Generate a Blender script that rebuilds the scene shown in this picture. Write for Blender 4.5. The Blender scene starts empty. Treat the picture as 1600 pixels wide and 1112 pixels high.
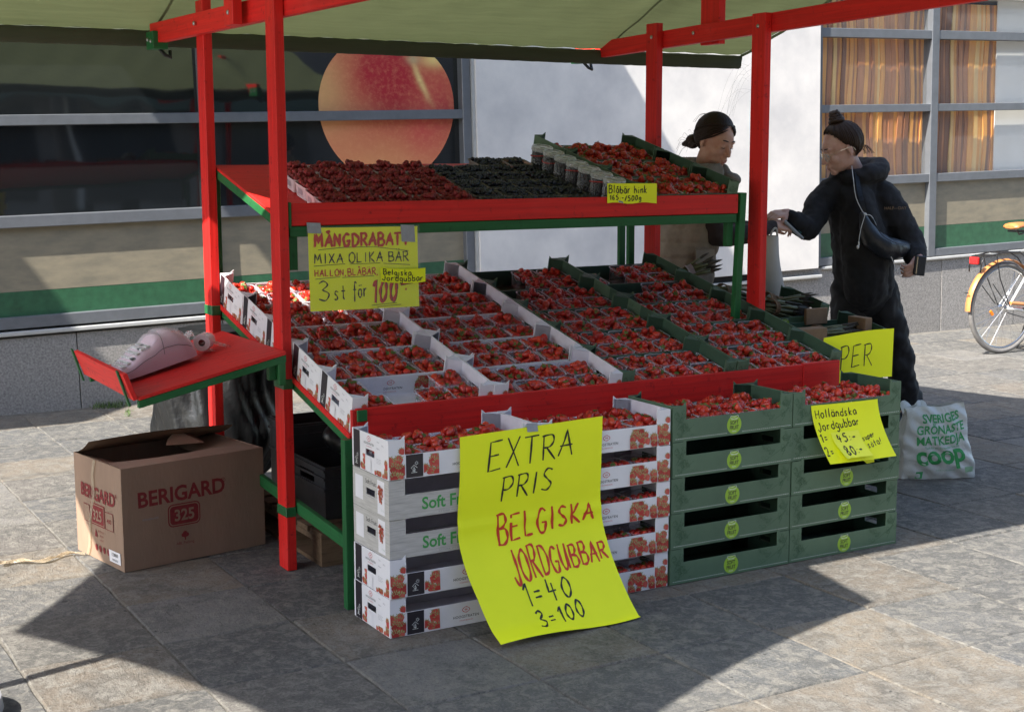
import bpy, math, random
import numpy as np
from mathutils import Vector, Matrix
random.seed(7)
SC = bpy.context.scene
COL = SC.collection

# ------------------------------------------------------------------ camera
CAM_F, CAM_YAW, CAM_PITCH, CAM_ROLL = 2207.0, .5266, .141, -.0027
CAM_POS = (-2.011, -4.304, 1.666)
_fw = Vector((math.sin(CAM_YAW)*math.cos(CAM_PITCH), math.cos(CAM_YAW)*math.cos(CAM_PITCH), -math.sin(CAM_PITCH)))
_rt = Vector((math.cos(CAM_YAW), -math.sin(CAM_YAW), 0))
_up = _rt.cross(_fw)
_r2 = _rt*math.cos(CAM_ROLL) + _up*math.sin(CAM_ROLL)
_u2 = -_rt*math.sin(CAM_ROLL) + _up*math.cos(CAM_ROLL)
cd = bpy.data.cameras.new('camera'); cam = bpy.data.objects.new('camera', cd); COL.objects.link(cam)
cd.sensor_width = 36; cd.lens = CAM_F/1600*36; cd.clip_start = .05; cd.clip_end = 400
cam.matrix_world = Matrix(((_r2.x, _u2.x, -_fw.x, CAM_POS[0]), (_r2.y, _u2.y, -_fw.y, CAM_POS[1]),
                           (_r2.z, _u2.z, -_fw.z, CAM_POS[2]), (0, 0, 0, 1)))
SC.camera = cam

def pix(p):
    d = Vector(p) - Vector(CAM_POS); w = d.dot(_fw)
    if w < .1: return None
    return 800 + CAM_F*d.dot(_r2)/w, 556 - CAM_F*d.dot(_u2)/w

# ------------------------------------------------------------------ light
SUNV = Vector((-.97, -.25, 1.0))          # towards the sun
SHA = (.97, .25)                          # shadow offset per metre of height
world = bpy.data.worlds.new('World'); SC.world = world; world.use_nodes = True
wn = world.node_tree.nodes; wl = world.node_tree.links
sky = wn.new('ShaderNodeTexSky'); sky.sky_type = 'NISHITA'; sky.sun_disc = False
sky.sun_elevation = math.atan2(1, math.hypot(*SHA)); sky.sun_rotation = math.atan2(SUNV.x, SUNV.y)
sky.air_density = 1.0; sky.dust_density = 1.5; sky.ozone_density = 1.0
wl.new(sky.outputs[0], wn['Background'].inputs[0]); wn['Background'].inputs[1].default_value = .115
sd = bpy.data.lights.new('sun', 'SUN'); sun = bpy.data.objects.new('sun', sd); COL.objects.link(sun)
sd.energy = 4.2; sd.angle = math.radians(.55); sd.color = (1, .94, .86)
sun.rotation_euler = SUNV.to_track_quat('Z', 'Y').to_euler(); sun.location = (-8, -4, 9)
SC.view_settings.view_transform = 'Standard'; SC.view_settings.look = 'None'
SC.view_settings.gamma = 1; SC.view_settings.use_curve_mapping = False
SC.view_settings.exposure = 1.76
SC.cycles.max_bounces = 8; SC.cycles.transparent_max_bounces = 24
SC.cycles.sample_clamp_indirect = 6
try: SC.cycles.use_denoising = True
except Exception: pass

# ------------------------------------------------------------------ materials
MATS = {}
def mat(name, col, rough=.6, noise=None, bump=None, metal=0, spec=.5, coat=0, vary=0, alpha=1, trans=0, emit=None, stretch=None, coords='Object'):
    """principled material; noise=(scale, amount[, second colour]) ; bump=(scale, strength)"""
    if name in MATS: return MATS[name]
    m = bpy.data.materials.new(name); m.use_nodes = True; MATS[name] = m
    nt = m.node_tree; N = nt.nodes; L = nt.links; b = N['Principled BSDF']
    c = (*col, 1)
    b.inputs['Base Color'].default_value = c; b.inputs['Roughness'].default_value = rough
    b.inputs['Metallic'].default_value = metal; b.inputs['Specular IOR Level'].default_value = spec
    if coat: b.inputs['Coat Weight'].default_value = coat; b.inputs['Coat Roughness'].default_value = .15
    if trans: b.inputs['Transmission Weight'].default_value = trans
    b.inputs['Alpha'].default_value = alpha
    src = None
    if noise or bump:
        tc = N.new('ShaderNodeTexCoord'); mp = N.new('ShaderNodeMapping')
        L.new(tc.outputs[coords], mp.inputs[0])
        if stretch: mp.inputs['Scale'].default_value = stretch
    if noise:
        n = N.new('ShaderNodeTexNoise'); n.inputs['Scale'].default_value = noise[0]; n.inputs['Detail'].default_value = 6
        n.inputs['Roughness'].default_value = .62
        L.new(mp.outputs[0], n.inputs[0])
        r = N.new('ShaderNodeMapRange'); r.inputs[1].default_value = .3; r.inputs[2].default_value = .7
        L.new(n.outputs[0], r.inputs[0])
        mx = N.new('ShaderNodeMix'); mx.data_type = 'RGBA'
        L.new(r.outputs[0], mx.inputs[0])
        a = noise[1]
        c2 = noise[2] if len(noise) > 2 else tuple(v*(1-a) for v in col)
        mx.inputs[6].default_value = (*[min(1, v*(1+a*.6)) for v in col], 1); mx.inputs[7].default_value = (*c2, 1)
        src = mx.outputs[2]; L.new(src, b.inputs['Base Color'])
        rr = N.new('ShaderNodeMapRange'); rr.inputs[3].default_value = max(0, rough-.08); rr.inputs[4].default_value = min(1, rough+.1)
        L.new(n.outputs[0], rr.inputs[0]); L.new(rr.outputs[0], b.inputs['Roughness'])
    if vary:
        oi = N.new('ShaderNodeObjectInfo'); hs = N.new('ShaderNodeHueSaturation')
        mr = N.new('ShaderNodeMapRange'); mr.inputs[3].default_value = 1-vary; mr.inputs[4].default_value = 1+vary
        L.new(oi.outputs['Random'], mr.inputs[0]); L.new(mr.outputs[0], hs.inputs['Value'])
        if src: L.new(src, hs.inputs['Color'])
        else: hs.inputs['Color'].default_value = c
        L.new(hs.outputs[0], b.inputs['Base Color'])
    if bump:
        n2 = N.new('ShaderNodeTexNoise'); n2.inputs['Scale'].default_value = bump[0]; n2.inputs['Detail'].default_value = 5
        L.new(mp.outputs[0], n2.inputs[0])
        bp = N.new('ShaderNodeBump'); bp.inputs['Strength'].default_value = bump[1]; bp.inputs['Distance'].default_value = .01
        L.new(n2.outputs[0], bp.inputs['Height']); L.new(bp.outputs[0], b.inputs['Normal'])
    return m

def wood(name, col, dark, rough=.45, bump=.25, vary=.06, spec=.5):
    """painted timber: streaky along the longest local direction is not known, so grain is stretched noise plus worn spots"""
    m = bpy.data.materials.new(name); m.use_nodes = True; nt = m.node_tree; N = nt.nodes; L = nt.links; b = N['Principled BSDF']
    tc = N.new('ShaderNodeTexCoord'); mp = N.new('ShaderNodeMapping'); L.new(tc.outputs['UV'], mp.inputs[0])
    mp.inputs['Scale'].default_value = (2.2, 60, 1)
    n = N.new('ShaderNodeTexNoise'); n.inputs['Scale'].default_value = 1.0; n.inputs['Detail'].default_value = 7; n.inputs['Roughness'].default_value = .6; n.inputs['Distortion'].default_value = .6
    L.new(mp.outputs[0], n.inputs[0])
    n3 = N.new('ShaderNodeTexNoise'); n3.inputs['Scale'].default_value = 5; n3.inputs['Detail'].default_value = 4
    L.new(tc.outputs['Object'], n3.inputs[0])
    vo = N.new('ShaderNodeTexVoronoi'); vo.inputs['Scale'].default_value = 4.5; mp2 = N.new('ShaderNodeMapping'); L.new(tc.outputs['UV'], mp2.inputs[0]); mp2.inputs['Scale'].default_value = (1, 3.2, 1)
    L.new(mp2.outputs[0], vo.inputs[0])
    kn = N.new('ShaderNodeMapRange'); kn.inputs[1].default_value = .03; kn.inputs[2].default_value = .075; kn.inputs[3].default_value = .7; kn.inputs[4].default_value = 0
    L.new(vo.outputs['Distance'], kn.inputs[0])
    r = N.new('ShaderNodeMapRange'); r.inputs[1].default_value = .34; r.inputs[2].default_value = .72; L.new(n.outputs[0], r.inputs[0])
    mx = N.new('ShaderNodeMix'); mx.data_type = 'RGBA'; L.new(r.outputs[0], mx.inputs[0])
    mx.inputs[6].default_value = (*col, 1); mx.inputs[7].default_value = (*[c*.62+d*.38 for c, d in zip(col, dark)], 1)
    mk = N.new('ShaderNodeMix'); mk.data_type = 'RGBA'; L.new(kn.outputs[0], mk.inputs[0]); L.new(mx.outputs[2], mk.inputs[6]); mk.inputs[7].default_value = (*dark, 1)
    r2 = N.new('ShaderNodeMapRange'); r2.inputs[1].default_value = .6; r2.inputs[2].default_value = .8; r2.inputs[4].default_value = .35; L.new(n3.outputs[0], r2.inputs[0])
    mw = N.new('ShaderNodeMix'); mw.data_type = 'RGBA'; L.new(r2.outputs[0], mw.inputs[0]); L.new(mk.outputs[2], mw.inputs[6])
    mw.inputs[7].default_value = (*[min(1, c*1.05+.045) for c in col], 1)
    n4 = N.new('ShaderNodeTexNoise'); n4.inputs['Scale'].default_value = 26; n4.inputs['Detail'].default_value = 6; n4.inputs['Roughness'].default_value = .75; L.new(tc.outputs['Object'], n4.inputs[0])
    r4 = N.new('ShaderNodeMapRange'); r4.inputs[1].default_value = .585; r4.inputs[2].default_value = .68; r4.inputs[4].default_value = .6; L.new(n4.outputs[0], r4.inputs[0])
    mg = N.new('ShaderNodeMix'); mg.data_type = 'RGBA'; L.new(r4.outputs[0], mg.inputs[0]); L.new(mw.outputs[2], mg.inputs[6]); mg.inputs[7].default_value = (*dark, 1); mw = mg
    hs = N.new('ShaderNodeHueSaturation'); oi = N.new('ShaderNodeObjectInfo'); mr = N.new('ShaderNodeMapRange')
    mr.inputs[3].default_value = 1-vary; mr.inputs[4].default_value = 1+vary; L.new(oi.outputs['Random'], mr.inputs[0]); L.new(mr.outputs[0], hs.inputs['Value'])
    L.new(mw.outputs[2], hs.inputs['Color']); L.new(hs.outputs[0], b.inputs['Base Color'])
    b.inputs['Roughness'].default_value = rough; b.inputs['Specular IOR Level'].default_value = spec
    bp = N.new('ShaderNodeBump'); bp.inputs['Strength'].default_value = bump; bp.inputs['Distance'].default_value = .004
    L.new(n.outputs[0], bp.inputs['Height']); L.new(bp.outputs[0], b.inputs['Normal'])
    MATS[name] = m; return m

M_RED = wood('red_paint', (.74, .021, .017), (.17, .006, .008), .5, .35, .10, .3)
M_GREEN = wood('green_paint', (.018, .135, .040), (.008, .045, .016), .5, .35, .10, .3)

def clear_mat(name, tint=(1, 1, 1), rough=.08, body=.1, col=(.8, .8, .82)):
    """thin clear plastic: mostly see-through with a sheen"""
    m = bpy.data.materials.new(name); m.use_nodes = True; nt = m.node_tree; N = nt.nodes; L = nt.links
    out = N['Material Output']; b = N['Principled BSDF']; b.inputs['Base Color'].default_value = (*col, 1); b.inputs['Roughness'].default_value = rough
    t = N.new('ShaderNodeBsdfTransparent'); t.inputs[0].default_value = (*tint, 1)
    lw = N.new('ShaderNodeLayerWeight'); lw.inputs['Blend'].default_value = .35
    mr = N.new('ShaderNodeMapRange'); mr.inputs[3].default_value = body; mr.inputs[4].default_value = min(1, body+(.55 if body > 0 else .3)); L.new(lw.outputs['Facing'], mr.inputs[0])
    mx = N.new('ShaderNodeMixShader'); L.new(mr.outputs[0], mx.inputs[0]); L.new(t.outputs[0], mx.inputs[1]); L.new(b.outputs[0], mx.inputs[2]); L.new(mx.outputs[0], out.inputs[0])
    MATS[name] = m; return m

# ------------------------------------------------------------------ mesh building
class MB:
    def __init__(s, M=None): s.v = []; s.f = []; s.m = []; s.uv = []; s.mats = []; s.M = M
    def mi(s, m):
        if m not in s.mats: s.mats.append(m)
        return s.mats.index(m)
    def add(s, vs, fs, m, uvs=None):
        o = len(s.v)
        for p in vs:
            p = Vector(p)
            if s.M is not None: p = s.M @ p
            s.v.append(tuple(p))
        k = s.mi(m)
        for i, f in enumerate(fs):
            s.f.append([o+a for a in f]); s.m.append(k)
            s.uv.append(uvs[i] if uvs else [(0, 0)]*len(f))
    def box(s, x0, y0, z0, x1, y1, z1, m, M=None, off=None):
        d = (x1-x0, y1-y0, z1-z0); ax = max(range(3), key=lambda i: abs(d[i]))
        c = [(x0, y0, z0), (x1, y0, z0), (x1, y1, z0), (x0, y1, z0), (x0, y0, z1), (x1, y0, z1), (x1, y1, z1), (x0, y1, z1)]
        f = [(0, 3, 2, 1), (4, 5, 6, 7), (0, 1, 5, 4), (1, 2, 6, 5), (2, 3, 7, 6), (3, 0, 4, 7)]
        o1 = random.random()*9; o2 = random.random()*9; uvs = []
        for q in f:
            u = []
            for i in q:
                p = c[i]; oth = [p[k] for k in range(3) if k != ax]
                u.append((p[ax]+o1, oth[0]+oth[1]+o2))
            uvs.append(u)
        if M is not None: c = [tuple(M @ Vector(p)) for p in c]
        s.add(c, f, m, uvs)
    def bar(s, p, q, w, h, m, up=(0, 0, 1)):
        """rectangular bar from p to q, w wide, h tall"""
        p = Vector(p); q = Vector(q); d = q-p; L = d.length; d.normalize(); r = d.cross(Vector(up)).normalized(); u = r.cross(d)
        M = Matrix(((d.x, r.x, u.x, p.x), (d.y, r.y, u.y, p.y), (d.z, r.z, u.z, p.z), (0, 0, 0, 1)))
        s.box(0, -w/2, -h/2, L, w/2, h/2, m, M)
    def quad(s, a, b, c, d, m): s.add([a, b, c, d], [(0, 1, 2, 3)], m, [[(0, 0), (1, 0), (1, 1), (0, 1)]])
    def poly(s, pts, m): s.add(pts, [tuple(range(len(pts)))], m)
    def tube(s, pts, r, m, seg=8, cap=True, flat=1):
        pts = [Vector(p) for p in pts]; n = len(pts); rs = r if isinstance(r, (list, tuple)) else [r]*n
        vs = []; fs = []; ref = Vector((0, 0, 1)); t0 = (pts[1]-pts[0]).normalized()
        if abs(t0.dot(ref)) > .9: ref = Vector((1, 0, 0))
        for i, p in enumerate(pts):
            t = (pts[min(i+1, n-1)]-pts[max(i-1, 0)]).normalized(); a = t.cross(ref).normalized(); b = a.cross(t).normalized(); ref = b
            for k in range(seg):
                an = 2*math.pi*k/seg; vs.append(p+a*math.cos(an)*rs[i]+b*math.sin(an)*rs[i]*flat)
        for i in range(n-1):
            for k in range(seg):
                k2 = (k+1) % seg; fs.append((i*seg+k, i*seg+k2, (i+1)*seg+k2, (i+1)*seg+k))
        if cap: fs.append(tuple(range(seg))[::-1]); fs.append(tuple((n-1)*seg+k for k in range(seg)))
        s.add(vs, fs, m)
    def lathe(s, prof, m, seg=16, c=(0, 0, 0), M=None, sx=1, sy=1):
        vs = []; fs = []; n = len(prof)
        for (r, z) in prof:
            for k in range(seg):
                a = 2*math.pi*k/seg; vs.append((c[0]+r*sx*math.cos(a), c[1]+r*sy*math.sin(a), c[2]+z))
        for i in range(n-1):
            for k in range(seg):
                k2 = (k+1) % seg; fs.append((i*seg+k, i*seg+k2, (i+1)*seg+k2, (i+1)*seg+k))
        fs.append(tuple(range(seg))[::-1]); fs.append(tuple((n-1)*seg+k for k in range(seg)))
        if M is not None: vs = [tuple(M @ Vector(p)) for p in vs]
        s.add(vs, fs, m)
    def ell(s, c, r, m, seg=12, ring=8, M=None):
        prof = [(max(1e-4, math.sin(math.pi*i/ring)), -math.cos(math.pi*i/ring)) for i in range(ring+1)]
        T = Matrix.Translation(c) @ (M if M is not None else Matrix()) @ Matrix.Diagonal((*r, 1))
        s.lathe(prof, m, seg, M=T)
    def grid(s, P, nu, nv, m, uvscale=(1, 1)):
        vs = [P(i/nu, j/nv) for j in range(nv+1) for i in range(nu+1)]; fs = []; uv = []
        for j in range(nv):
            for i in range(nu):
                a = j*(nu+1)+i; fs.append((a, a+1, a+nu+2, a+nu+1))
                uv.append([(i/nu*uvscale[0], j/nv*uvscale[1]), ((i+1)/nu*uvscale[0], j/nv*uvscale[1]), ((i+1)/nu*uvscale[0], (j+1)/nv*uvscale[1]), (i/nu*uvscale[0], (j+1)/nv*uvscale[1])])
        s.add(vs, fs, m, uv)
    def mesh(s, name, smooth=False):
        me = bpy.data.meshes.new(name); me.from_pydata(s.v, [], s.f); 
        for m in s.mats: me.materials.append(m)
        me.polygons.foreach_set('material_index', s.m)
        ul = me.uv_layers.new(name='UVMap'); fl = [c for u in s.uv for p in u for c in p]; ul.data.foreach_set('uv', fl)
        if smooth is True: me.shade_smooth()
        me.update(); 
        if smooth == 'auto':
            me.shade_smooth(); me.set_sharp_from_angle(angle=math.radians(40))
        return me
def link(name, data, parent=None, loc=None, rot=None, M=None, label=None):
    o = bpy.data.objects.new(name, data); COL.objects.link(o)
    if parent: o.parent = parent
    if loc is not None: o.location = loc
    if rot is not None: o.rotation_euler = rot
    if M is not None: o.matrix_local = M
    if label: o['label'] = label
    return o
def put(name, mb, parent=None, world=True, smooth=False, bevel=0, label=None):
    """mb in world coordinates (world=True: shifted back by the parent's location) or in the parent's frame"""
    o = link(name, mb.mesh(name, smooth), parent, label=label)
    if parent and world: o.location = -parent.location
    if bevel:
        b = o.modifiers.new('bevel', 'BEVEL'); b.width = bevel; b.segments = 1; b.limit_method = 'ANGLE'; b.angle_limit = .6
    return o
def thing(name, label, cat, loc=(0, 0, 0), rz=0, group=None, M=None):
    o = bpy.data.objects.new(name, None); COL.objects.link(o); o.empty_display_size = .1
    o.location = loc; o.rotation_euler = (0, 0, rz)
    if M is not None: o.matrix_local = M
    return tag(o, label, cat, group)
def tag(o, label, cat, group=None):
    o['label'] = label; o['category'] = cat
    if group: o['group'] = group
    return o
def dup(o, parent=None):
    c = o.copy(); COL.objects.link(c)
    if parent: c.parent = parent
    for ch in list(o.children): dup(ch, c)
    return c

# ------------------------------------------------------------------ lettering
_fc = {}
def text_polys(txt, size=1.0, bold=0.0, sx=1.0, spacing=1.0):
    """flat mesh of a line of print, centred on x, baseline at 0"""
    k = (txt, bold, spacing)
    if k not in _fc:
        cu = bpy.data.curves.new('t', 'FONT'); cu.body = txt; cu.align_x = 'CENTER'; cu.size = 1; cu.offset = bold; cu.space_character = spacing; cu.resolution_u = 3
        ob = bpy.data.objects.new('t', cu); COL.objects.link(ob); bpy.context.view_layer.update()
        me = bpy.data.meshes.new_from_object(ob.evaluated_get(bpy.context.evaluated_depsgraph_get()))
        _fc[k] = ([tuple(v.co) for v in me.vertices], [tuple(p.vertices) for p in me.polygons])
        bpy.data.objects.remove(ob); bpy.data.curves.remove(cu); bpy.data.meshes.remove(me)
    v, f = _fc[k]
    return [(p[0]*size*sx, p[1]*size) for p in v], f
def print_text(mb, P, txt, x, y, size, m, bold=0.0, sx=1.0, spacing=1.0, rot=0):
    """P maps flat (x,y) to 3-D; adds a line of print centred at x"""
    v, f = text_polys(txt, size, bold, sx, spacing); c, s = math.cos(rot), math.sin(rot)
    mb.add([P(x+a*c-b*s, y+a*s+b*c) for a, b in v], f, m)

# hand lettering: strokes in a box 0..1 wide, 0..1 high; a leading 1 marks a smoothed stroke
G = {
'A': [[(0, 0), (.35, .6), (.5, 1), (.62, .6), (.85, -.02)], [(.08, .38), (.85, .4)]],
'B': [[(.12, 0), (.1, .5), (.12, 1)], [1, (.0, .97), (.55, 1), (.7, .78), (.5, .57), (.15, .52)], [1, (.15, .52), (.7, .48), (.82, .2), (.5, .0), (.02, .02)]],
'C': [[1, (.8, .85), (.45, 1), (.1, .6), (.2, .1), (.55, 0), (.85, .18)]],
'D': [[(.12, 0), (.1, .98)], [1, (.0, .97), (.5, .95), (.85, .55), (.6, .1), (.05, 0)]],
'E': [[(.8, 1), (.12, .96), (.05, 0), (.75, .06)], [(.1, .5), (.62, .53)]],
'G': [[1, (.75, .88), (.4, 1), (.08, .55), (.25, .05), (.62, .05), (.8, .4)], [(.45, .42), (.85, .42)]],
'H': [[(.08, 1), (.1, 0)], [(.75, 1), (.72, 0)], [(.1, .52), (.75, .5)]],
'I': [[(.25, 1), (.22, 0)]],
'J': [[1, (.5, 1), (.62, .55), (.5, .05), (.25, -.05), (.05, .2)]],
'K': [[(.1, 1), (.1, 0)], [(.7, 1), (.12, .45), (.75, 0)]],
'L': [[(.12, 1), (.1, .02), (.7, .06)]],
'M': [[(.0, 0), (.1, 1), (.42, .3), (.75, 1), (.88, 0)]],
'N': [[(.05, 0), (.08, 1), (.68, .02), (.72, 1)]],
'O': [[1, (.45, 1), (.1, .75), (.08, .25), (.42, 0), (.8, .25), (.82, .75), (.5, 1), (.4, .98)]],
'P': [[(.12, -.02), (.1, 1)], [1, (.0, .97), (.6, 1), (.75, .72), (.5, .48), (.14, .46)]],
'R': [[(.12, 0), (.1, 1)], [1, (.0, .97), (.6, 1), (.72, .75), (.5, .53), (.14, .5)], [(.3, .5), (.85, -.02)]],
'S': [[1, (.7, .92), (.35, 1), (.12, .75), (.4, .52), (.7, .28), (.45, .02), (.05, .08)]],
'T': [[(.0, .98), (.85, 1)], [(.42, .98), (.38, 0)]],
'U': [[1, (.08, 1), (.08, .3), (.35, 0), (.65, .25), (.72, 1)], [(.72, 1), (.76, .02)]],
'X': [[(.05, 1), (.75, 0)], [(.75, 1), (.02, 0)]],
'a': [[1, (.62, .5), (.3, .58), (.08, .3), (.25, .02), (.55, .12), (.62, .5)], [(.62, .55), (.68, .0)]],
'b': [[(.1, 1), (.1, 0)], [1, (.1, .42), (.4, .55), (.65, .28), (.4, 0), (.1, .05)]],
'd': [[(.62, 1), (.6, 0)], [1, (.6, .45), (.3, .55), (.05, .25), (.3, 0), (.6, .1)]],
'e': [[1, (.08, .3), (.6, .34), (.5, .56), (.2, .52), (.06, .22), (.3, 0), (.62, .1)]],
'f': [[1, (.6, .9), (.4, 1.02), (.28, .8), (.26, .3), (.22, -.3)], [(.02, .5), (.55, .5)]],
'g': [[1, (.6, .5), (.3, .58), (.08, .3), (.3, .04), (.58, .15)], [1, (.6, .55), (.62, -.2), (.35, -.42), (.08, -.3)]],
'h': [[(.1, 1), (.1, 0)], [1, (.1, .35), (.38, .55), (.58, .35), (.6, 0)]],
'i': [[(.2, .5), (.2, 0)], [(.2, .72), (.22, .77)]],
'j': [[1, (.25, .5), (.25, -.3), (.05, -.4)], [(.25, .7), (.26, .76)]],
'k': [[(.1, 1), (.1, 0)], [(.55, .55), (.12, .25), (.58, 0)]],
'l': [[(.2, 1), (.18, 0)]],
'n': [[(.1, .55), (.1, 0)], [1, (.1, .35), (.35, .55), (.55, .38), (.58, 0)]],
'o': [[1, (.3, .55), (.07, .4), (.1, .1), (.35, 0), (.58, .2), (.52, .48), (.3, .55)]],
'p': [[(.1, .55), (.08, -.4)], [1, (.1, .42), (.4, .55), (.62, .28), (.4, 0), (.1, .08)]],
'r': [[(.1, .55), (.1, 0)], [1, (.1, .32), (.3, .52), (.5, .5)]],
's': [[1, (.5, .5), (.25, .56), (.12, .4), (.42, .2), (.3, 0), (.05, .05)]],
't': [[(.25, .9), (.25, .1), (.4, 0)], [(.02, .55), (.5, .57)]],
'u': [[1, (.08, .55), (.1, .1), (.35, 0), (.55, .2), (.58, .55)], [(.58, .55), (.6, 0)]],
'0': [[1, (.4, 1), (.1, .6), (.12, .2), (.35, 0), (.65, .3), (.65, .75), (.4, 1)]],
'1': [[(.05, .72), (.32, 1), (.3, 0)]],
'2': [[1, (.05, .75), (.3, 1), (.6, .8), (.45, .4), (.05, .02)], [(.05, .02), (.65, .06)]],
'3': [[1, (.05, .88), (.35, 1), (.6, .8), (.25, .55)], [1, (.25, .55), (.68, .35), (.45, .02), (.02, .1)]],
'4': [[(.15, 1), (.1, .42), (.65, .46)], [(.45, .8), (.42, 0)]],
'5': [[(.6, .98), (.15, .95), (.12, .58)], [1, (.12, .58), (.55, .55), (.6, .2), (.3, 0), (.02, .08)]],
'6': [[1, (.55, .95), (.2, .7), (.08, .25), (.35, 0), (.6, .22), (.4, .45), (.12, .35)]],
'8': [[1, (.4, .52), (.12, .78), (.38, 1), (.6, .8), (.4, .52), (.1, .22), (.38, 0), (.65, .22), (.4, .52)]],
'=': [[(.05, .55), (.5, .58)], [(.05, .3), (.52, .33)]],
':': [[(.12, .55), (.16, .5)], [(.12, .18), (.16, .13)]],
'-': [[(.0, .42), (.5, .45)]], '/': [[(.0, -.1), (.5, 1.05)]], ',': [[(.15, .08), (.05, -.15)]],
'!': [[(.3, 1), (.2, .3)], [(.17, .08), (.19, .03)]], "'": [[(.2, 1), (.15, .8)]],
}
_W = {'M': 1.0, 'I': .5, 'i': .4, 'l': .38, ' ': .6, ':': .4, ',': .35, '1': .5, '!': .5, "'": .3, 'j': .45, 't': .62, 'J': .75, 'E': .88, 'f': .65, '=': .8, '-': .7, '/': .65}
def _smooth(pts):
    out = []; n = len(pts)
    for i in range(n-1):
        p0 = pts[max(0, i-1)]; p1 = pts[i]; p2 = pts[i+1]; p3 = pts[min(n-1, i+2)]
        for t in (0, .25, .5, .75):
            out.append(tuple(.5*(2*p1[k]+(p2[k]-p0[k])*t+(2*p0[k]-5*p1[k]+4*p2[k]-p3[k])*t*t+(3*p1[k]-p0[k]-3*p2[k]+p3[k])*t**3) for k in (0, 1)))
    out.append(pts[-1]); return out
def ribbon(mb, P, pts, w, m):
    n = len(pts); L = []; R = []
    for i in range(n):
        a = pts[max(0, i-1)]; b = pts[min(n-1, i+1)]; dx, dy = b[0]-a[0], b[1]-a[1]; l = math.hypot(dx, dy) or 1
        ww = w*(.42 if i in (0, n-1) else .5+.16*math.sin(i*1.3+w*900+pts[0][0]*300))
        nx, ny = -dy/l*ww, dx/l*ww
        L.append(P(pts[i][0]+nx, pts[i][1]+ny)); R.append(P(pts[i][0]-nx, pts[i][1]-ny))
    for i in range(n-1): mb.add([R[i], R[i+1], L[i+1], L[i]], [(0, 1, 2, 3)], m)
def fit(mb, P, txt, x0, x1, y, h, w, m, h2=None, slope=0.0, sl=0.0):
    """hand-written line squeezed to run from x0 to x1; the letter height may change from h to h2"""
    hh = lambda ch: .62 if False else 1
    ws = [_W.get({'Å': 'A', 'Ä': 'A', 'Ö': 'O', 'å': 'a', 'ä': 'a', 'ö': 'o'}.get(c, c), .85 if c.isupper() or c.isdigit() else .68)+(.20 if c != ' ' else .0) for c in txt]
    k = (x1-x0)/(sum(ws)-.2); cx = x0; h2 = h2 or h; rr = random.Random(len(txt)*17+int(x0*1000))
    base = {'Å': 'A', 'Ä': 'A', 'Ö': 'O', 'å': 'a', 'ä': 'a', 'ö': 'o'}
    for ch, cw in zip(txt, ws):
        t = (cx-x0)/(x1-x0); H = (h+(h2-h)*t)*(1+rr.uniform(-.07, .07)); g = base.get(ch, ch)
        if ch != ' ':
            strokes = list(G[g]); top = 1.14 if g.isupper() else .74
            if ch in 'ÄÖäö': strokes = strokes + [[(.2, top), (.26, top+.06)], [(.5, top+.02), (.56, top+.08)]]
            if ch in 'Åå': strokes = strokes + [[1, (.4, top+.16), (.3, top+.08), (.4, top), (.5, top+.08), (.4, top+.16)]]
            dy = rr.uniform(-.03, .03)*H
            for st in strokes:
                if st[0] == 1: pts = _smooth(st[1:])
                else:
                    pts = []
                    for i in range(len(st)-1): pts += [tuple(st[i][q]+(st[i+1][q]-st[i][q])*u for q in (0, 1)) for u in (0, .34, .67)]
                    pts.append(st[-1])
                ribbon(mb, P, [(cx+px*k+sl*py*H, y+slope*(cx-x0)+dy+py*H) for px, py in pts], w, m)
        cx += cw*k
def hand(mb, P, txt, x, y, h, w, m, adv=1.0, slope=0.0, xs=1.0, jit=.03, track=.22):
    """hand-written line starting at x,y (baseline), letter height h, pen width w"""
    rr = random.Random(hash(txt) % 1000 if False else len(txt)*31+int(x*1000)); cx = x
    base = {'Å': 'A', 'Ä': 'A', 'Ö': 'O', 'å': 'a', 'ä': 'a', 'ö': 'o'}
    for ch in txt:
        g = base.get(ch, ch); cw = _W.get(g, .85 if g.isupper() or g.isdigit() else .68)*h*xs
        if ch != ' ':
            strokes = list(G[g]); top = 1.12 if g.isupper() else .72
            if ch in 'ÄÖäö': strokes = strokes + [[(.2, top), (.24, top+.06)], [(.5, top+.02), (.54, top+.08)]]
            if ch in 'Åå': strokes = strokes + [[1, (.4, top+.16), (.3, top+.08), (.4, top), (.5, top+.08), (.4, top+.16)]]
            a, b = rr.uniform(-jit, jit), rr.uniform(-jit, jit); sc = 1+rr.uniform(-.08, .08)
            for st in strokes:
                pts = _smooth(st[1:]) if st[0] == 1 else []
                if st[0] != 1:
                    for i in range(len(st)-1):
                        pts += [tuple(st[i][k]+(st[i+1][k]-st[i][k])*t for k in (0, 1)) for t in (0, .34, .67)]
                    pts.append(st[-1])
                q = [(cx+px*h*xs*sc+a*h*.3, y+slope*(cx-x)+(py*sc+b)*h) for px, py in pts]
                ribbon(mb, P, q, w, m)
        cx += (cw+track*h*xs*(.55 if not g.isupper() else .4))*adv
    return cx
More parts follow.
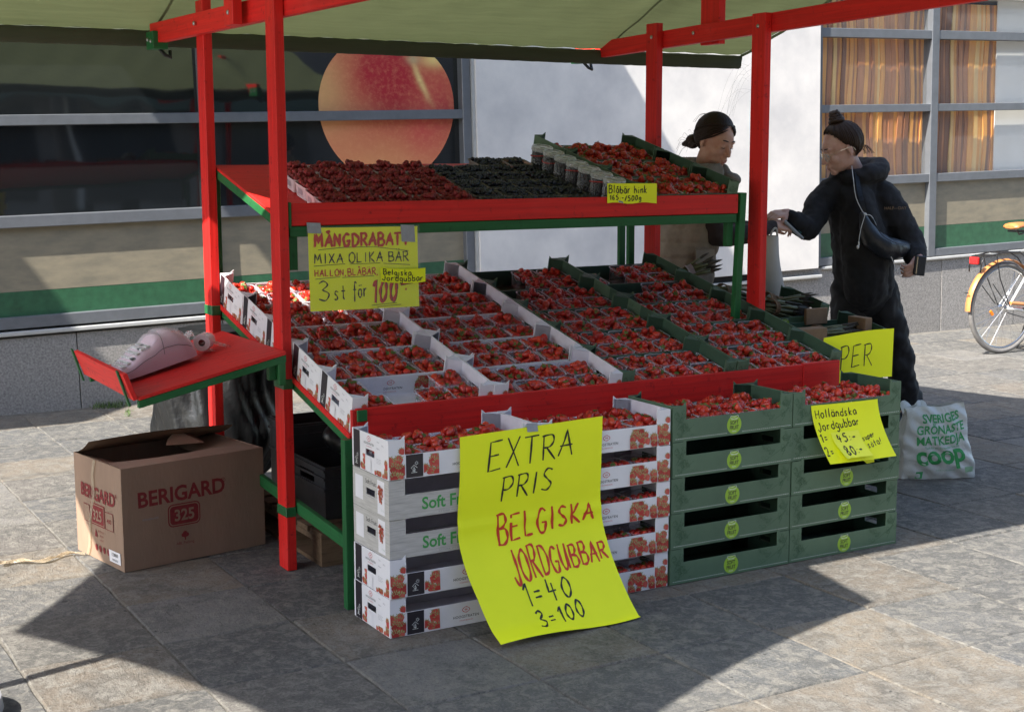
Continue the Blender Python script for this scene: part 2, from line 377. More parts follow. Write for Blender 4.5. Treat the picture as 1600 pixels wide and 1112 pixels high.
# ------------------------------------------------------------------ paving
def slate_mat():
    m = bpy.data.materials.new('slate_paving'); m.use_nodes = True; nt = m.node_tree; N = nt.nodes; L = nt.links; b = N['Principled BSDF']
    tc = N.new('ShaderNodeTexCoord'); oi = N.new('ShaderNodeObjectInfo')
    sc = N.new('ShaderNodeMath'); sc.operation = 'MULTIPLY'; sc.inputs[1].default_value = 53; L.new(oi.outputs['Random'], sc.inputs[0])
    ad = N.new('ShaderNodeVectorMath'); ad.operation = 'ADD'; L.new(tc.outputs['Object'], ad.inputs[0]); L.new(sc.outputs[0], ad.inputs[1])
    rp = N.new('ShaderNodeValToRGB'); L.new(oi.outputs['Random'], rp.inputs[0]); cr = rp.color_ramp; cr.interpolation = 'CONSTANT'
    cols = [(0.118, 0.118, 0.115), (0.187, 0.161, 0.128), (0.104, 0.106, 0.107), (0.137, 0.129, 0.116), (0.099, 0.099, 0.097), (0.197, 0.169, 0.132), (0.125, 0.125, 0.122), (0.16, 0.137, 0.11), (0.113, 0.116, 0.116), (0.183, 0.177, 0.167), (0.129, 0.121, 0.111)]
    for i, c in enumerate(cols):
        e = cr.elements[0] if i == 0 else cr.elements.new(i/len(cols)); e.position = i/len(cols); e.color = (*c, 1)
    while len(cr.elements) > len(cols): cr.elements.remove(cr.elements[-1])
    def noise(s, d=6, r=.6, dist=0, vec=None):
        n = N.new('ShaderNodeTexNoise'); n.inputs['Scale'].default_value = s; n.inputs['Detail'].default_value = d; n.inputs['Roughness'].default_value = r; n.inputs['Distortion'].default_value = dist
        L.new(vec or ad.outputs[0], n.inputs[0]); return n
    def rng(src, a, z, lo=0, hi=1):
        r = N.new('ShaderNodeMapRange'); r.inputs[1].default_value = a; r.inputs[2].default_value = z; r.inputs[3].default_value = lo; r.inputs[4].default_value = hi; L.new(src, r.inputs[0]); return r.outputs[0]
    def mix(f, a, z, blend='MIX'):
        x = N.new('ShaderNodeMix'); x.data_type = 'RGBA'; x.blend_type = blend
        if isinstance(f, float): x.inputs[0].default_value = f
        else: L.new(f, x.inputs[0])
        for k, q in ((6, a), (7, z)):
            if isinstance(q, tuple): x.inputs[k].default_value = (*q, 1)
            else: L.new(q, x.inputs[k])
        return x.outputs[2]
    big = noise(4.5, 5, .55, .8); mid = noise(19, 9, .72, .7); fine = noise(95, 6, .85)
    mp = N.new('ShaderNodeMapping'); mp.inputs['Scale'].default_value = (24, 75, 20); mp.inputs['Rotation'].default_value = (0, 0, .12); L.new(ad.outputs[0], mp.inputs[0]); streak = noise(1, 8, .68, 1.3, mp.outputs[0])
    c = mix(rng(big.outputs[0], .42, .64, 0, .7), rp.outputs[0], (.082, .082, .078))
    c = mix(rng(mid.outputs[0], .46, .60, 0, .8), c, (.225, .215, .190))
    patch = noise(7, 3, .5)
    mk = N.new('ShaderNodeMath'); mk.operation = 'MULTIPLY'; L.new(rng(streak.outputs[0], .57, .64, 0, .62), mk.inputs[0]); L.new(rng(patch.outputs[0], .42, .62, .05, 1), mk.inputs[1])
    c = mix(mk.outputs[0], c, (.040, .039, .037))
    c = mix(rng(streak.outputs[0], .32, .24, 0, .55), c, (.30, .29, .265))
    c = mix(rng(fine.outputs[0], .53, .61, 0, .6), c, (.045, .044, .042))
    c = mix(rng(fine.outputs[0], .46, .38, 0, .5), c, (.25, .24, .22))
    vo = N.new('ShaderNodeTexVoronoi'); vo.inputs['Scale'].default_value = 9; L.new(ad.outputs[0], vo.inputs[0])
    c = mix(rng(vo.outputs['Distance'], .035, .06, .9, 0), c, (.03, .03, .03))
    vg = N.new('ShaderNodeTexVoronoi'); vg.inputs['Scale'].default_value = 2.6; L.new(ad.outputs[0], vg.inputs[0])
    c = mix(rng(vg.outputs['Distance'], .030, .040, .75, 0), c, (.035, .035, .036))
    L.new(c, b.inputs['Base Color']); b.inputs['Roughness'].default_value = .72; b.inputs['Specular IOR Level'].default_value = .35
    hsum = N.new('ShaderNodeMath'); hsum.operation = 'MULTIPLY_ADD'; L.new(streak.outputs[0], hsum.inputs[0]); hsum.inputs[1].default_value = .8; L.new(mid.outputs[0], hsum.inputs[2])
    bp = N.new('ShaderNodeBump'); bp.inputs['Strength'].default_value = 1.0; bp.inputs['Distance'].default_value = .010; L.new(hsum.outputs[0], bp.inputs['Height'])
    b2 = N.new('ShaderNodeBump'); b2.inputs['Strength'].default_value = .6; b2.inputs['Distance'].default_value = .004; L.new(fine.outputs[0], b2.inputs['Height']); L.new(bp.outputs[0], b2.inputs['Normal'])
    L.new(b2.outputs[0], b.inputs['Normal'])
    return m
M_SLATE = slate_mat()
M_JOINT = mat('sandy_joint', (.155, .145, .125), .95, noise=(30, .5), bump=(200, .4))
M_FAR = mat('far_paving', (.125, .12, .11), .8, noise=(3, .3))
g = MB(); g.box(-80, -80, -.4, 80, 80, -.031, M_FAR); grd = put('ground', g); grd['kind'] = 'structure'
pv = MB(); pv.box(-4, -4, -.03, 12, 5.6, -.006, M_JOINT); pave = put('pavement', pv); pave['kind'] = 'structure'
STEP = .4755; X0 = -.70; Y0 = -.115
def slab_mesh(seed):
    r = random.Random(seed); mb = MB(); h = STEP/2-.0035; n = 5
    ring = []
    cs = [(-h+r.uniform(-.002, .003), -h+r.uniform(-.002, .003)), (h+r.uniform(-.003, .002), -h+r.uniform(-.002, .003)), (h+r.uniform(-.003, .002), h+r.uniform(-.003, .002)), (-h+r.uniform(-.002, .003), h+r.uniform(-.003, .002))]
    for i in range(4):
        a, b = cs[i], cs[(i+1) % 4]
        for k in range(4):
            t = k/4; j = 0 if k == 0 else .003
            ring.append((a[0]+(b[0]-a[0])*t+r.uniform(-j, j), a[1]+(b[1]-a[1])*t+r.uniform(-j, j)))
    m = len(ring); zt = [r.uniform(-.0016, .0012) for _ in ring]
    vs = [(x, y, -.028) for x, y in ring]+[(x, y, -.005+z) for (x, y), z in zip(ring, zt)]+[(x*.985, y*.985, z) for (x, y), z in zip(ring, zt)]+[(0, 0, r.uniform(-.001, .001))]
    fs = []
    for i in range(m):
        j = (i+1) % m
        fs += [(i, j, m+j, m+i), (m+i, m+j, 2*m+j, 2*m+i), (2*m+i, 2*m+j, 3*m)]
    mb.add(vs, fs, M_SLATE); return mb.mesh('paving_slab')
slabs = [slab_mesh(i) for i in range(7)]
cand = []
for i in range(-3, 26):
    for j in range(-4, 13):
        cx, cy = X0+STEP*(i+.5), Y0+STEP*(j+.5)
        if cy > 5.35: continue
        vis = 0
        for dx in (-.24, 0, .24):
            for dy in (-.24, 0, .24):
                q = pix((cx+dx, cy+dy, 0))
                if q and -25 < q[0] < 1625 and q[1] < 1140: vis = 1
        if vis: cand.append((math.hypot(cx-CAM_POS[0], cy-CAM_POS[1]), cx, cy))
cand.sort()
for d, cx, cy in cand[:299]:
    o = link('paving_slab', random.choice(slabs), pave, (cx, cy, random.uniform(-.0015, .0015)), (random.uniform(-.003, .003), random.uniform(-.003, .003), random.choice((0, PI2 := math.pi/2, math.pi, -math.pi/2))))
rest = MB()
for d, cx, cy in cand[299:]: h = STEP/2-.004; rest.box(cx-h, cy-h, -.028, cx+h, cy+h, 0, M_SLATE)
if rest.v: o = put('paving_slabs', rest, pave); o['kind'] = 'stuff'
# grass tufts in the joint by the plinth
M_TUFT = mat('weed', (.06, .11, .02), .7)
gt = MB()
for k in range(150):
    x = random.gauss(.36, .06); y = 5.12+random.uniform(-.06, .10); a = random.uniform(0, 6.3); h = random.uniform(.015, .05); l = random.uniform(.01, .03)
    p = Vector((x, y, 0)); q = p+Vector((math.cos(a)*l, math.sin(a)*l, h)); w = Vector((-math.sin(a), math.cos(a), 0))*.003
    gt.add([p-w, p+w, q], [(0, 1, 2)], M_TUFT)
for k in range(60):
    t = random.random(); x = .42-.06*t+random.gauss(0, .01); y = 4.95-.25*t; h = random.uniform(.008, .02); a = random.uniform(0, 6.3)
    p = Vector((x, y, 0)); q = p+Vector((math.cos(a)*.015, math.sin(a)*.015, h)); w = Vector((-math.sin(a), math.cos(a), 0))*.003
    gt.add([p-w, p+w, q], [(0, 1, 2)], M_TUFT)
gt = put('grass', gt); tag(gt, 'small green weeds growing at the foot of the granite plinth', 'weeds'); gt['kind'] = 'stuff'

# ------------------------------------------------------------------ shop building
M_FRAME = mat('grey_metal', (.165, .178, .195), .42, noise=(9, .14), metal=.35, bump=(60, .04))
M_SILL = mat('pale_sill', (.52, .53, .52), .35, noise=(12, .12), metal=.3)
M_BEIGE = mat('beige_panel', (.235, .205, .145), .38, noise=(5, .28, (.175, .16, .12)), stretch=(1, 1, 3), spec=.6)
M_GRNB = mat('green_band', (.032, .110, .055), .36, noise=(14, .3), spec=.6)
M_WHITE = mat('white_render', (.72, .695, .655), .85, noise=(1.9, .10, (.54, .53, .52)), bump=(30, .05))
M_DARK = mat('dark_void', (.012, .012, .013), .9)
def granite():
    m = mat('granite', (.27, .26, .245), .7, noise=(75, .45, (.14, .135, .13)), bump=(110, .25), vary=.10); return m
M_GRAN = granite()
def dark_glass():
    m = bpy.data.materials.new('dark_glass'); m.use_nodes = True; nt = m.node_tree; N = nt.nodes; L = nt.links; b = N['Principled BSDF']
    b.inputs['Base Color'].default_value = (.010, .012, .013, 1); b.inputs['Roughness'].default_value = .035; b.inputs['IOR'].default_value = 1.75; b.inputs['Specular IOR Level'].default_value = .6
    tc = N.new('ShaderNodeTexCoord'); n = N.new('ShaderNodeTexNoise'); n.inputs['Scale'].default_value = 1.6; n.inputs['Detail'].default_value = 1; L.new(tc.outputs['Object'], n.inputs[0])
    bp = N.new('ShaderNodeBump'); bp.inputs['Strength'].default_value = .12; bp.inputs['Distance'].default_value = .04; L.new(n.outputs[0], bp.inputs['Height']); L.new(bp.outputs[0], b.inputs['Normal'])
    return m
M_GLASS = dark_glass()
M_PANE = clear_mat('window_pane', (.99, .99, .98), .05, .0, (.5, .53, .56))
shop = thing('shop_building', 'shop front with grey framed windows, white wall and granite plinth behind the stall', 'building', (0, 5.25, 0))
shop.rotation_euler = (0, -.024, 0)
def part(name, fn, parent=shop, **k):
    mb = MB(); fn(mb); return put(name, mb, parent, world=False, **k)
S = lambda *a: (lambda mb: mb.box(*a))
# backing wall above and inside
part('wall', S(-9, .35, -.4, 16, .7, 7, M_DARK))
part('upper_wall', S(-9, -.02, 2.9, 16, .34, 7, M_WHITE))
# plinth
k = -6; 
while .185+1.009*k < 14:
    u = .185+1.009*k
    part('granite_block', S(u+.003, -.03+random.uniform(-.002, .002), -.42, u+1.006, .3, .50 if not 3.2 < u+.5 < 6.7 else .40, M_GRAN), bevel=.003); k += 1
def sill(u0, u1, z0, z1, y):
    part('sill', lambda mb: (mb.box(u0, y, z0, u1, .05, z1, M_SILL)), bevel=.006)
sill(-9, 3.18, .515, .545, -.06); sill(6.74, 14, .485, .512, -.06); sill(3.2, 6.72, .418, .448, -.075)
def section(u0, u1, mulls, base, gb, gt_, left=True):
    part('bottom_rail', S(u0, -.045, base, u1, .05, gb-.003, M_FRAME), bevel=.004)
    part('green_band', S(u0, .005, gb-.003, u1, .05, gt_, M_GRNB))
    part('beige_panel', S(u0, .004, gt_+.001, u1, .05, 1.214, M_BEIGE))
    for z0, z1 in ((1.214, 1.292), (1.865, 1.934), (2.519, 2.598)): part('window_rail', S(u0+.002, -.045, z0, u1-.002, .05, z1, M_FRAME), bevel=.004)
    for a, b_ in mulls:
        part('mullion', S(a, -.050, base+.001, b_, .06, 2.9, M_FRAME), bevel=.004)
section(-8, 3.21, ((-6.6, -6.55), (-4.1, -4.05), (-1.42, -1.37), (1.118, 1.158), (3.14, 3.212)), .56, .64, .798)
part('corner_strip', S(3.213, -.07, .5, 3.235, .05, 2.9, M_SILL))
section(6.67, 14, ((6.668, 6.722), (8.052, 8.146), (9.9, 9.96), (11.9, 11.96)), .518, .592, .801, False)
for u0, u1 in ((-8, -4.1), (-4.05, -1.42), (-1.37, 1.118), (1.158, 3.14)):
    for z0, z1 in ((1.292, 1.865), (1.934, 2.519), (2.598, 2.9)): part('window', S(u0, .022, z0, u1, .03, z1, M_GLASS))
for u0, u1 in ((6.722, 8.052), (8.146, 9.9), (9.96, 13.9)):
    for z0, z1 in ((1.292, 1.865), (1.934, 2.519), (2.598, 2.9)): part('window', S(u0, .012, z0, u1, .016, z1, M_PANE))
# wavy timber slats behind the right windows, white blind beyond
sc_ = [mat('slat_brown', (.55, .23, .09), .6, noise=(6, .3), stretch=(3, 3, .5)), mat('slat_orange', (.92, .42, .10), .5, noise=(6, .25), stretch=(3, 3, .5)), mat('slat_pale', (.95, .60, .22), .5, noise=(6, .2), stretch=(3, 3, .5)), mat('slat_dark', (.28, .12, .055), .6)]
u = 6.73; r = random.Random(4)
while u < 9.07:
    w = r.uniform(.026, .050); m_ = sc_[r.choice((0, 0, 0, 1, 1, 1, 2, 3))]; ph = r.uniform(0, 6.3); am = r.uniform(.003, .008); fq = r.uniform(2.5, 7); y = .12+r.uniform(0, .02)
    def f(mb):
        n = 22; A = []; B = []
        for i in range(n+1):
            z = 1.26+1.6*i/n; d = am*math.sin(z*fq+ph+u*3)+.014*math.sin(z*6+u*2.6); A.append((u+d, y, z)); B.append((u+w+.004+d*.8, y, z))
        for i in range(n): mb.add([A[i], B[i], B[i+1], A[i+1], (A[i][0], y+.012, A[i][2]), (B[i][0], y+.012, B[i][2]), (B[i+1][0], y+.012, B[i+1][2]), (A[i+1][0], y+.012, A[i+1][2])], [(0, 1, 2, 3), (1, 5, 6, 2), (0, 3, 7, 4)], m_)
    part('slat', f); u += w
part('blind', S(9.075, .10, 1.26, 13.8, .11, 2.9, mat('white_blind', (.85, .85, .83), .7, noise=(3, .06))))
# white wall panel
part('white_wall', S(3.237, -.085, .505, 6.665, .05, 2.9, M_WHITE), bevel=.004)
part('shaded_gap', S(3.237, -.03, .449, 6.665, .04, .504, M_DARK))  # near-black filler: the shade under the panel is put into its colour
# unseen canopies added over the windows, skewed to throw slanting shadows on the wall
for a, b_ in ((-7.2, -2.27), (-.64, 3.39), (9.0, 13.0)):
    def f(mb, a=a, b_=b_):
        q = 1.55; vs = []
        for z in (4.0, 4.08): vs += [(a-.9*q, -q, z), (b_-.9*q, -q, z), (b_, 0, z), (a, 0, z)]
        mb.add(vs, [(0, 3, 2, 1), (4, 5, 6, 7), (0, 1, 5, 4), (1, 2, 6, 5), (2, 3, 7, 6), (3, 0, 4, 7)], M_FRAME)
    part('canopy', f)
# the peach printed on the window
def peach_mat():
    m = bpy.data.materials.new('peach_print'); m.use_nodes = True; nt = m.node_tree; N = nt.nodes; L = nt.links; b = N['Principled BSDF']
    tc = N.new('ShaderNodeTexCoord')
    sp = N.new('ShaderNodeSeparateXYZ'); L.new(tc.outputs['UV'], sp.inputs[0])
    def M(op, a, c=None, d=None):
        n = N.new('ShaderNodeMath'); n.operation = op
        for i, q in enumerate((a, c, d)):
            if q is None: continue
            if isinstance(q, (int, float)): n.inputs[i].default_value = q
            else: L.new(q, n.inputs[i])
        return n.outputs[0]
    X, Y = sp.outputs[0], sp.outputs[1]
    def no(s, d=6, r=.65, st=(1, 1, 1)):
        mp = N.new('ShaderNodeMapping'); mp.inputs['Scale'].default_value = st; L.new(tc.outputs['UV'], mp.inputs[0])
        n = N.new('ShaderNodeTexNoise'); n.inputs['Scale'].default_value = s; n.inputs['Detail'].default_value = d; n.inputs['Roughness'].default_value = r; L.new(mp.outputs[0], n.inputs[0]); return n.outputs[0]
    def gauss(cx, cy, rx, ry):
        dx = M('DIVIDE', M('SUBTRACT', X, cx), rx); dy = M('DIVIDE', M('SUBTRACT', Y, cy), ry)
        d = M('ADD', M('MULTIPLY', dx, dx), M('MULTIPLY', dy, dy)); return M('POWER', 2.718, M('MULTIPLY', d, -1))
    def mix(f, a, z):
        x = N.new('ShaderNodeMix'); x.data_type = 'RGBA'; L.new(f, x.inputs[0]) if not isinstance(f, float) else None
        for k_, q in ((6, a), (7, z)):
            if isinstance(q, tuple): x.inputs[k_].default_value = (*q, 1)
            else: L.new(q, x.inputs[k_])
        return x.outputs[2]
    n1 = no(3.2); n2 = no(26, 5, .75)
    c = mix(M('MULTIPLY_ADD', n1, .9, -.1), (.74, .26, .12), (.62, .11, .075))
    c = mix(M('MULTIPLY', gauss(.05, .62, .25, .3), .9), c, (.70, .43, .17))
    c = mix(M('MULTIPLY', gauss(.42, .12, .3, .18), .75), c, (.76, .34, .14))
    c = mix(M('MULTIPLY', gauss(.52, .74, .33, .36), M('ADD', n1, .75)), c, (.43, .022, .035))
    c = mix(M('MULTIPLY', gauss(.90, .5, .12, .22), M('ADD', n1, .35)), c, (.50, .04, .05))
    c = mix(M('MULTIPLY', gauss(.75, .36, .12, .16), .8), c, (.62, .08, .07))
    # the pale cleft: a thin curved band
    dx = M('SUBTRACT', X, M('MULTIPLY_ADD', M('POWER', M('MAXIMUM', M('SUBTRACT', .86, Y), 0), 1.4), .62, .690)); 
    c = mix(M('MULTIPLY', M('POWER', 2.718, M('MULTIPLY', M('MULTIPLY', dx, dx), -1500)), M('MULTIPLY', M('POWER', 2.718, M('MULTIPLY', M('POWER', M('ABSOLUTE', M('SUBTRACT', Y, .68)), 2), -60)), M('MULTIPLY_ADD', n2, 1.2, .25))), c, (.88, .68, .26))
    c = mix(gauss(.87, .82, .12, .055), c, (.88, .66, .24))
    c = mix(M('MULTIPLY', gauss(.70, .82, .05, .035), .9), c, (.50, .40, .22))
    c = mix(M('MULTIPLY', M('SUBTRACT', n2, .46), 1.2), c, (.85, .42, .20))
    L.new(c, b.inputs['Base Color']); b.inputs['Roughness'].default_value = .3
    return m
M_PEACH = peach_mat()
def disc(mb, y=.0205):
    cx, cz, R = 2.553, 1.955, .548; n = 72; vs = [(cx, y, cz)]; uv0 = [(.5, .5)]
    for k in range(n):
        a = 2*math.pi*k/n; rr = R*(1-.035*max(0, math.cos(a-1.25))**6)*(1+.01*math.sin(3*a)); x, z = cx+rr*math.cos(a), cz+rr*.985*math.sin(a); vs.append((x, y, z)); uv0.append(((x-cx)/(2*R)+.5, (z-cz)/(2*R)+.5))
    fs = [(0, 1+k, 1+(k+1) % n) for k in range(n)]
    mb.add(vs, fs, M_PEACH, [[uv0[i] for i in f] for f in fs])
part('peach_poster', disc, label='large printed red and yellow peach on the window glass')
# glossy over-layer stays part of the pane; opposite side of the square, seen mirrored in the glass
opp = thing('town_house', 'grey brown house across the square, mirrored in the dark shop windows', 'building', (0, -17, 0))
mat('town_render', (.24, .22, .21), .9, noise=(1, .2)); fac = MB(); [fac.box(x0_, -4, -.3, x1_, 0, 13, MATS['town_render']) for x0_, x1_ in ((-34, 4.95), (5.75, 6.5), (6.85, 8.8), (9.0, 18.5), (19.1, 40))]; fac.box(5.0, -3.9, -.3, 5.1, -3.8, .1, mat('town_render', (.24, .22, .21), .9, noise=(1, .2))); put('wall', fac, opp, world=False)
M_TW = mat('town_window', (.03, .035, .045), .1); M_TF = mat('town_trim', (.62, .62, .60), .7); M_TG = mat('town_awning', (.10, .15, .12), .8)
wd = MB(); fr = MB(); 
for k in range(22):
    for fl in range(4):
        x = -33+k*3.2; z = .6+fl*3.1+(0 if fl == 0 else .3)
        wd.box(x, .01, z, x+(2.4 if fl == 0 else 1.1), .05, z+(2.0 if fl == 0 else 1.6), M_TW)
        if (k*7+fl*3) % 4 == 0: fr.box(x-.15, .01, z-.1, x-.02, .12, z+2.2, M_TF)
fr.box(-34, .02, 2.75, 40, .9, 3.05, M_TG)
put('window', wd, opp, world=False)['kind'] = 'stuff'; put('trim', fr, opp, world=False)
# six-sided parasol beside the photographer: its shade lies across the foreground
M_PARA = mat('parasol_cloth', (.55, .52, .45), .9)
para = thing('parasol', 'six sided cloth parasol beside the stall, shading the foreground paving', 'parasol', (-1.97, .02, 0))
pm = MB(); cor = []
for (x, y), z in zip(((-1.12, .75), (-.34, -1.42), (1.746, -.553), (2.12, .85), (1.02, 2.13), (-.42, 1.80)), (2.35,)*6): cor.append(Vector((x-SHA[0]*z, y-SHA[1]*z, z)))
apx = Vector((-2.1, .02, 2.85)); nE = 10; vs = [apx]; fs = []
for i in range(6):
    A, B = cor[i], cor[(i+1) % 6]; sag = .085 if i in (0, 1) else .03
    for k in range(nE):
        t = k/nE; p = A.lerp(B, t); c = (apx-p); c.z = 0; c.normalize(); p = p+c*sag*4*t*(1-t)*A.lerp(B, .5).__sub__(A).length*1.1; vs.append(p)
n_ = 6*nE
fs = [(0, 1+k, 1+(k+1) % n_) for k in range(n_)]
pm.add(vs, fs, M_PARA); put('canopy', pm, para)
pm = MB(); pm.tube([(-2.1, .02, 0), (-2.1, .02, 2.9)], .024, M_FRAME); put('pole', pm, para)
pm = MB(); pm.lathe([(.26, 0), (.26, .06), (.06, .09), (.03, .3)], M_FRAME, 20, c=(-2.1, .02, 0)); put('base', pm, para)

# ------------------------------------------------------------------ the stall
stall = thing('market_stall', 'red and green timber market stall with sloping shelves under a green canvas roof', 'market stall', (0, .95, 0))
def sp_(name, fn, bevel=.002, mt=None, **k):
    mb = MB(); fn(mb); return put(name, mb, stall, bevel=bevel, **k)
R_, G_ = M_RED, M_GREEN
PX0, PX1, QX0, QX1 = -.010, .030, 2.420, 2.460
sp_('post', lambda b: b.box(PX0, .95, 0, PX1, 1.045, 2.62, R_))
sp_('post', lambda b: b.box(PX0, 1.81, 0, PX1, 1.905, 2.34, R_))
sp_('post', lambda b: b.box(QX0, .95, 0, QX1, 1.045, 2.325, R_))
sp_('post', lambda b: b.box(QX0, 1.81, 0, QX1, 1.905, 2.345, R_))
sp_('rafter', lambda b: b.bar((-.072, 2.34, 2.228), (.165, -.30, 2.262), .038, .092, R_))
sp_('rafter', lambda b: b.bar((2.481, 2.66, 2.243), (2.481, -.30, 2.310), .038, .088, R_))
sp_('king_post', lambda b: b.box(-.062, 1.27, 2.19, -.022, 1.375, 2.62, R_))
sp_('king_post', lambda b: b.box(2.504, 1.40, 2.215, 2.544, 1.55, 2.62, R_))
sp_('rafter_cap', lambda b: (b.box(-.106, 2.24, 2.155, -.036, 2.35, 2.235, G_)))
sp_('rafter_cap', lambda b: (b.box(2.452, 2.45, 2.185, 2.5015, 2.69, 2.255, G_)))
M_BOLT = mat('steel_bolt', (.45, .45, .45), .3, metal=1)
for x, y, z in ((QX0, 1.0, 2.265), (2.46, 1.55, 2.275), (QX0, 1.855, 2.275), (2.452, 2.50, 2.22), (2.452, 2.62, 2.22), (-.062, 1.32, 2.24), (-.05, 1.8, 2.235), (-.106, 2.27, 2.19), (-.106, 2.32, 2.2)):
    sp_('bolt', lambda b: b.lathe([(.010, 0), (.010, .004), (.005, .008)], M_BOLT, 8, M=Matrix.Translation((x, y, z)) @ Matrix.Rotation(-math.pi/2, 4, 'Y')), 0)
M_HOOK = mat('black_plastic', (.015, .015, .016), .4)
for x, y, z in ((-.06, 2.30, 2.12), (2.48, 2.60, 2.15)):
    sp_('hook', lambda b: b.tube([(x, y, z+.04), (x+.02, y-.02, z+.01), (x+.045, y-.02, z), (x+.05, y, z+.03)], .009, M_HOOK, 6), 0)
# table
K = .2464
dz = lambda y: .655+K*(y-.40)
def slopebox(b, x0, x1, y0, y1, zo, t, m, zf):
    vs = [(x0, y0, zf(y0)+zo-t), (x1, y0, zf(y0)+zo-t), (x1, y1, zf(y1)+zo-t), (x0, y1, zf(y1)+zo-t), (x0, y0, zf(y0)+zo), (x1, y0, zf(y0)+zo), (x1, y1, zf(y1)+zo), (x0, y1, zf(y1)+zo)]
    o = random.random()*5
    b.add(vs, [(0, 3, 2, 1), (4, 5, 6, 7), (0, 1, 5, 4), (1, 2, 6, 5), (2, 3, 7, 6), (3, 0, 4, 7)], m, [[(vs[i][0]+vs[i][1]+o, vs[i][1]*1.0+vs[i][2]+o) for i in f] for f in [(0, 3, 2, 1), (4, 5, 6, 7), (0, 1, 5, 4), (1, 2, 6, 5), (2, 3, 7, 6), (3, 0, 4, 7)]])
sp_('table_deck', lambda b: slopebox(b, .034, 2.395, .392, 1.90, 0, .014, R_, dz))
for x in (.036, 2.355):
    sp_('deck_rail', lambda b: slopebox(b, x, x+.032, .405, 1.89, -.0145, .042, G_, dz))
sp_('back_rail', lambda b: b.box(.04, 1.905, .93, 2.39, 1.935, 1.0, G_))
sp_('front_board', lambda b: b.box(.047, .366, .610, 2.185, .386, .752, R_))
sp_('front_board', lambda b: b.box(2.187, .363, .612, 2.400, .385, .756, R_))
sp_('front_cap', lambda b: b.box(.030, .366, .652, .0455, .386, .748, R_))
sp_('corner_block', lambda b: b.box(.047, .357, .705, .087, .3655, .747, G_))
sp_('edge_strip', lambda b: slopebox(b, .028, .0338, .392, 1.81, .006, .026, R_, dz))
for x in (-.002, 2.372):
    sp_('table_leg', lambda b: b.box(x, .368, 0, x+.033, .4035, .64, G_))
sp_('table_leg', lambda b: b.box(2.30, 1.87, 0, 2.335, 1.90, 1.58, G_))
sp_('low_rail', lambda b: b.bar((.046, .405, .222), (.046, 1.80, .315), .022, .05, G_))
sp_('low_rail', lambda b: b.bar((2.405, .405, .222), (2.405, 1.80, .315), .022, .05, G_))
M_STRAP = mat('green_band_strap', (.02, .12, .04), .4, noise=(30, .3))
def strap(x0, x1, y0, y1, z, h=.042):
    e = .0035
    sp_('strap', lambda b: b.box(x0-e, y0-e, z, x1+e, y1+e, z+h, M_STRAP), .004)
strap(PX0, PX1, .95, 1.045, .745); strap(PX0, PX1, .95, 1.045, .222); strap(PX0, PX1, 1.81, 1.905, .958, .045)
# upper shelf
uz = lambda y: 1.398+.26*(y-.98)
sp_('shelf_deck', lambda b: slopebox(b, .036, 2.300, .988, 1.86, 0, .014, R_, uz))
sp_('shelf_front_board', lambda b: b.box(.048, .964, 1.392, 2.292, .984, 1.481, R_))
sp_('shelf_rail', lambda b: b.box(.040, .966, 1.348, 2.286, .990, 1.3895, G_))
for x in (.036, 2.262): sp_('shelf_side_rail', lambda b: slopebox(b, x, x+.03, .992, 1.85, -.0145, .038, G_, uz))
sp_('shelf_upright', lambda b: b.bar((2.312, 1.0, .80), (2.322, .975, 1.488), .036, .032, G_, up=(0, 1, 0)))
sp_('shelf_stub', lambda b: b.box(2.248, .992, 1.235, 2.286, 1.02, 1.347, G_))
sp_('shelf_stub', lambda b: b.box(.040, .992, 1.215, .082, 1.02, 1.347, G_))
sp_('shelf_end', lambda b: b.box(.034, .958, 1.385, .046, .985, 1.485, G_))
sp_('shelf_upright', lambda b: b.box(2.225, 1.85, .98, 2.262, 1.875, 1.58, G_))
sp_('shelf_upright', lambda b: b.box(.036, 1.865, .98, .066, 1.89, 1.60, G_))
# side tray
tz = lambda x: .775+(x+.60)*(.125/.56)
def tray(b, x0, x1, y0, y1, zo, t, m):
    vs = [(x0, y0, tz(x0)+zo-t), (x1, y0, tz(x1)+zo-t), (x1, y1, tz(x1)+zo-t), (x0, y1, tz(x0)+zo-t), (x0, y0, tz(x0)+zo), (x1, y0, tz(x1)+zo), (x1, y1, tz(x1)+zo), (x0, y1, tz(x0)+zo)]
    F = [(0, 3, 2, 1), (4, 5, 6, 7), (0, 1, 5, 4), (1, 2, 6, 5), (2, 3, 7, 6), (3, 0, 4, 7)]
    b.add(vs, F, m, [[(vs[i][0], vs[i][1]+vs[i][2]) for i in f] for f in F])
sp_('tray_deck', lambda b: tray(b, -.60, -.012, .90, 1.665, 0, .014, R_))
for y in (.903, 1.636): sp_('tray_rail', lambda b: tray(b, -.60, -.012, y, y+.026, -.0145, .030, G_))
sp_('tray_end_board', lambda b: b.add([(-.602, .90, .766), (-.602, 1.66, .766), (-.640, 1.66, .868), (-.640, .90, .868), (-.620, .90, .762), (-.620, 1.66, .762), (-.658, 1.66, .864), (-.658, .90, .864)],
    [(0, 1, 2, 3), (7, 6, 5, 4), (3, 2, 6, 7), (0, 3, 7, 4), (1, 5, 6, 2), (0, 4, 5, 1)], R_, [[(0, 0), (.8, 0), (.8, .1), (0, .1)]]*6))
for y in (.955, 1.668):
    sp_('tray_strap', lambda b: b.bar((-.6215, y, .735), (-.6640, y, .872), .022, .007, G_, up=(-1, 0, 0)), .001)
sp_('tray_bracket', lambda b: b.box(-.075, .93, .79, -.045, .96, .875, G_))
sp_('tray_bracket', lambda b: b.box(-.0440, .905, .77, -.014, .945, .88, G_))
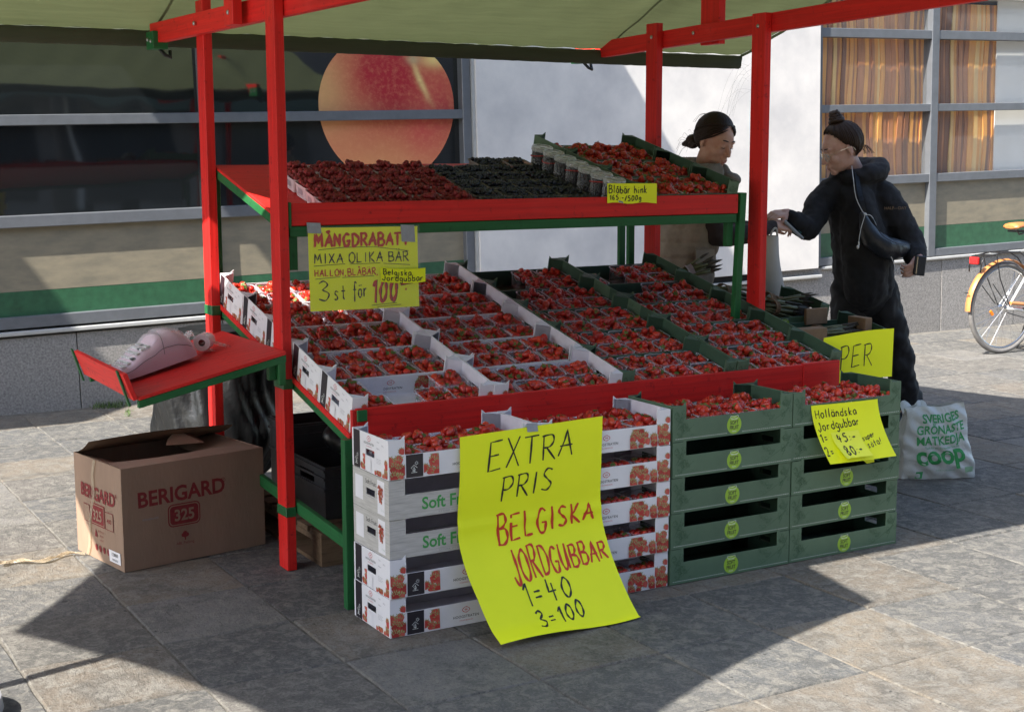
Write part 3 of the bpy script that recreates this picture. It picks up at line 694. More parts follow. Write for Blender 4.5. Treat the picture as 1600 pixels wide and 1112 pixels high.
# canvas roof
def canvas_mat(name, c, tr):
    m = bpy.data.materials.new(name); m.use_nodes = True; nt = m.node_tree; N = nt.nodes; L = nt.links; b = N['Principled BSDF']; out = N['Material Output']
    tc = N.new('ShaderNodeTexCoord'); mp = N.new('ShaderNodeMapping'); mp.inputs['Scale'].default_value = (1.2, 14, 14); L.new(tc.outputs['Object'], mp.inputs[0])
    n = N.new('ShaderNodeTexNoise'); n.inputs['Scale'].default_value = 2.2; n.inputs['Detail'].default_value = 7; n.inputs['Roughness'].default_value = .65; L.new(mp.outputs[0], n.inputs[0])
    mx = N.new('ShaderNodeMix'); mx.data_type = 'RGBA'; L.new(n.outputs[0], mx.inputs[0]); mx.inputs[6].default_value = (*[v*.72 for v in c], 1); mx.inputs[7].default_value = (*[min(1, v*1.25) for v in c], 1)
    L.new(mx.outputs[2], b.inputs['Base Color']); b.inputs['Roughness'].default_value = .85
    t = N.new('ShaderNodeBsdfTranslucent'); L.new(mx.outputs[2], t.inputs[0]); ms = N.new('ShaderNodeMixShader'); ms.inputs[0].default_value = tr
    L.new(b.outputs[0], ms.inputs[1]); L.new(t.outputs[0], ms.inputs[2]); L.new(ms.outputs[0], out.inputs[0])
    n2 = N.new('ShaderNodeTexNoise'); n2.inputs['Scale'].default_value = 9; n2.inputs['Detail'].default_value = 5; L.new(tc.outputs['Object'], n2.inputs[0])
    bp = N.new('ShaderNodeBump'); bp.inputs['Strength'].default_value = .25; bp.inputs['Distance'].default_value = .02; L.new(n2.outputs[0], bp.inputs['Height']); L.new(bp.outputs[0], b.inputs['Normal'])
    return m
M_CANVAS = canvas_mat('green_canvas', (.150, .180, .082), .20)
M_HEM = canvas_mat('canvas_hem', (.062, .072, .042), .05)
XL, XR = -1.19, 3.462
def roofz(x, y):
    z = 2.25+.375*(2.4-y) if y > .9 else 2.25+.375*1.5-.24*(.9-y)
    s = math.sin(math.pi*min(1, max(0, (2.4-y)/1.5))) if y > .9 else 0
    for xc in (-.06, 2.48): z += .030*math.exp(-((x-xc)/.10)**2)*s
    z -= .022*s*(1+math.sin(x*2.2)); z += .004*math.sin(x*17+y*9)*s+.003*math.sin(x*31-y*23)
    return z
def roof(b):
    def P(u_, v_):
        y = 2.40-v_*3.05; x = XL+(XR-XL)*u_
        e = math.sin(math.pi*min(1, max(0, (2.4-y)/3.05))) ; x += (-.05*e if u_ > .5 else .05*e)*abs(2*u_-1)**6
        return (x, y, roofz(x, y))
    b.grid(P, 90, 60, M_CANVAS)
sp_('canvas_roof', roof, 0, smooth=True)
def hem(b):
    n = 150
    def P(u_, v_):
        x = XL+(XR-XL)*u_; a = v_*2*math.pi; wr = .0016*math.sin(x*46+math.sin(x*7)*3)+.001*math.sin(x*93)
        sag = .004*math.sin(x*1.3+1)
        return (x+.012*math.sin(a*1)+0, 2.405+(.013+wr)*math.cos(a), 2.211+sag+(.040+wr*.4)*math.sin(a))
    b.grid(P, n, 14, M_HEM)
    for x in (XL, XR):
        b.poly([(x, 2.405+.014*math.cos(k*.628), 2.211+.040*math.sin(k*.628)) for k in range(10)], M_HEM)
sp_('valance', hem, 0, smooth=True)
def hem2(b): b.box(XL, -.665, 2.38, XR, -.640, 2.45, M_HEM)
sp_('valance', hem2, 0)
M_SEAM = canvas_mat('canvas_seam', (.15, .19, .09), .08)
for xc in (-.05, 2.49):
    def f(b, xc=xc):
        def P(u_, v_): y = 2.38-v_*1.45; x = xc+.014*(u_-.5); return (x, y, roofz(x, y)-.003)
        b.grid(P, 1, 30, M_SEAM)
    sp_('seam', f, 0)
def edge(b):
    def P(u_, v_): y = 2.40-v_*3.05; e = math.sin(math.pi*v_); x = XR-.05*e-.004+.012*u_; return (x, y, roofz(XR, y)-.012*u_-.002)
    b.grid(P, 1, 40, M_SEAM)
sp_('canvas_edge', edge, 0)
sp_('ridge_beam', lambda b: b.box(-.3, .88, 2.70, 2.9, .92, 2.77, R_))
# ------------------------------------------------------------------ crates
CW, CD, CH = .594, .296, .1395
M_CW = mat('white_card', (.80, .79, .81), .5, noise=(8, .06), spec=.5)
M_CIN = mat('white_card_inner', (.72, .70, .77), .75, noise=(20, .08))
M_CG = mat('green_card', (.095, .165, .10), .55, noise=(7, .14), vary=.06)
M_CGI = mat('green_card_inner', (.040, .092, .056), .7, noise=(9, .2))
M_CDK = mat('black_print', (.022, .018, .024), .45)
M_CGR = mat('grey_wood_print', (.50, .485, .455), .6, noise=(7, .30, (.40, .385, .355)), stretch=(1.5, 1.5, 22))
M_PRED = mat('print_red', (.55, .03, .03), .5); M_PGRN = mat('print_green', (.05, .32, .07), .5); M_PGRY = mat('print_grey', (.25, .25, .27), .5); M_PBLK = mat('print_black', (.03, .03, .03), .5)
M_PLIME = mat('print_lime', (.30, .50, .04), .5); M_PWHT = mat('print_white', (.75, .78, .74), .5); M_LINE = mat('print_dark_green', (.030, .085, .038), .6)
def print_berry_mat(name, c, d):
    m = bpy.data.materials.new(name); m.use_nodes = True; nt = m.node_tree; N = nt.nodes; L = nt.links; b = N['Principled BSDF']
    tc = N.new('ShaderNodeTexCoord'); vo = N.new('ShaderNodeTexVoronoi'); vo.inputs['Scale'].default_value = 190; L.new(tc.outputs['Object'], vo.inputs[0])
    r = N.new('ShaderNodeMapRange'); r.inputs[1].default_value = .08; r.inputs[2].default_value = .22; r.inputs[3].default_value = .3; r.inputs[4].default_value = 1; L.new(vo.outputs['Distance'], r.inputs[0])
    n = N.new('ShaderNodeTexNoise'); n.inputs['Scale'].default_value = 38; n.inputs['Detail'].default_value = 3; L.new(tc.outputs['Object'], n.inputs[0])
    m1 = N.new('ShaderNodeMix'); m1.data_type = 'RGBA'; q = N.new('ShaderNodeMapRange'); q.inputs[1].default_value = .35; q.inputs[2].default_value = .65; L.new(n.outputs[0], q.inputs[0]); L.new(q.outputs[0], m1.inputs[0])
    m1.inputs[6].default_value = (*c, 1); m1.inputs[7].default_value = (*d, 1)
    m2 = N.new('ShaderNodeMix'); m2.data_type = 'RGBA'; L.new(r.outputs[0], m2.inputs[0]); m2.inputs[6].default_value = (.66, .26, .16, 1); L.new(m1.outputs[2], m2.inputs[7])
    L.new(m2.outputs[2], b.inputs['Base Color']); b.inputs['Roughness'].default_value = .45; return m
PB = [print_berry_mat('printed_strawberry', (.50, .035, .03), (.60, .12, .09)), print_berry_mat('printed_strawberry_deep', (.36, .02, .02), (.46, .05, .04))]
M_PLEAF = mat('printed_leaf', (.36, .40, .16), .5, noise=(60, .5)); M_PSHADE = mat('printed_deep_red', (.20, .02, .02), .5)
def pberry(mb, P, cx, cy, r, k, lay=0, rot=0.0, clip=None):
    pts = []
    for i in range(16):
        a = 2*math.pi*i/16; y = math.sin(a)*1.12-.06; x = math.cos(a)*(1.0 if y > -.1 else 1.0-.42*(-y)); c, s = math.cos(rot), math.sin(rot)
        X = cx+r*(x*c-y*s); Y = cy+r*(x*s+y*c)
        if clip: X = min(max(X, clip[0]), clip[2]); Y = min(max(Y, clip[1]), clip[3])
        pts.append(P(X, Y, lay))
    mb.poly(pts, PB[k])
    for j in range(5):
        a = math.pi/2+rot+(j-2)*.55; t = (cx+r*1.45*math.cos(a), cy+r*1.45*math.sin(a)); b0 = (cx+r*.75*math.cos(a-.22), cy+r*.8*math.sin(a-.22)); b1 = (cx+r*.75*math.cos(a+.22), cy+r*.8*math.sin(a+.22))
        q = [b0, t, b1]
        if clip: q = [(min(max(X, clip[0]), clip[2]), min(max(Y, clip[1]), clip[3])) for X, Y in q]
        mb.poly([P(X, Y, lay+1) for X, Y in q], M_PLEAF)
def pcluster(mb, P, x0, y0, x1, y1, dense=1.0, seed=0, r0=.016):
    r = random.Random(seed); n = int((x1-x0)*(y1-y0)/(r0*r0*1.7)*dense); lay = 1; clip = (x0, y0, x1, y1)
    pts = sorted(((r.uniform(x0+.004, x1-.004), y0+(y1-y0)*(r.random()**1.35)*.92) for _ in range(max(3, n))), key=lambda p: -p[1])
    for cx, cy in pts:
        pberry(mb, P, cx, cy, r0*r.uniform(.75, 1.1), r.choice((0, 0, 1)), lay, r.uniform(-.5, .5), clip); lay += 2
def eye_logo(mb, P, cx, cy, s, lay=1):
    up_ = [(cx-s+2*s*i/12, cy+s*.62*math.sin(math.pi*i/12)**.8) for i in range(13)]; dn = [(cx-s+2*s*i/12, cy-s*.62*math.sin(math.pi*i/12)**.8) for i in range(13)]
    Q = lambda x, y: P(x, y, lay)
    ribbon(mb, Q, up_, s*.13, M_PRED); ribbon(mb, Q, dn, s*.13, M_PRED)
    for seg in ([(cx-s*.45, cy), (cx+s*.45, cy)], [(cx-s*.18, cy-s*.28), (cx-s*.18, cy+s*.28)], [(cx+s*.18, cy-s*.28), (cx+s*.18, cy+s*.28)]): ribbon(mb, Q, seg, s*.11, M_PRED)
def house_logo(mb, P, cx, cy, s, lay=2):
    Q = lambda x, y: P(x, y, lay); w = s*.13
    for seg in ([(-.9, .05), (-.1, .75), (.75, .05)], [(-.6, .0), (-.6, -.2)], [(-.8, -1.0), (.7, -1.0)], [(-.1, -1.0), (-.1, .35)], [(-.5, -.65), (.3, -.65)], [(-.45, -.3), (-.1, -.65), (.28, -.25)], [(-.3, .0), (-.1, -.2), (.12, .05)]):
        ribbon(mb, Q, [(cx+a*s, cy+b*s) for a, b in seg], w, M_PWHT)
    ox, oy = cx+.55*s, cy+1.15*s
    for k in range(8):
        a = k*math.pi/4; ribbon(mb, Q, [(ox+s*.18*math.cos(a), oy+s*.18*math.sin(a)), (ox+s*.48*math.cos(a), oy+s*.48*math.sin(a))], w*.8, M_PWHT)
def scribble(mb, P, x0, y0, x1, y1, seed, lay=1):
    r = random.Random(seed); Q = lambda x, y: P(x, y, lay); w = .0011
    cx, cy = (x0+x1)/2, (y0+y1)/2
    n = 10
    for k in range(n):
        a = (r.uniform(x0, x1), r.uniform(y0, y1)); rr = r.uniform(.006, .012)*min(1, (y1-y0)/.05)
        if k % 2: ribbon(mb, Q, _smooth([(a[0]+rr*math.cos(t*1.05), a[1]+rr*.85*math.sin(t*1.05)) for t in range(7)]), w, M_LINE)
        else:
            b = (a[0]+r.uniform(.012, .03)*r.choice((-1, 1)), a[1]+r.uniform(.006, .02)); mid = ((a[0]+b[0])/2+r.uniform(-.008, .008), (a[1]+b[1])/2+.006)
            ribbon(mb, Q, _smooth([a, mid, b, ((a[0]+b[0])/2, (a[1]+b[1])/2-.006), a]), w, M_LINE)
            ribbon(mb, Q, [a, b], w*.8, M_LINE)
    ribbon(mb, Q, _smooth([(x0, y0), (cx, cy-.004), (x1, y1)]), w*1.1, M_LINE)
FH = .084  # height of the long side between the corner flaps
FL = .062
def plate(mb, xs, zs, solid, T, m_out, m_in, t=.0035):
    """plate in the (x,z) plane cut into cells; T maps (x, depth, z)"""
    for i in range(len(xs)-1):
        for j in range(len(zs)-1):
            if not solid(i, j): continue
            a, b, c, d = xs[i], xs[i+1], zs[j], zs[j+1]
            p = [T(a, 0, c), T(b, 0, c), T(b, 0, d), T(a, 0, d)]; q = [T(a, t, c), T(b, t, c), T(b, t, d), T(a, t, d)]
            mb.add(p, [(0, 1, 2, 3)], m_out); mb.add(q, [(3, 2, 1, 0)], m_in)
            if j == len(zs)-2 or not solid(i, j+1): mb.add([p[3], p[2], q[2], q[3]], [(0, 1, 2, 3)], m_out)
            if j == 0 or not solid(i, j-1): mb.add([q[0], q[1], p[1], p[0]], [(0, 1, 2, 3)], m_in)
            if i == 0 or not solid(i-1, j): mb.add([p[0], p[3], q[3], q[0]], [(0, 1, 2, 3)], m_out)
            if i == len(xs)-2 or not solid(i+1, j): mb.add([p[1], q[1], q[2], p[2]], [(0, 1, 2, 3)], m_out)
def crate_meshes(style):
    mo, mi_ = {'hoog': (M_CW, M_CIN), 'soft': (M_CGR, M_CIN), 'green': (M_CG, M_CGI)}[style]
    H = CH-.0012; res = []
    b = MB(); b.box(.004, .004, .001, CW-.004, CD-.004, .005, mi_); res.append(('base', b.mesh('crate_base')))
    for side in (0, 1):
        T = (lambda x, d, z: (x, d, z)) if side == 0 else (lambda x, d, z: (CW-x, CD-d, z))
        b = MB(); xs = [0, FL, CW-FL, CW]; zs = [0, FH, H]
        plate(b, xs, zs, lambda i, j: not (i == 1 and j == 1), T, mo, mi_)
        # folded tabs standing on the corner flaps and the slanting braces behind them
        for x0, s in ((FL, 1), (CW-FL, -1)):
            q = [(x0-s*.016, .0005, H), (x0-s*.001, .0005, H), (x0-s*.0, .0005, H+.013), (x0-s*.006, .0005, H+.009)]
            b.add([T(*p) for p in q]+[T(p[0], .003, p[2]) for p in q], [(0, 1, 2, 3), (7, 6, 5, 4), (0, 3, 7, 4), (1, 5, 6, 2), (3, 2, 6, 7)], mo)
            xa = 0.004 if s > 0 else CW-.004
            v = [T(xa, .045, .006), T(x0-s*.004, .004, .006), T(x0-s*.004, .004, H-.002), T(xa, .045, H-.002)]
            b.add(v, [(0, 1, 2, 3), (3, 2, 1, 0)], mi_)
            b.add([T(xa, .004, H-.001), T(x0-s*.004, .004, H-.001), T(xa, .045, H-.001)], [(0, 1, 2)], mi_)
        if side == 0:
            P = lambda x, y, l=1: (x, -.00025-.00012*l, y)
            if style == 'hoog':
                for a, c in ((0, FL), (CW-FL, CW)):
                    pcluster(b, P, a+.001, .002, c-.001, .088, 1.25, 3, .0165)
                    pberry(b, P, a+.05, .098, .012, 0, 1, .6, (a, 0, c, H))
                b.poly([P(FL+.004, .002, 1), P(FL+.070, .002, 1), P(FL+.070, FH-.001, 1), P(FL+.004, FH-.001, 1)], M_CDK)
                house_logo(b, P, FL+.036, .034, .015)
                pcluster(b, P, FL+.072, .006, FL+.132, .078, .8, 5, .0165)
                eye_logo(b, P, .300, .056, .016); print_text(b, lambda x, y: P(x, y, 1), 'HOOGSTRATEN', .300, .027, .0135, M_PBLK, .01, 1, 1.1); print_text(b, lambda x, y: P(x, y, 1), 'STRAWBERRIES', .300, .015, .0065, M_PRED, 0, 1, 1.3)
                pcluster(b, P, .405, .003, CW-FL-.001, .076, 1.15, 8, .0165)
            elif style == 'soft':
                print_text(b, lambda x, y: P(x, y, 1), 'Soft Fruit', .235, .026, .060, M_PGRN, .022, .96)
                print_text(b, lambda x, y: P(x, y, 1), 'STORE IN A COOL PLACE', .28, .008, .006, M_PGRY, 0, 2.6)
                for z in (.030, .058, .100): ribbon(b, lambda x, y: P(x, y, 1), [(0, z), (.03, z+.001), (.06, z)], .0008, M_PGRY)
            else:
                scribble(b, P, .020, .014, .100, .060, 11); scribble(b, P, .015, .05, .05, .12, 12); scribble(b, P, .44, .018, .565, .075, 13); scribble(b, P, .54, .03, .585, .12, 14)
                cx, cy = .297, .041
                b.poly([P(cx+.036*math.cos(k*.2618), cy+.036*math.sin(k*.2618), 1) for k in range(24)], M_PLIME)
                print_text(b, lambda x, y: P(x, y, 2), 'SOFT', cx, cy+.001, .021, M_PBLK, .025, .82); print_text(b, lambda x, y: P(x, y, 2), 'FRUIT', cx, cy-.018, .021, M_PBLK, .025, .82)
                print_text(b, lambda x, y: P(x, y, 2), 'FRESH', cx, cy-.029, .007, M_PWHT, .0, 1.1); print_text(b, lambda x, y: P(x, y, 2), 'FRESH FRUIT', cx, cy+.019, .005, M_PWHT, .0, 1.1)
                ribbon(b, lambda x, y: P(x, y, 2), _smooth([(cx-.018, cy+.026), (cx-.017, cy+.035), (cx, cy+.031), (cx+.017, cy+.036), (cx+.019, cy+.026), (cx, cy+.023), (cx-.018, cy+.026)]), .0016, M_PWHT)
                x = .012
                while x < CW-.014:
                    if not (cx-.036 < x < cx+.034): ribbon(b, lambda x, y: P(x, y, 1), [(x, .0105), (x+.0075, .0107)], .0016, M_PWHT)
                    x += .0105
        res.append(('front_panel' if side == 0 else 'back_panel', b.mesh('crate_long_side')))
        # short side with a hand hole
        T = (lambda s, d, z: (d, CD-s, z)) if side == 0 else (lambda s, d, z: (CW-d, s, z))
        b = MB(); xs = [.0036, .112, .184, CD-.0036]; zs = [0, .058, .082, H]
        plate(b, xs, zs, lambda i, j: not (i == 1 and j == 1), T, mo, mi_)
        P = lambda s, z, l=1: T(s, -.00025-.00012*l, z)
        if side == 0:
            if style == 'hoog':
                b.poly([P(.012, .001), P(.066, .001), P(.066, H-.001), P(.012, H-.001)], M_CDK); 
                P2 = lambda s, z, l=1: P(.040-(z-.034)*.0+ (s), z, l)
                house_logo(b, P, .036, .030, .015)
                pcluster(b, P, .068, .004, .108, .060, 1.0, 15, .013); pcluster(b, P, .186, .002, .284, .020, 1.0, 16, .012); pcluster(b, P, .262, .004, .288, .075, 1.1, 17, .013)
                b.poly([P(.112, .003, 16), P(.158, .003, 16), P(.158, .050, 16), P(.112, .050, 16)], M_CW)
                eye_logo(b, P, .140, .120, .015); print_text(b, lambda x, y: P(x, y, 1), 'HOOGSTRATEN', .140, .099, .011, M_PBLK, .01, 1, 1.05); print_text(b, lambda x, y: P(x, y, 1), 'STRAWBERRIES', .140, .090, .0055, M_PRED, 0, 1, 1.2)
                for q, (x, y, tx) in enumerate(((.215, .118, 'Class I'), (.215, .095, 'Belgium'), (.250, .110, '500 g'))): print_text(b, lambda a, c: P(a, c, 1), tx, x, y, .0075, M_PGRY)
                for q in range(4): ribbon(b, lambda a, c: P(a, c, 1), [(.200, .060-q*.005), (.240-.006*(q % 2), .060-q*.005)], .0010, M_PGRY)
            elif style == 'soft':
                print_text(b, lambda x, y: P(x, y, 1), 'Soft Fruit', .150, .098, .024, M_PBLK, .005, .95)
                b.poly([P(.02, .03), P(.085, .03), P(.085, .115), P(.02, .115)], M_CW)
                b.poly([P(.205, .008), P(.262, .008), P(.262, .128), P(.205, .128)], M_CW)
                r = random.Random(6)
                for k_ in range(34):
                    a = r.uniform(0, 6.3); q = r.random()**.5; pberry(b, P, .233+.019*q*math.cos(a), .082+.034*q*math.sin(a), .0048, k_ % 2, 2+k_, r.uniform(-2, 2))
                print_text(b, lambda x, y: P(x, y, 1), 'Fruit', .246, .020, .014, M_PGRN, .01)
                for z in (.055, .052): ribbon(b, lambda x, y: P(x, y, 1), [(.11, z), (.185, z)], .001, M_PGRY)
                for z in (.030, .058, .100, .12): ribbon(b, lambda x, y: P(x, y, 1), [(.262, z), (.29, z+.001)], .0008, M_PGRY)
            else:
                scribble(b, P, .02, .02, .10, .12, 21); scribble(b, P, .19, .02, .28, .12, 22)
                b.poly([P(.135, .012), P(.175, .012), P(.175, .045), P(.135, .045)], M_PWHT)
        elif style == 'green': b.poly([P(.12, .022), P(.16, .022), P(.16, .05), P(.12, .05)], M_PWHT)
        res.append(('end_panel', b.mesh('crate_end')))
    return res
CM = {s: crate_meshes(s) for s in ('hoog', 'soft', 'green')}
GRP = {'hoog': 'white strawberry crates', 'soft': 'grey wood-look fruit crates', 'green': 'green fruit crates'}
def crate(style, M, label):
    t = thing({'hoog': 'white_crate', 'soft': 'grey_crate', 'green': 'green_crate'}[style], label, 'crate', group=GRP[style], M=M)
    for nm, me in CM[style]: link(nm, me, t)
    return t

# ------------------------------------------------------------------ berries
def berry_mat(name, joined, cols, rough=.32, seeds=True, vary=.35, bump=.4, scale=220, sss=.08):
    m = bpy.data.materials.new(name); m.use_nodes = True; nt = m.node_tree; N = nt.nodes; L = nt.links; b = N['Principled BSDF']
    if joined: at = N.new('ShaderNodeAttribute'); at.attribute_name = 'rnd'; rn = at.outputs['Fac']
    else: oi = N.new('ShaderNodeObjectInfo'); rn = oi.outputs['Random']
    rp = N.new('ShaderNodeValToRGB'); L.new(rn, rp.inputs[0]); cr = rp.color_ramp
    for i, c in enumerate(cols):
        e = cr.elements[i] if i < 2 else cr.elements.new(.5); e.position = i/(len(cols)-1) if i != 1 else e.position
        e.color = (*c, 1)
    cr.elements[0].position = 0
    for i in range(len(cr.elements)): cr.elements[i].position = i/(len(cr.elements)-1); cr.elements[i].color = (*cols[i], 1)
    c = rp.outputs[0]; tc = N.new('ShaderNodeTexCoord')
    n = N.new('ShaderNodeTexNoise'); n.inputs['Scale'].default_value = 60; n.inputs['Detail'].default_value = 3; L.new(tc.outputs['Object'], n.inputs[0])
    q = N.new('ShaderNodeMapRange'); q.inputs[1].default_value = .3; q.inputs[2].default_value = .7; q.inputs[3].default_value = 1-vary; q.inputs[4].default_value = 1.15; L.new(n.outputs[0], q.inputs[0])
    hs = N.new('ShaderNodeHueSaturation'); L.new(q.outputs[0], hs.inputs['Value']); L.new(c, hs.inputs['Color']); c = hs.outputs[0]
    vo = N.new('ShaderNodeTexVoronoi'); vo.inputs['Scale'].default_value = scale; L.new(tc.outputs['Object'], vo.inputs[0])
    if seeds:
        r = N.new('ShaderNodeMapRange'); r.inputs[1].default_value = .10; r.inputs[2].default_value = .26; r.inputs[3].default_value = .75; r.inputs[4].default_value = 0; L.new(vo.outputs['Distance'], r.inputs[0])
        m2 = N.new('ShaderNodeMix'); m2.data_type = 'RGBA'; L.new(r.outputs[0], m2.inputs[0]); L.new(c, m2.inputs[6]); m2.inputs[7].default_value = (.62, .30, .08, 1); c = m2.outputs[2]
    L.new(c, b.inputs['Base Color']); b.inputs['Roughness'].default_value = rough; b.inputs['Specular IOR Level'].default_value = .6
    if sss: b.inputs['Subsurface Weight'].default_value = sss; b.inputs['Subsurface Radius'].default_value = (.6, .12, .08); b.inputs['Subsurface Scale'].default_value = .006
    bp = N.new('ShaderNodeBump'); bp.inputs['Strength'].default_value = bump; bp.inputs['Distance'].default_value = .0015; L.new(vo.outputs['Distance'], bp.inputs['Height']); L.new(bp.outputs[0], b.inputs['Normal'])
    return m
SB = [(.40, .012, .010), (.54, .020, .013), (.60, .028, .015), (.64, .055, .020), (.46, .016, .012)]
M_SB1 = berry_mat('strawberry', False, SB); M_SB2 = berry_mat('strawberry_heap', True, SB)
RB = [(.20, .008, .012), (.27, .010, .014), (.34, .014, .017)]
M_RB1 = berry_mat('raspberry', False, RB, .55, False, .3, .9, 330, .1); M_RB2 = berry_mat('raspberry_heap', True, RB, .55, False, .3, .9, 330, .1)
BB = [(.008, .009, .018), (.020, .025, .055), (.010, .011, .020)]
M_BB = berry_mat('blueberry_heap', True, BB, .45, False, .3, .3, 150, 0)
M_LEAF = mat('calyx', (.10, .19, .035), .6, noise=(50, .4))
def berry_geo(kind, seed):
    r = random.Random(seed); V = []; F = []; Mx = []
    if kind == 'straw':
        prof = [(.0, -.022), (.006, -.0200), (.0105, -.0125), (.0140, -.0035), (.0152, .0050), (.0128, .0115), (.0070, .0150), (.0, .0135)]; seg = 9
        a1, a2 = r.uniform(0, 6), r.uniform(0, 6)
        for i, (q, z) in enumerate(prof):
            for k in range(seg):
                a = 2*math.pi*k/seg; w = 1+.09*math.sin(2*a+a1)+.06*math.sin(3*a+a2); V.append((q*w*math.cos(a)+z*.12*math.sin(a1), q*w*.94*math.sin(a), z*(1+.05*math.sin(a+a2))))
        for i in range(len(prof)-1):
            for k in range(seg): F.append((i*seg+k, i*seg+(k+1) % seg, (i+1)*seg+(k+1) % seg, (i+1)*seg+k)); Mx.append(0)
        if seed % 2 == 0:
            for k in range(7):
                a = 2*math.pi*k/7+r.uniform(-.2, .2); l = r.uniform(.011, .016); o = len(V); c, s = math.cos(a), math.sin(a)
                V += [(0, 0, .0150), (c*l*.55-s*.003, s*l*.55+c*.003, .0172), (c*l, s*l, .0120+r.uniform(0, .006)), (c*l*.55+s*.003, s*l*.55-c*.003, .0172)]; F.append((o, o+1, o+2, o+3)); Mx.append(1)
            o = len(V); V += [(-.001, 0, .014), (.001, 0, .014), (.003, .001, .024)]; F.append((o, o+1, o+2)); Mx.append(1)
    elif kind == 'rasp':
        seg = 8; ring = 6
        for i in range(ring+1):
            t = math.pi*i/ring; z = -math.cos(t)*.0115; q = math.sin(t)*.0105*(1-.15*math.cos(t))
            for k in range(seg):
                a = 2*math.pi*(k+.5*(i % 2))/seg; w = 1+(.10 if (k+i) % 2 else -.07); V.append((q*w*math.cos(a), q*w*math.sin(a), z))
        for i in range(ring):
            for k in range(seg): F.append((i*seg+k, i*seg+(k+1) % seg, (i+1)*seg+(k+1) % seg, (i+1)*seg+k)); Mx.append(0)
    else:
        seg = 7; ring = 5; R0 = .0090
        for i in range(ring+1):
            t = math.pi*i/ring
            for k in range(seg): a = 2*math.pi*k/seg; V.append((R0*math.sin(t)*math.cos(a), R0*math.sin(t)*math.sin(a), -math.cos(t)*R0*.85))
        for i in range(ring):
            for k in range(seg): F.append((i*seg+k, i*seg+(k+1) % seg, (i+1)*seg+(k+1) % seg, (i+1)*seg+k)); Mx.append(0)
    return V, F, Mx
GEO = {k: [berry_geo(k, s) for s in range(n)] for k, n in (('straw', 6), ('rasp', 3), ('blue', 1))}
def single_mesh(kind, i, mats):
    V, F, Mx = GEO[kind][i]; me = bpy.data.meshes.new(kind+'berry'); me.from_pydata(V, [], F)
    for m in mats: me.materials.append(m)
    me.polygons.foreach_set('material_index', Mx); me.shade_smooth(); me.update(); return me
def heap(name, items, kind, mats, label, cat, group=None):
    """items: list of (matrix, variant) -> one joined mesh of kind stuff"""
    vs = []; loops = []; starts = []; tots = []; mi_ = []; rn = []; nv = 0; nl = 0; r = random.Random(5)
    for M, g in items:
        V, F, Mx = GEO[kind][g]; A = np.array(M); v = np.array(V) @ A[:3, :3].T + A[:3, 3]; vs.append(v); q = r.random(); rn += [q]*len(V)
        for f in F: starts.append(nl); tots.append(len(f)); loops += [nv+a for a in f]; nl += len(f)
        mi_ += Mx; nv += len(V)
    me = bpy.data.meshes.new(name); me.vertices.add(nv); me.vertices.foreach_set('co', np.concatenate(vs).ravel().astype(np.float32))
    me.loops.add(nl); me.loops.foreach_set('vertex_index', loops); me.polygons.add(len(starts)); me.polygons.foreach_set('loop_start', starts)
    try: me.polygons.foreach_set('loop_total', tots)
    except Exception: pass
    for m in mats: me.materials.append(m)
    me.polygons.foreach_set('material_index', mi_); at = me.attributes.new('rnd', 'FLOAT', 'POINT'); at.data.foreach_set('value', rn)
    me.update(calc_edges=True); me.validate(); me.shade_smooth()
    o = link(name, me); tag(o, label, cat, group); o['kind'] = 'stuff'; return o
def rotm(r, tilt=1.0):
    return Matrix.Rotation(r.uniform(0, 6.283), 4, 'Z') @ Matrix.Rotation(r.gauss(0, 1)*tilt, 4, 'X') @ Matrix.Rotation(r.uniform(0, 6.283), 4, 'Z')

# punnets
M_CLEAR = clear_mat('clear_punnet', (.97, .97, .98), .12, .035, (.85, .85, .9)); M_RIM = clear_mat('punnet_rim', (1, 1, 1), .15, .13, (.85, .83, .9))
PW, PD, PH = .136, .130, .078
def punnet_mesh(pw, pd, ph, m1, m2, taper=.86, rimw=.005, rc=.022):
    b = MB(); 
    def ring(sx, sy, z, rr):
        out = []
        for cx, cy, a0 in ((1, 1, 0), (-1, 1, 90), (-1, -1, 180), (1, -1, 270)):
            for k in range(4):
                a = math.radians(a0+k*30); out.append((cx*(sx-rr)+rr*math.cos(a), cy*(sy-rr)+rr*math.sin(a), z))
        return out
    R = [ring(pw/2*taper, pd/2*taper, .0, rc*.8), ring(pw/2-rimw, pd/2-rimw, ph-.003, rc)]
    n = 16; v = R[0]+R[1]; b.add(v, [(i, (i+1) % n, n+(i+1) % n, n+i) for i in range(n)]+[tuple(range(n))[::-1]], m1)
    A = ring(pw/2-rimw, pd/2-rimw, ph-.002, rc); B = ring(pw/2, pd/2, ph, rc+.003); C_ = ring(pw/2, pd/2, ph-.006, rc+.003)
    b.add(A+B+C_, [(i, (i+1) % n, n+(i+1) % n, n+i) for i in range(n)]+[(n+i, n+(i+1) % n, 2*n+(i+1) % n, 2*n+i) for i in range(n)], m2)
    return b.mesh('punnet')
PM = punnet_mesh(PW, PD, PH, M_CLEAR, M_RIM)
straws = []   # (world matrix, variant, distance, where)
ORD = ('first', 'second', 'third', 'fourth', 'fifth')
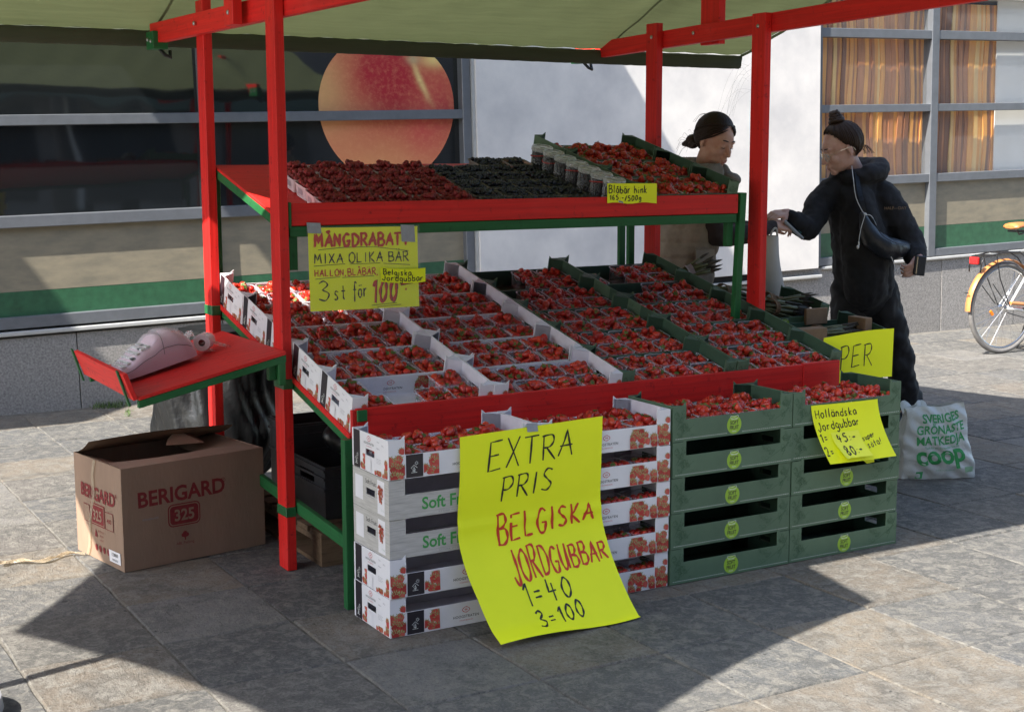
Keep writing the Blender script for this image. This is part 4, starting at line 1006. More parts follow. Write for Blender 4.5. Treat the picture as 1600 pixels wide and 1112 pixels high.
def fill(M, r, where, full=1.0, big=1.0, low=0):
    """heap strawberries in a punnet whose floor centre frame is M"""
    lay = []
    for i in range(4):
        for j in range(4):
            if r.random() > full: continue
            lay.append(((i-1.5)*.0290+r.uniform(-.004, .004), (j-1.5)*.0270+r.uniform(-.004, .004), PH-.007-low+r.uniform(-.012, .005)))
    for k in range(int((9 if not low else r.choice((3, 5, 6, 8)))*full)):
        a = r.uniform(0, 6.3); q = r.uniform(0, .042); lay.append((q*math.cos(a)*1.1, q*math.sin(a), PH+.012-low*.8+r.uniform(-.005, .006)-(q/.05)**2*.006))
    for p in lay:
        s = r.uniform(.88, 1.16)*big; W = M @ Matrix.Translation(p) @ rotm(r, 1.1) @ Matrix.Scale(s, 4)
        straws.append((W, r.choice((0, 1, 2, 3, 4, 5)) if r.random() < .45 else r.choice((1, 2, 4, 5)), (W.translation-Vector(CAM_POS)).length, where))
def stock(CMx, r, labelf, where, skip=(), shift=None, full=1.0, low=0):
    for row in (0, 1):
        for c in range(4):
            if (row, c) in skip: continue
            dx, dy, rz = (r.uniform(-.002, .002), r.uniform(-.002, .002), r.uniform(-.03, .03))
            if shift and (row, c) in shift: dx += shift[(row, c)][0]; dy += shift[(row, c)][1]
            M = CMx @ Matrix.Translation((.0075+.07225+c*.1445+dx, .0055+.071+row*.1425+dy, .0062)) @ Matrix.Rotation(rz, 4, 'Z')
            o = link('strawberry_punnet', PM, M=M); tag(o, labelf(row, c), 'punnet', 'clear punnets of strawberries')
            fill(M, r, where, full, 1.0, low and low*r.uniform(.4, 1.3))
rnd = random.Random(21)
POS4 = ('leftmost', 'second from left', 'third from left', 'rightmost')
# front stacks on the paving
stackx = (0.0, .5985, 1.2045, 1.8085); sty = (('hoog', 'hoog', 'soft', 'soft', 'hoog'), ('hoog',)*5, ('green',)*5, ('green',)*5)
SN = ('left white stack', 'right white stack', 'left green stack', 'right green stack')
SN2 = ('corner white stack', 'white stack behind the big poster', 'green stack beside the white crates', 'green stack nearest the carrier bag')
LEVN = ('bottom', 'second from bottom', 'middle', 'second from top', 'top')
for s in range(4):
    for lev in range(5):
        st = sty[s][lev]; jit = (rnd.uniform(-.002, .002), rnd.uniform(-.003, .003))
        scl = 1.0 if s < 2 else 1.012
        M = Matrix.Translation((stackx[s]+jit[0], jit[1], .002+.1404*scl*lev)) @ Matrix.Rotation(rnd.uniform(-.006, .006), 4, 'Z') @ Matrix.Diagonal((1 if s < 2 else 1.008, 1.02, scl, 1))
        nm = {'hoog': 'white printed strawberry crate', 'soft': 'grey wood-look fruit crate', 'green': 'green cardboard fruit crate'}[st]
        c = crate(st, M, f"{nm}, {LEVN[lev]} of the {SN2[s]}")
        if lev == 4: stock(M, rnd, lambda row, q: f"clear strawberry punnet, {'front' if row == 0 else 'back'} row {POS4[q]}, top crate of {SN[s]}", f"red strawberry heaped in the top crate of the {SN2[s]}")
        elif s == 1:
            for q in range(4):
                Mp = M @ Matrix.Translation((.0075+.07225+q*.1445, .075, .006)); o = link('strawberry_punnet', PM, M=Mp)
                tag(o, f"clear strawberry punnet, {POS4[q]}, inside the {LEVN[lev]} crate of right white stack", 'punnet', 'clear punnets of strawberries')
                for i in range(4):
                    for j in range(2):
                        W = Mp @ Matrix.Translation(((i-1.5)*.030, (j-1.5)*.030, .068)) @ rotm(rnd); straws.append((W, rnd.choice((1, 2, 4)), 99, 'deep'))
# crates lying on the sloping table: 5 rows, 4 columns
TH = math.atan(K)
COLN = ('outer left white column', 'inner white column', 'inner green column', 'outer right green column')
ROWN = ('front', 'second', 'middle', 'fourth', 'back')
for c in range(4):
    for rw in range(5):
        st = 'hoog' if c < 2 else 'green'; y = .4035+rw*.2885+rnd.uniform(-.003, .003); x = .034+c*.597+(rnd.uniform(-.003, .003))
        M = Matrix.Translation((x, y, dz(y)+.0025)) @ Matrix.Rotation(TH+rnd.uniform(0, .006), 4, 'X') @ Matrix.Rotation(rnd.uniform(-.012, .012), 4, 'Z')
        crate(st, M, f"{'white printed' if c < 2 else 'green cardboard'} strawberry crate on the table, {ROWN[rw]} one of the {COLN[c]}")
        skip = (); sh = None; full = .95
        if (c, rw) == (0, 0): skip = {(0, 1), (1, 1), (0, 0), (1, 2)}; sh = {(1, 0): (0, -.07), (0, 2): (.03, .05)}
        if (c, rw) == (0, 0): skip = {(0, 1), (1, 1), (1, 2)}; sh = {(0, 0): (.045, -.004), (0, 2): (.02, .01)}
        if (c, rw) == (2, 4): skip = {(0, 0), (1, 0), (0, 1), (1, 1)}
        if (c, rw) == (3, 4): skip = {(1, 0), (1, 1), (0, 1)}
        if (c, rw) == (3, 3): skip = {(1, 0), (1, 1), (0, 0)}
        if (c, rw) == (2, 3): skip = {(1, 0)}
        if (c, rw) in ((2, 3), (3, 3)): full = .85
        stock(M, rnd, lambda row, q: f"clear punnet, {'front' if row == 0 else 'back'} row {POS4[q]}, {ROWN[rw]} table crate of {COLN[c]}", f"red strawberry in a {'white' if c < 2 else 'green'} crate on the sloping table", skip, sh, full, .006)
# upper shelf: three green crates at the right end
UTH = math.atan(.26)
for rw in range(3):
    y = .995+rw*.300; M = Matrix.Translation((1.70, y, uz(y)+.0025)) @ Matrix.Rotation(UTH, 4, 'X')
    crate('green', M, f"green cardboard crate of strawberries on the upper shelf, {('front', 'middle', 'back')[rw]} one of three")
    stock(M, rnd, lambda row, q: f"clear punnet, {'front' if row == 0 else 'back'} row {POS4[q]}, {('front', 'middle', 'back')[rw]} green crate of the upper shelf", "red strawberry on the upper shelf", (), None, 1.0)
straws.sort(key=lambda q: q[2])
SM = [single_mesh('straw', i, (M_SB1, M_LEAF)) for i in range(6)]
for W, g, d, wh in straws[:300]:
    o = link('strawberry', SM[g], M=W); tag(o, wh, 'strawberry', 'strawberries heaped in the nearest crates: '+wh.split('the ', 1)[-1] if False else wh.replace('red strawberry', 'strawberries'))
heap('strawberries', [(W, g) for W, g, d, wh in straws[300:]], 'straw', (M_SB2, M_LEAF), 'ripe red strawberries filling the punnets further up the stall', 'strawberries')

# raspberries and blueberries on the upper shelf
M_PULPW = mat('pinkish_card', (.62, .52, .55), .75, noise=(25, .12)); M_PULP = mat('grey_pulp', (.19, .172, .155), .9, noise=(40, .25), bump=(150, .4)); M_LBL = mat('print_label', (.35, .30, .34), .6)
PMR = punnet_mesh(.140, .118, .058, M_PULPW, M_PULPW, .84, .003, .012); PMB = punnet_mesh(.142, .122, .055, M_PULP, M_PULP, .86, .006, .012)
LBm = MB(); LBm.add([(-.0645, .02, .018), (-.0645, -.02, .018), (-.0665, -.02, .042), (-.0665, .02, .042)], [(0, 1, 2, 3)], M_LBL); LBme = LBm.mesh('printed_label')
rasps = []; blues = []
def shelfM(x, y, off=.003): return Matrix.Translation((x, y, uz(y)+off)) @ Matrix.Rotation(UTH, 4, 'X')
for i in range(5):
    for j in range(5):
        x = .30+i*.1435+rnd.uniform(-.003, .003)-.012*(4-j)*.4; y = 1.075+j*.124+rnd.uniform(-.003, .003); M = shelfM(x, y) @ Matrix.Rotation(rnd.uniform(-.05, .05), 4, 'Z')
        t = thing('raspberry_punnet', f"pinkish card punnet heaped with raspberries, {ORD[i]} from left in the {('front', 'second', 'middle', 'fourth', 'back')[j]} row", 'punnet', M=M, group='punnets of raspberries')
        link('tub', PMR, t); link('printed_label', LBme, t)
        for a in range(6):
            for b_ in range(5):
                W = M @ Matrix.Translation(((a-2.5)*.0205+rnd.uniform(-.003, .003), (b_-2)*.0205+rnd.uniform(-.003, .003), .058+rnd.uniform(-.004, .006))) @ rotm(rnd, 1.2) @ Matrix.Scale(rnd.uniform(.9, 1.15), 4); rasps.append((W, rnd.randrange(3), (W.translation-Vector(CAM_POS)).length))
        for k in range(13):
            a = rnd.uniform(0, 6.3); q = rnd.uniform(0, .036); W = M @ Matrix.Translation((q*1.2*math.cos(a), q*math.sin(a), .074+rnd.uniform(-.003, .006))) @ rotm(rnd, 1.2) @ Matrix.Scale(rnd.uniform(.9, 1.15), 4); rasps.append((W, rnd.randrange(3), (W.translation-Vector(CAM_POS)).length))
rasps.sort(key=lambda q: q[2]); RM = [single_mesh('rasp', i, (M_RB1,)) for i in range(3)]
for W, g, d in rasps[:295]: tag(link('raspberry', RM[g], M=W), 'dark red raspberry heaped in the front punnets of the upper shelf', 'raspberry', 'raspberries heaped in the front punnets')
heap('raspberries', [(W, g) for W, g, d in rasps[295:]], 'rasp', (M_RB2,), 'dark red raspberries heaped in the card punnets behind', 'raspberries')
for i in range(4):
    for j in range(6):
        x = 1.030+i*.1465+rnd.uniform(-.003, .003); y = 1.055+j*.126+rnd.uniform(-.003, .003)
        if j == 5 and i in (0, 1): continue
        M = shelfM(x, y) @ Matrix.Rotation(rnd.uniform(-.04, .04), 4, 'Z')
        o = link('blueberry_punnet', PMB, M=M); tag(o, f"grey pulp punnet of dark blueberries, {ORD[i]} from the raspberries, {('front', 'second', 'third', 'fourth', 'fifth', 'back')[j]} row", 'punnet', 'grey punnets of blueberries')
        for a in range(8):
            for b_ in range(7):
                if rnd.random() < .05: continue
                q = Matrix.Translation(((a-3.5)*.0152+rnd.uniform(-.003, .003), (b_-3)*.0148+rnd.uniform(-.003, .003), .053+rnd.uniform(-.005, .010)-(.004 if b_ in (0, 6) else 0))); blues.append((M @ q @ Matrix.Scale(rnd.uniform(.85, 1.2), 4), 0))
        for k in range(14):
            a = rnd.uniform(0, 6.3); q = rnd.uniform(0, .035); blues.append((M @ Matrix.Translation((q*1.2*math.cos(a), q*math.sin(a), .063)) @ Matrix.Scale(rnd.uniform(.9, 1.2), 4), 0))
heap('blueberries', blues, 'blue', (M_BB,), 'dark blueberries filling the grey pulp punnets on the upper shelf', 'blueberries')
# row of seven clear buckets
M_TUB = clear_mat('clear_bucket', (.95, .95, .96), .08, .02, (.8, .82, .85)); M_LIDM = clear_mat('frosted_lid', (.95, .95, .95), .15, .26, (.62, .63, .64)); M_BAND = mat('red_band', (.42, .03, .03), .45)
bm1 = MB(); bm1.lathe([(.044, 0), (.050, .002), (.053, .098), (.054, .100)], M_TUB, 24); tubm = bm1.mesh('bucket_tub', True)
bm1 = MB(); bm1.lathe([(.0545, .094), (.0575, .096), (.058, .106), (.055, .110), (.048, .110), (.046, .106), (.020, .107), (.018, .109), (.001, .109)], M_LIDM, 28); lidm = bm1.mesh('bucket_lid', 'auto')
bm1 = MB(); bm1.tube([(.0565*math.cos(a), .0565*math.sin(a), .088-.016*(1-math.cos(a+.9))*.5) for a in [k*math.pi/9 for k in range(19)]], .0018, M_BAND, 5, cap=False); bandm = bm1.mesh('bucket_band')
bitems = []
for a in range(150):
    z = rnd.uniform(.006, .086); an = rnd.uniform(0, 6.3); q = .0385+.004*z/.09+rnd.uniform(-.002, .001); bitems.append(Matrix.Translation((q*math.cos(an), q*math.sin(an), z)))
for a in range(34): an = rnd.uniform(0, 6.3); q = rnd.uniform(0, .036); bitems.append(Matrix.Translation((q*math.cos(an), q*math.sin(an), .086)))
core = MB(); core.lathe([(.038, .004), (.041, .084)], M_CDK, 14); 
V, F, Mx = GEO['blue'][0]
for m_ in bitems: core.add([tuple(m_ @ Vector(p)) for p in V], F, M_HOOK if False else M_BB)
corem = core.mesh('blueberries_in_bucket', True)
for j in range(7):
    y = 1.045+j*.094; x = 1.615-.006*j; t = thing('blueberry_bucket', f"clear lidded bucket of blueberries, {('frontmost', 'second from front', 'third from front', 'middle', 'third from back', 'second from back', 'backmost')[j]} of the row of seven", 'bucket', M=shelfM(x, y, .001) @ Matrix.Diagonal((.92, .92, 1.36, 1)), group='clear buckets of blueberries')
    link('tub', tubm, t); link('lid', lidm, t); o = link('blueberries', corem, t); o['kind'] = 'stuff'
    if j in (1, 3, 5, 6): link('band', bandm, t, rot=(0, 0, rnd.uniform(-1, 1)))
# a small card punnet and a bit of green crate behind the buckets
M = shelfM(1.455, 1.62); t = link('card_punnet', punnet_mesh(.13, .11, .07, mat('tan_card', (.42, .25, .20), .8), M_PULP, .86, .006, .012), M=M); tag(t, 'tan card punnet with folded rim behind the blueberries', 'punnet')
# ------------------------------------------------------------------ hand-lettered signs
def paper_mat(name, c):
    m = mat(name, c, .62, noise=(3, .05), bump=(7, .12)); b = m.node_tree.nodes['Principled BSDF']; return m
M_YEL = paper_mat('yellow_paper', (.90, .98, .008)); M_YEL2 = paper_mat('yellow_paper_pale', (.92, .98, .06))
M_INK = mat('black_marker', (.012, .014, .012), .5); M_INKR = mat('red_marker', (.60, .035, .012), .5); M_TAPE = mat('duct_tape', (.33, .36, .41), .38, noise=(40, .12), metal=.2); M_FOIL = clear_mat('plastic_sleeve', (1, 1, 1), .1, .05, (.9, .9, .92))
def sheet(name, P, W, H, m, label, loc, nu=16, nv=20, letters=None, tapes=(), group=None, edge=None):
    """sheet of paper; P maps (x right, y down from the top edge, offset towards the viewer) to world"""
    t = thing(name, label, 'sign', loc, group=group)
    b = MB(); b.grid(lambda u_, v_: P(u_*W, v_*H, 0), nu, nv, m); b.grid(lambda u_, v_: P((1-u_)*W, v_*H, -.0006), nu, nv, m)
    put('paper', b, t, smooth=True)
    b = MB(); Q = lambda x, y: P(x, H-y, .0012)
    letters(b, Q); put('lettering', b, t)
    for (x0, y0, x1, y1) in tapes:
        b = MB(); b.grid(lambda u_, v_: P(x0+(x1-x0)*u_+.004*v_, y0+(y1-y0)*v_+.003*u_, .0025), 4, 4, M_TAPE); put('tape', b, t)
    return t
# big poster leaning from the crate down to the paving
W_, H_ = .600, .845
def PC(x, y, o):
    u_ = x/W_; y = y*(1.0+.02*u_)-.022*u_*(1-y/H_)
    s = y/H_; z = .690-y*.8075; q = max(0, (.40-max(z, -1))/.40); f = -.012-(.300-.05*u_)*q**1.7 if z < .40 else -.012
    f += -.010*math.sin(math.pi*min(1, s*2.1))*(.5+.5*math.sin(u_*3.0+.4)) - .006*math.exp(-((s-.47)/.02)**2)*0
    crease = .010*math.exp(-abs(s-.475)/.03); f -= crease
    z = max(.0035+.0035*math.sin(u_*9)*0, z); z += (.012+.010*math.sin(u_*5+.5))*max(0, s-.93)/.07
    X = .272+x+.010*math.sin(s*6)*(1-u_)+(-.020*math.sin(math.pi*min(1, s*1.25))*(1-u_)) - .012*math.sin(math.pi*s)*u_*.8
    return (X, f-o*1.0, z+o*.3)
def LC(b, Q):
    fit(b, Q, 'EXTRA', .108, .465, .672, .130, .0068, M_INK, .100, .085, .06); fit(b, Q, 'PRIS', .165, .385, .535, .102, .0066, M_INK, .090, .12, .08)
    fit(b, Q, 'BELGISKA', .150, .560, .350, .128, .0092, M_INKR, .064, .13, .04); fit(b, Q, 'JORDGUBBAR', .172, .582, .195, .135, .0084, M_INKR, .062, .10, .03)
    fit(b, Q, '1=40', .180, .385, .112, .078, .0068, M_INK, .074, .05, .04); fit(b, Q, '3=100', .190, .395, .032, .060, .0066, M_INK, .058, .10, .04)
sheet('price_poster', PC, W_, H_, M_YEL, 'large yellow poster reading EXTRA PRIS BELGISKA JORDGUBBAR hung before the white crates', (.57, -.1, 0), 24, 60, LC, ((.270, -.016, .315, .022),))
# the berry mix sign under the upper shelf
def PA(x, y, o): return (.113+x, .9575-.004*math.sin(x*7)-o-.010*(y/.34)**2, 1.383-y-.012*x)
def LA(b, Q):
    fit(b, Q, 'MÅNGDRABATT', .026, .445, .256, .052, .0100, M_INKR, .048, .0); fit(b, Q, 'MÅNGDRABATT', .030, .447, .259, .050, .0060, M_INKR, .046, .0)
    ribbon(b, Q, [(.04, .244), (.15, .252), (.28, .252), (.44, .232)], .0026, M_INK)
    fit(b, Q, 'MIXA OLIKA BÄR', .024, .440, .190, .040, .0046, M_INK, .040)
    for a in ((.02, .180, .155, .186), (.175, .184, .31, .185), (.325, .183, .446, .174)): ribbon(b, Q, [a[:2], a[2:]], .0026, M_INK)
    fit(b, Q, 'HALLON,BLÅBÄR,', .022, .300, .138, .027, .0042, M_INKR, .027); ribbon(b, Q, [(.025, .128), (.13, .134)], .0024, M_INK); ribbon(b, Q, [(.14, .131), (.28, .134)], .0024, M_INK)
    fit(b, Q, '3', .036, .092, .038, .078, .0050, M_INK); fit(b, Q, 'st', .102, .155, .042, .062, .0048, M_INK); fit(b, Q, 'för', .185, .248, .050, .060, .0048, M_INK)
    fit(b, Q, '100', .270, .385, .026, .095, .0120, M_INKR, .092, 0, .06); fit(b, Q, '100', .274, .389, .024, .095, .0034, M_INK, .092, 0, .06)
    ribbon(b, Q, [(.400, .094), (.455, .102)], .007, M_INKR); ribbon(b, Q, [(.402, .090), (.457, .098)], .0026, M_INK); ribbon(b, Q, [(.425, .078), (.423, .070)], .008, M_INKR)
    ribbon(b, Q, [(.265, .014), (.38, .020)], .0025, M_INK); ribbon(b, Q, [(.29, .007), (.40, .012)], .0025, M_INK)
sa = sheet('offer_sign', PA, .484, .332, M_YEL, 'yellow MÅNGDRABATT MIXA OLIKA BÄR sign in plastic sleeve under the upper shelf', (.35, .95, 1.2), 12, 10, LA, ((-.006, -.022, .052, .020), (.405, -.008, .468, .062)))
b = MB(); b.grid(lambda u_, v_: PA(-.008+u_*.50, -.006+v_*.345, .004), 10, 10, M_FOIL); put('plastic_sleeve', b, sa)
def PA2(x, y, o): return (.421+x, .9455-.003*math.sin(x*9)-o-.006*(x/.2), 1.214-y-.008*x-.01*math.sin(x*12))
def LA2(b, Q): fit(b, Q, 'Belgiska', .010, .135, .032, .023, .0036, M_INK); fit(b, Q, 'Jordgubbar', .006, .190, .008, .024, .0036, M_INK)
sheet('paper_slip', PA2, .200, .058, M_YEL, 'small yellow slip reading Belgiska Jordgubbar stuck over the edge of the offer sign', (.52, .94, 1.17), 8, 4, LA2)
def PB(x, y, o): return (1.543+x, .9595-.005*math.sin(x*8)-o, 1.541-y-.012*x+.003*math.sin(x*40)*(y/.088))
def LB(b, Q): fit(b, Q, 'Blåbär hink', .006, .212, .044, .034, .0046, M_INK); fit(b, Q, '165:-/500g', .012, .180, .013, .022, .0040, M_INK)
sheet('bucket_sign', PB, .268, .088, M_YEL, 'narrow yellow Blåbär hink sign stuck on the red shelf board', (1.67, .95, 1.5), 10, 5, LB, ((.055, .078, .08, .086),))
def PD_(x, y, o): s = y/.245; return (1.900+x+.045*s**1.3, -.006-.075*s**1.8-.006*math.sin(x*8)-o, .651-y-.012*x+.010*s*s+.0)
def LD(b, Q):
    fit(b, Q, 'Holländska', .014, .235, .190, .036, .0046, M_INK, .034, .01); fit(b, Q, 'Jordgubbar', .012, .240, .138, .036, .0046, M_INK, .034, .05)
    fit(b, Q, '1=', .010, .050, .090, .036, .0042, M_INK); fit(b, Q, '2=', .006, .050, .032, .038, .0042, M_INK)
    fit(b, Q, 'super', .225, .300, .080, .022, .0036, M_INK, .022, .2); fit(b, Q, 'söta!', .238, .325, .048, .026, .0036, M_INK, .026, .15)
sheet('dutch_sign', PD_, .368, .245, M_YEL, 'yellow sign reading Holländska Jordgubbar on the front of the right green crates', (2.1, -.03, .53), 12, 16, LD)
def PD2(x, y, o): a = PD_(.068+x, .118+y, .004+o); k = max(0, (y-.03)/.075); return (a[0]+.006*k, a[1]-.020*k*k-.012*max(0, (.03-x)/.03)*k, a[2])
def LD2(b, Q): fit(b, Q, '45:-', .022, .125, .064, .034, .0056, M_INK); fit(b, Q, '80:-', .026, .122, .012, .034, .0056, M_INK)
sheet('price_slip', PD2, .150, .105, M_YEL2, 'curling yellow slip with the prices 45 and 80 stuck on the Dutch berry sign', (2.05, -.06, .5), 10, 10, LD2)
b = MB()
# corner of another yellow note peeping out under the sign
b.add([(2.17, -.030, .402), (2.235, -.030, .402), (2.235, -.034, .385), (2.19, -.036, .383)], [(0, 3, 2, 1)], M_YEL); o = put('note_scrap', b); tag(o, 'scrap of yellow paper showing under the Dutch berry sign', 'paper')
def PE(x, y, o):
    s = y/.235; return (2.425+x-.004*s, .50-.15*x-o-.012*math.sin(x*6), .868-y+.028*math.sin(min(1, x/.32)*1.57)-.03-.0*x)
def LE(b, Q): fit(b, Q, 'PER', .085, .255, .062, .105, .0050, M_INK, .100, .02, .03)
sheet('asparagus_sign', PE, .372, .225, M_YEL, 'yellow sign ending in PER at the right end of the table behind the green crates', (2.62, .5, .75), 14, 8, LE)

# ------------------------------------------------------------------ big carton
M_CARD = mat('brown_card', (.29, .195, .135), .8, noise=(6, .14), bump=(90, .12), stretch=(1, 1, .3)); M_CARDI = mat('brown_card_inner', (.22, .145, .095), .85, noise=(9, .15)); M_PR = mat('carton_red', (.20, .018, .02), .7, noise=(40, .25)); M_PTAPE = clear_mat('packing_tape', (.95, .9, .8), .3, .22, (.45, .38, .28))
ang = math.atan2(1.379-1.263, .054+.587); BW, BD, BH = .651, .452, .428
carton = thing('cardboard_box', 'large brown cardboard box printed BERIGARD 325 standing left of the stall', 'box', (-.587, 1.263, 0), ang)
def cp(name, fn, world=False, **k): mb = MB(); fn(mb); return put(name, mb, carton, world=False, **k)
cp('carton_wall', lambda b: b.box(0, 0, .002, BW, .005, BH, M_CARD)); cp('carton_wall', lambda b: b.box(0, BD-.005, .002, BW, BD, BH, M_CARD))
def wallL(b):
    n = 10
    def P(u_, v_): return (-.002*math.sin(math.pi*v_)*0-.010*math.sin(math.pi*u_)*math.sin(math.pi*v_), .006+(BD-.012)*u_, .002+(BH-.002)*v_)
    b.grid(lambda u_, v_: P(1-u_, v_), n, n, M_CARD); b.grid(lambda u_, v_: (P(u_, v_)[0]+.005, P(u_, v_)[1], P(u_, v_)[2]), n, n, M_CARDI)
cp('carton_wall', wallL); cp('carton_wall', lambda b: b.box(BW-.005, .0055, .002, BW, BD-.0055, BH, M_CARD))
cp('carton_base', lambda b: b.box(.005, .006, .003, BW-.005, BD-.006, .008, M_CARDI))
def flap(b, a0, a1, L0, L1, lift, curl, m=M_CARD, droop=0):
    """flap hinged on a0-a1 (top edge points), reaching in direction L with angle"""
    a0 = Vector(a0); a1 = Vector(a1); d = Vector(L0); 
    def P(u_, v_):
        base = a0.lerp(a1, u_); dd = Vector(L0).lerp(Vector(L1), u_); z = lift*v_+curl*v_*v_*(1 if True else 0)-droop*math.sin(math.pi*u_)*v_; return tuple(base+dd*v_+Vector((0, 0, z)))
    b.grid(P, 10, 8, m); b.grid(lambda u_, v_: tuple(Vector(P(1-u_, v_))-Vector((0, 0, .004))), 10, 8, M_CARDI)
cp('carton_flap', lambda b: flap(b, (.003, 0, BH), (BW-.003, 0, BH), (0, .215, 0), (0, .222, 0), -.008, -.006, droop=.010))
cp('carton_flap', lambda b: flap(b, (BW-.003, BD, BH), (.003, BD, BH), (0, -.205, 0), (0, -.15, 0), .020, .045, droop=-.012))
cp('carton_flap', lambda b: b.add([(.33, .26, BH+.012), (.50, .235, BH+.006), (.49, .30, BH+.028), (.41, .325, BH+.060), (.36, .30, BH+.030)], [(0, 1, 2, 3, 4), (4, 3, 2, 1, 0)], M_CARD))
cp('carton_flap', lambda b: flap(b, (0, BD-.004, BH-.002), (0, .004, BH-.002), (.19, 0, 0), (.19, 0, 0), -.05, -.02, M_CARDI))
cp('carton_flap', lambda b: flap(b, (BW, .004, BH-.002), (BW, BD-.004, BH-.002), (-.19, 0, 0), (-.19, 0, 0), -.02, -.01, M_CARDI))
def printF(b):
    P = lambda x, y: (x, -.0006, y)
    print_text(b, P, 'BERIGARD', .265, .262, .088, M_PR, .028, .97, 1.0, .02); print_text(b, P, '®', .455, .305, .030, M_PR, .005)
    def rr(x0, y0, x1, y1, r, m, d):
        pts = []
        for cx, cy, a0 in ((x1-r, y1-r, 0), (x0+r, y1-r, 90), (x0+r, y0+r, 180), (x1-r, y0+r, 270)):
            for k in range(5): a = math.radians(a0+22.5*k); pts.append((cx+r*math.cos(a), -.0005-d, cy+r*math.sin(a)))
        b.poly(pts, m)
    rr(.198, .152, .345, .248, .022, M_PR, .0); rr(.203, .157, .340, .243, .018, M_CARD, .0004); rr(.207, .161, .336, .239, .016, M_PR, .0008)
    print_text(b, lambda x, y: (x, -.0017, y), '325', .272, .177, .066, M_CARD, .024, .95)
    for k, q in enumerate(((.272, .118, .011), (.264, .112, .009), (.281, .112, .009), (.272, .109, .009))): b.poly([(q[0]+q[2]*math.cos(a*.785), -.0006-.0002*k, q[1]+q[2]*math.sin(a*.785)) for a in range(8)], M_PR)
    b.add([(.270, -.0006, .090), (.275, -.0006, .090), (.275, -.0006, .108), (.270, -.0006, .108)], [(0, 1, 2, 3)], M_PR)
    print_text(b, P, 'ABL Packing', .272, .074, .016, M_PR); print_text(b, P, '400x600x400', .120, .200, .013, M_PGRY)
cp('print', printF)
def printL(b):
    P = lambda x, y: (-.0025-.010*math.sin(math.pi*x/BD)*math.sin(math.pi*y/BH), BD-x, y)
    print_text(b, P, 'BERIGARD', .235, .262, .076, M_PR, .028, .92, 1.0, -.0); print_text(b, P, '®', .405, .30, .022, M_PR, .005)
    def rq(x0, y0, x1, y1, m, d): b.add([(P(x, y)[0]-d, P(x, y)[1], P(x, y)[2]) for x, y in ((x0, y0), (x1, y0), (x1, y1), (x0, y1))], [(0, 1, 2, 3)], m)
    rq(.178, .155, .305, .248, M_PR, 0); rq(.183, .160, .300, .243, M_CARD, .0004); rq(.187, .164, .296, .239, M_PR, .0008)
    print_text(b, lambda x, y: (P(x, y)[0]-.0012, P(x, y)[1], P(x, y)[2]), '325', .241, .178, .062, M_CARD, .022, .9)
    rq(.312, .155, .378, .230, M_PR, 0); rq(.315, .158, .375, .227, M_CARD, .0004); print_text(b, lambda x, y: (P(x, y)[0]-.0008, P(x, y)[1], P(x, y)[2]), '400', .345, .185, .026, M_PR, .01)
    rq(.10, .155, .165, .230, M_PR, 0); rq(.103, .158, .162, .227, M_CARD, .0004)
    for k in range(3): print_text(b, P, ('PROTECT', 'FROM', 'HEAT')[k], .265, .128-.018*k, .013, M_PR)
    b.add([P(.200, .105), P(.225, .105), P(.222, .122), P(.215, .140), P(.208, .122)], [(0, 1, 2, 3, 4)], M_PR)
    for k in range(4):
        cx = .205+.037*k; b.poly([P(cx+.012*math.cos(a*1.047), .058+.016*math.sin(a*1.047)) for a in range(6)], M_PR)
    rq(.325, .025, .425, .075, M_CW, .0004); Q = lambda x, y: (P(x, y)[0]-.0008, P(x, y)[1], P(x, y)[2]); print_text(b, Q, '123000', .375, .053, .019, M_PBLK, .01); print_text(b, Q, 'VXR 2012', .375, .033, .012, M_PBLK, .01)
cp('print', printL)
def tapeL(b):
    pts = [(.215, BH+.001), (.200, .36), (.215, .29), (.165, .16), (.14, .05), (.11, .004)]
    for i in range(len(pts)-1):
        (x, y), (x2, y2) = pts[i], pts[i+1]; f = lambda x, y: (-.0055-.010*math.sin(math.pi*x/BD)*math.sin(math.pi*min(y, BH)/BH), BD-x, y)
        b.add([f(x-.012, y), f(x+.012, y), f(x2+.012, y2), f(x2-.012, y2)], [(0, 1, 2, 3)], M_PTAPE)
cp('tape', tapeL)
def tapeG(b):
    n = 24
    def P(u_, v_):
        x = -.015-.33*u_; y = BD-.10+.06*u_+.03*math.sin(u_*9)+(v_-.5)*(.018+.030*u_*math.sin(u_*14+1)**2); return (x, y, .005+.010*math.sin(u_*11+v_*3)**2+.004*v_)
    b.grid(P, n, 3, M_PTAPE); b.grid(lambda u_, v_: P(u_, 1-v_), n, 3, M_PTAPE)
cp('loose_tape', tapeG)

# ------------------------------------------------------------------ black refuse bag
M_BAG = mat('black_plastic_film', (.008, .009, .010), .33, spec=.5, bump=(11, .9), noise=(8, .4))
b = MB()
def PBg(u_, v_):
    a = u_*2*math.pi; z = .84*v_; prof = (math.sin(min(1, v_*2.2)*math.pi/2)**.6)*(1-.18*max(0, v_-.45)) if v_ < .93 else .60
    pl = 1+.035*math.sin(a*9+v_*3+math.sin(a*3)*2)*(.3+v_)+.018*math.sin(a*23+v_*9+math.sin(v_*11)*1.5)+.03*math.sin(v_*11+a*2)+.02*math.sin(a*5-v_*14)
    return (.170+.330*prof*pl*math.cos(a)*(1.02-.06*v_), 2.30+.30*prof*pl*math.sin(a), z)
b.grid(PBg, 110, 46, M_BAG); b.poly([PBg(k/40, 1) for k in range(40)], M_BAG)
o = put('refuse_bag', b, smooth=True); tag(o, 'full black plastic refuse bag standing behind the left posts of the stall', 'refuse bag')

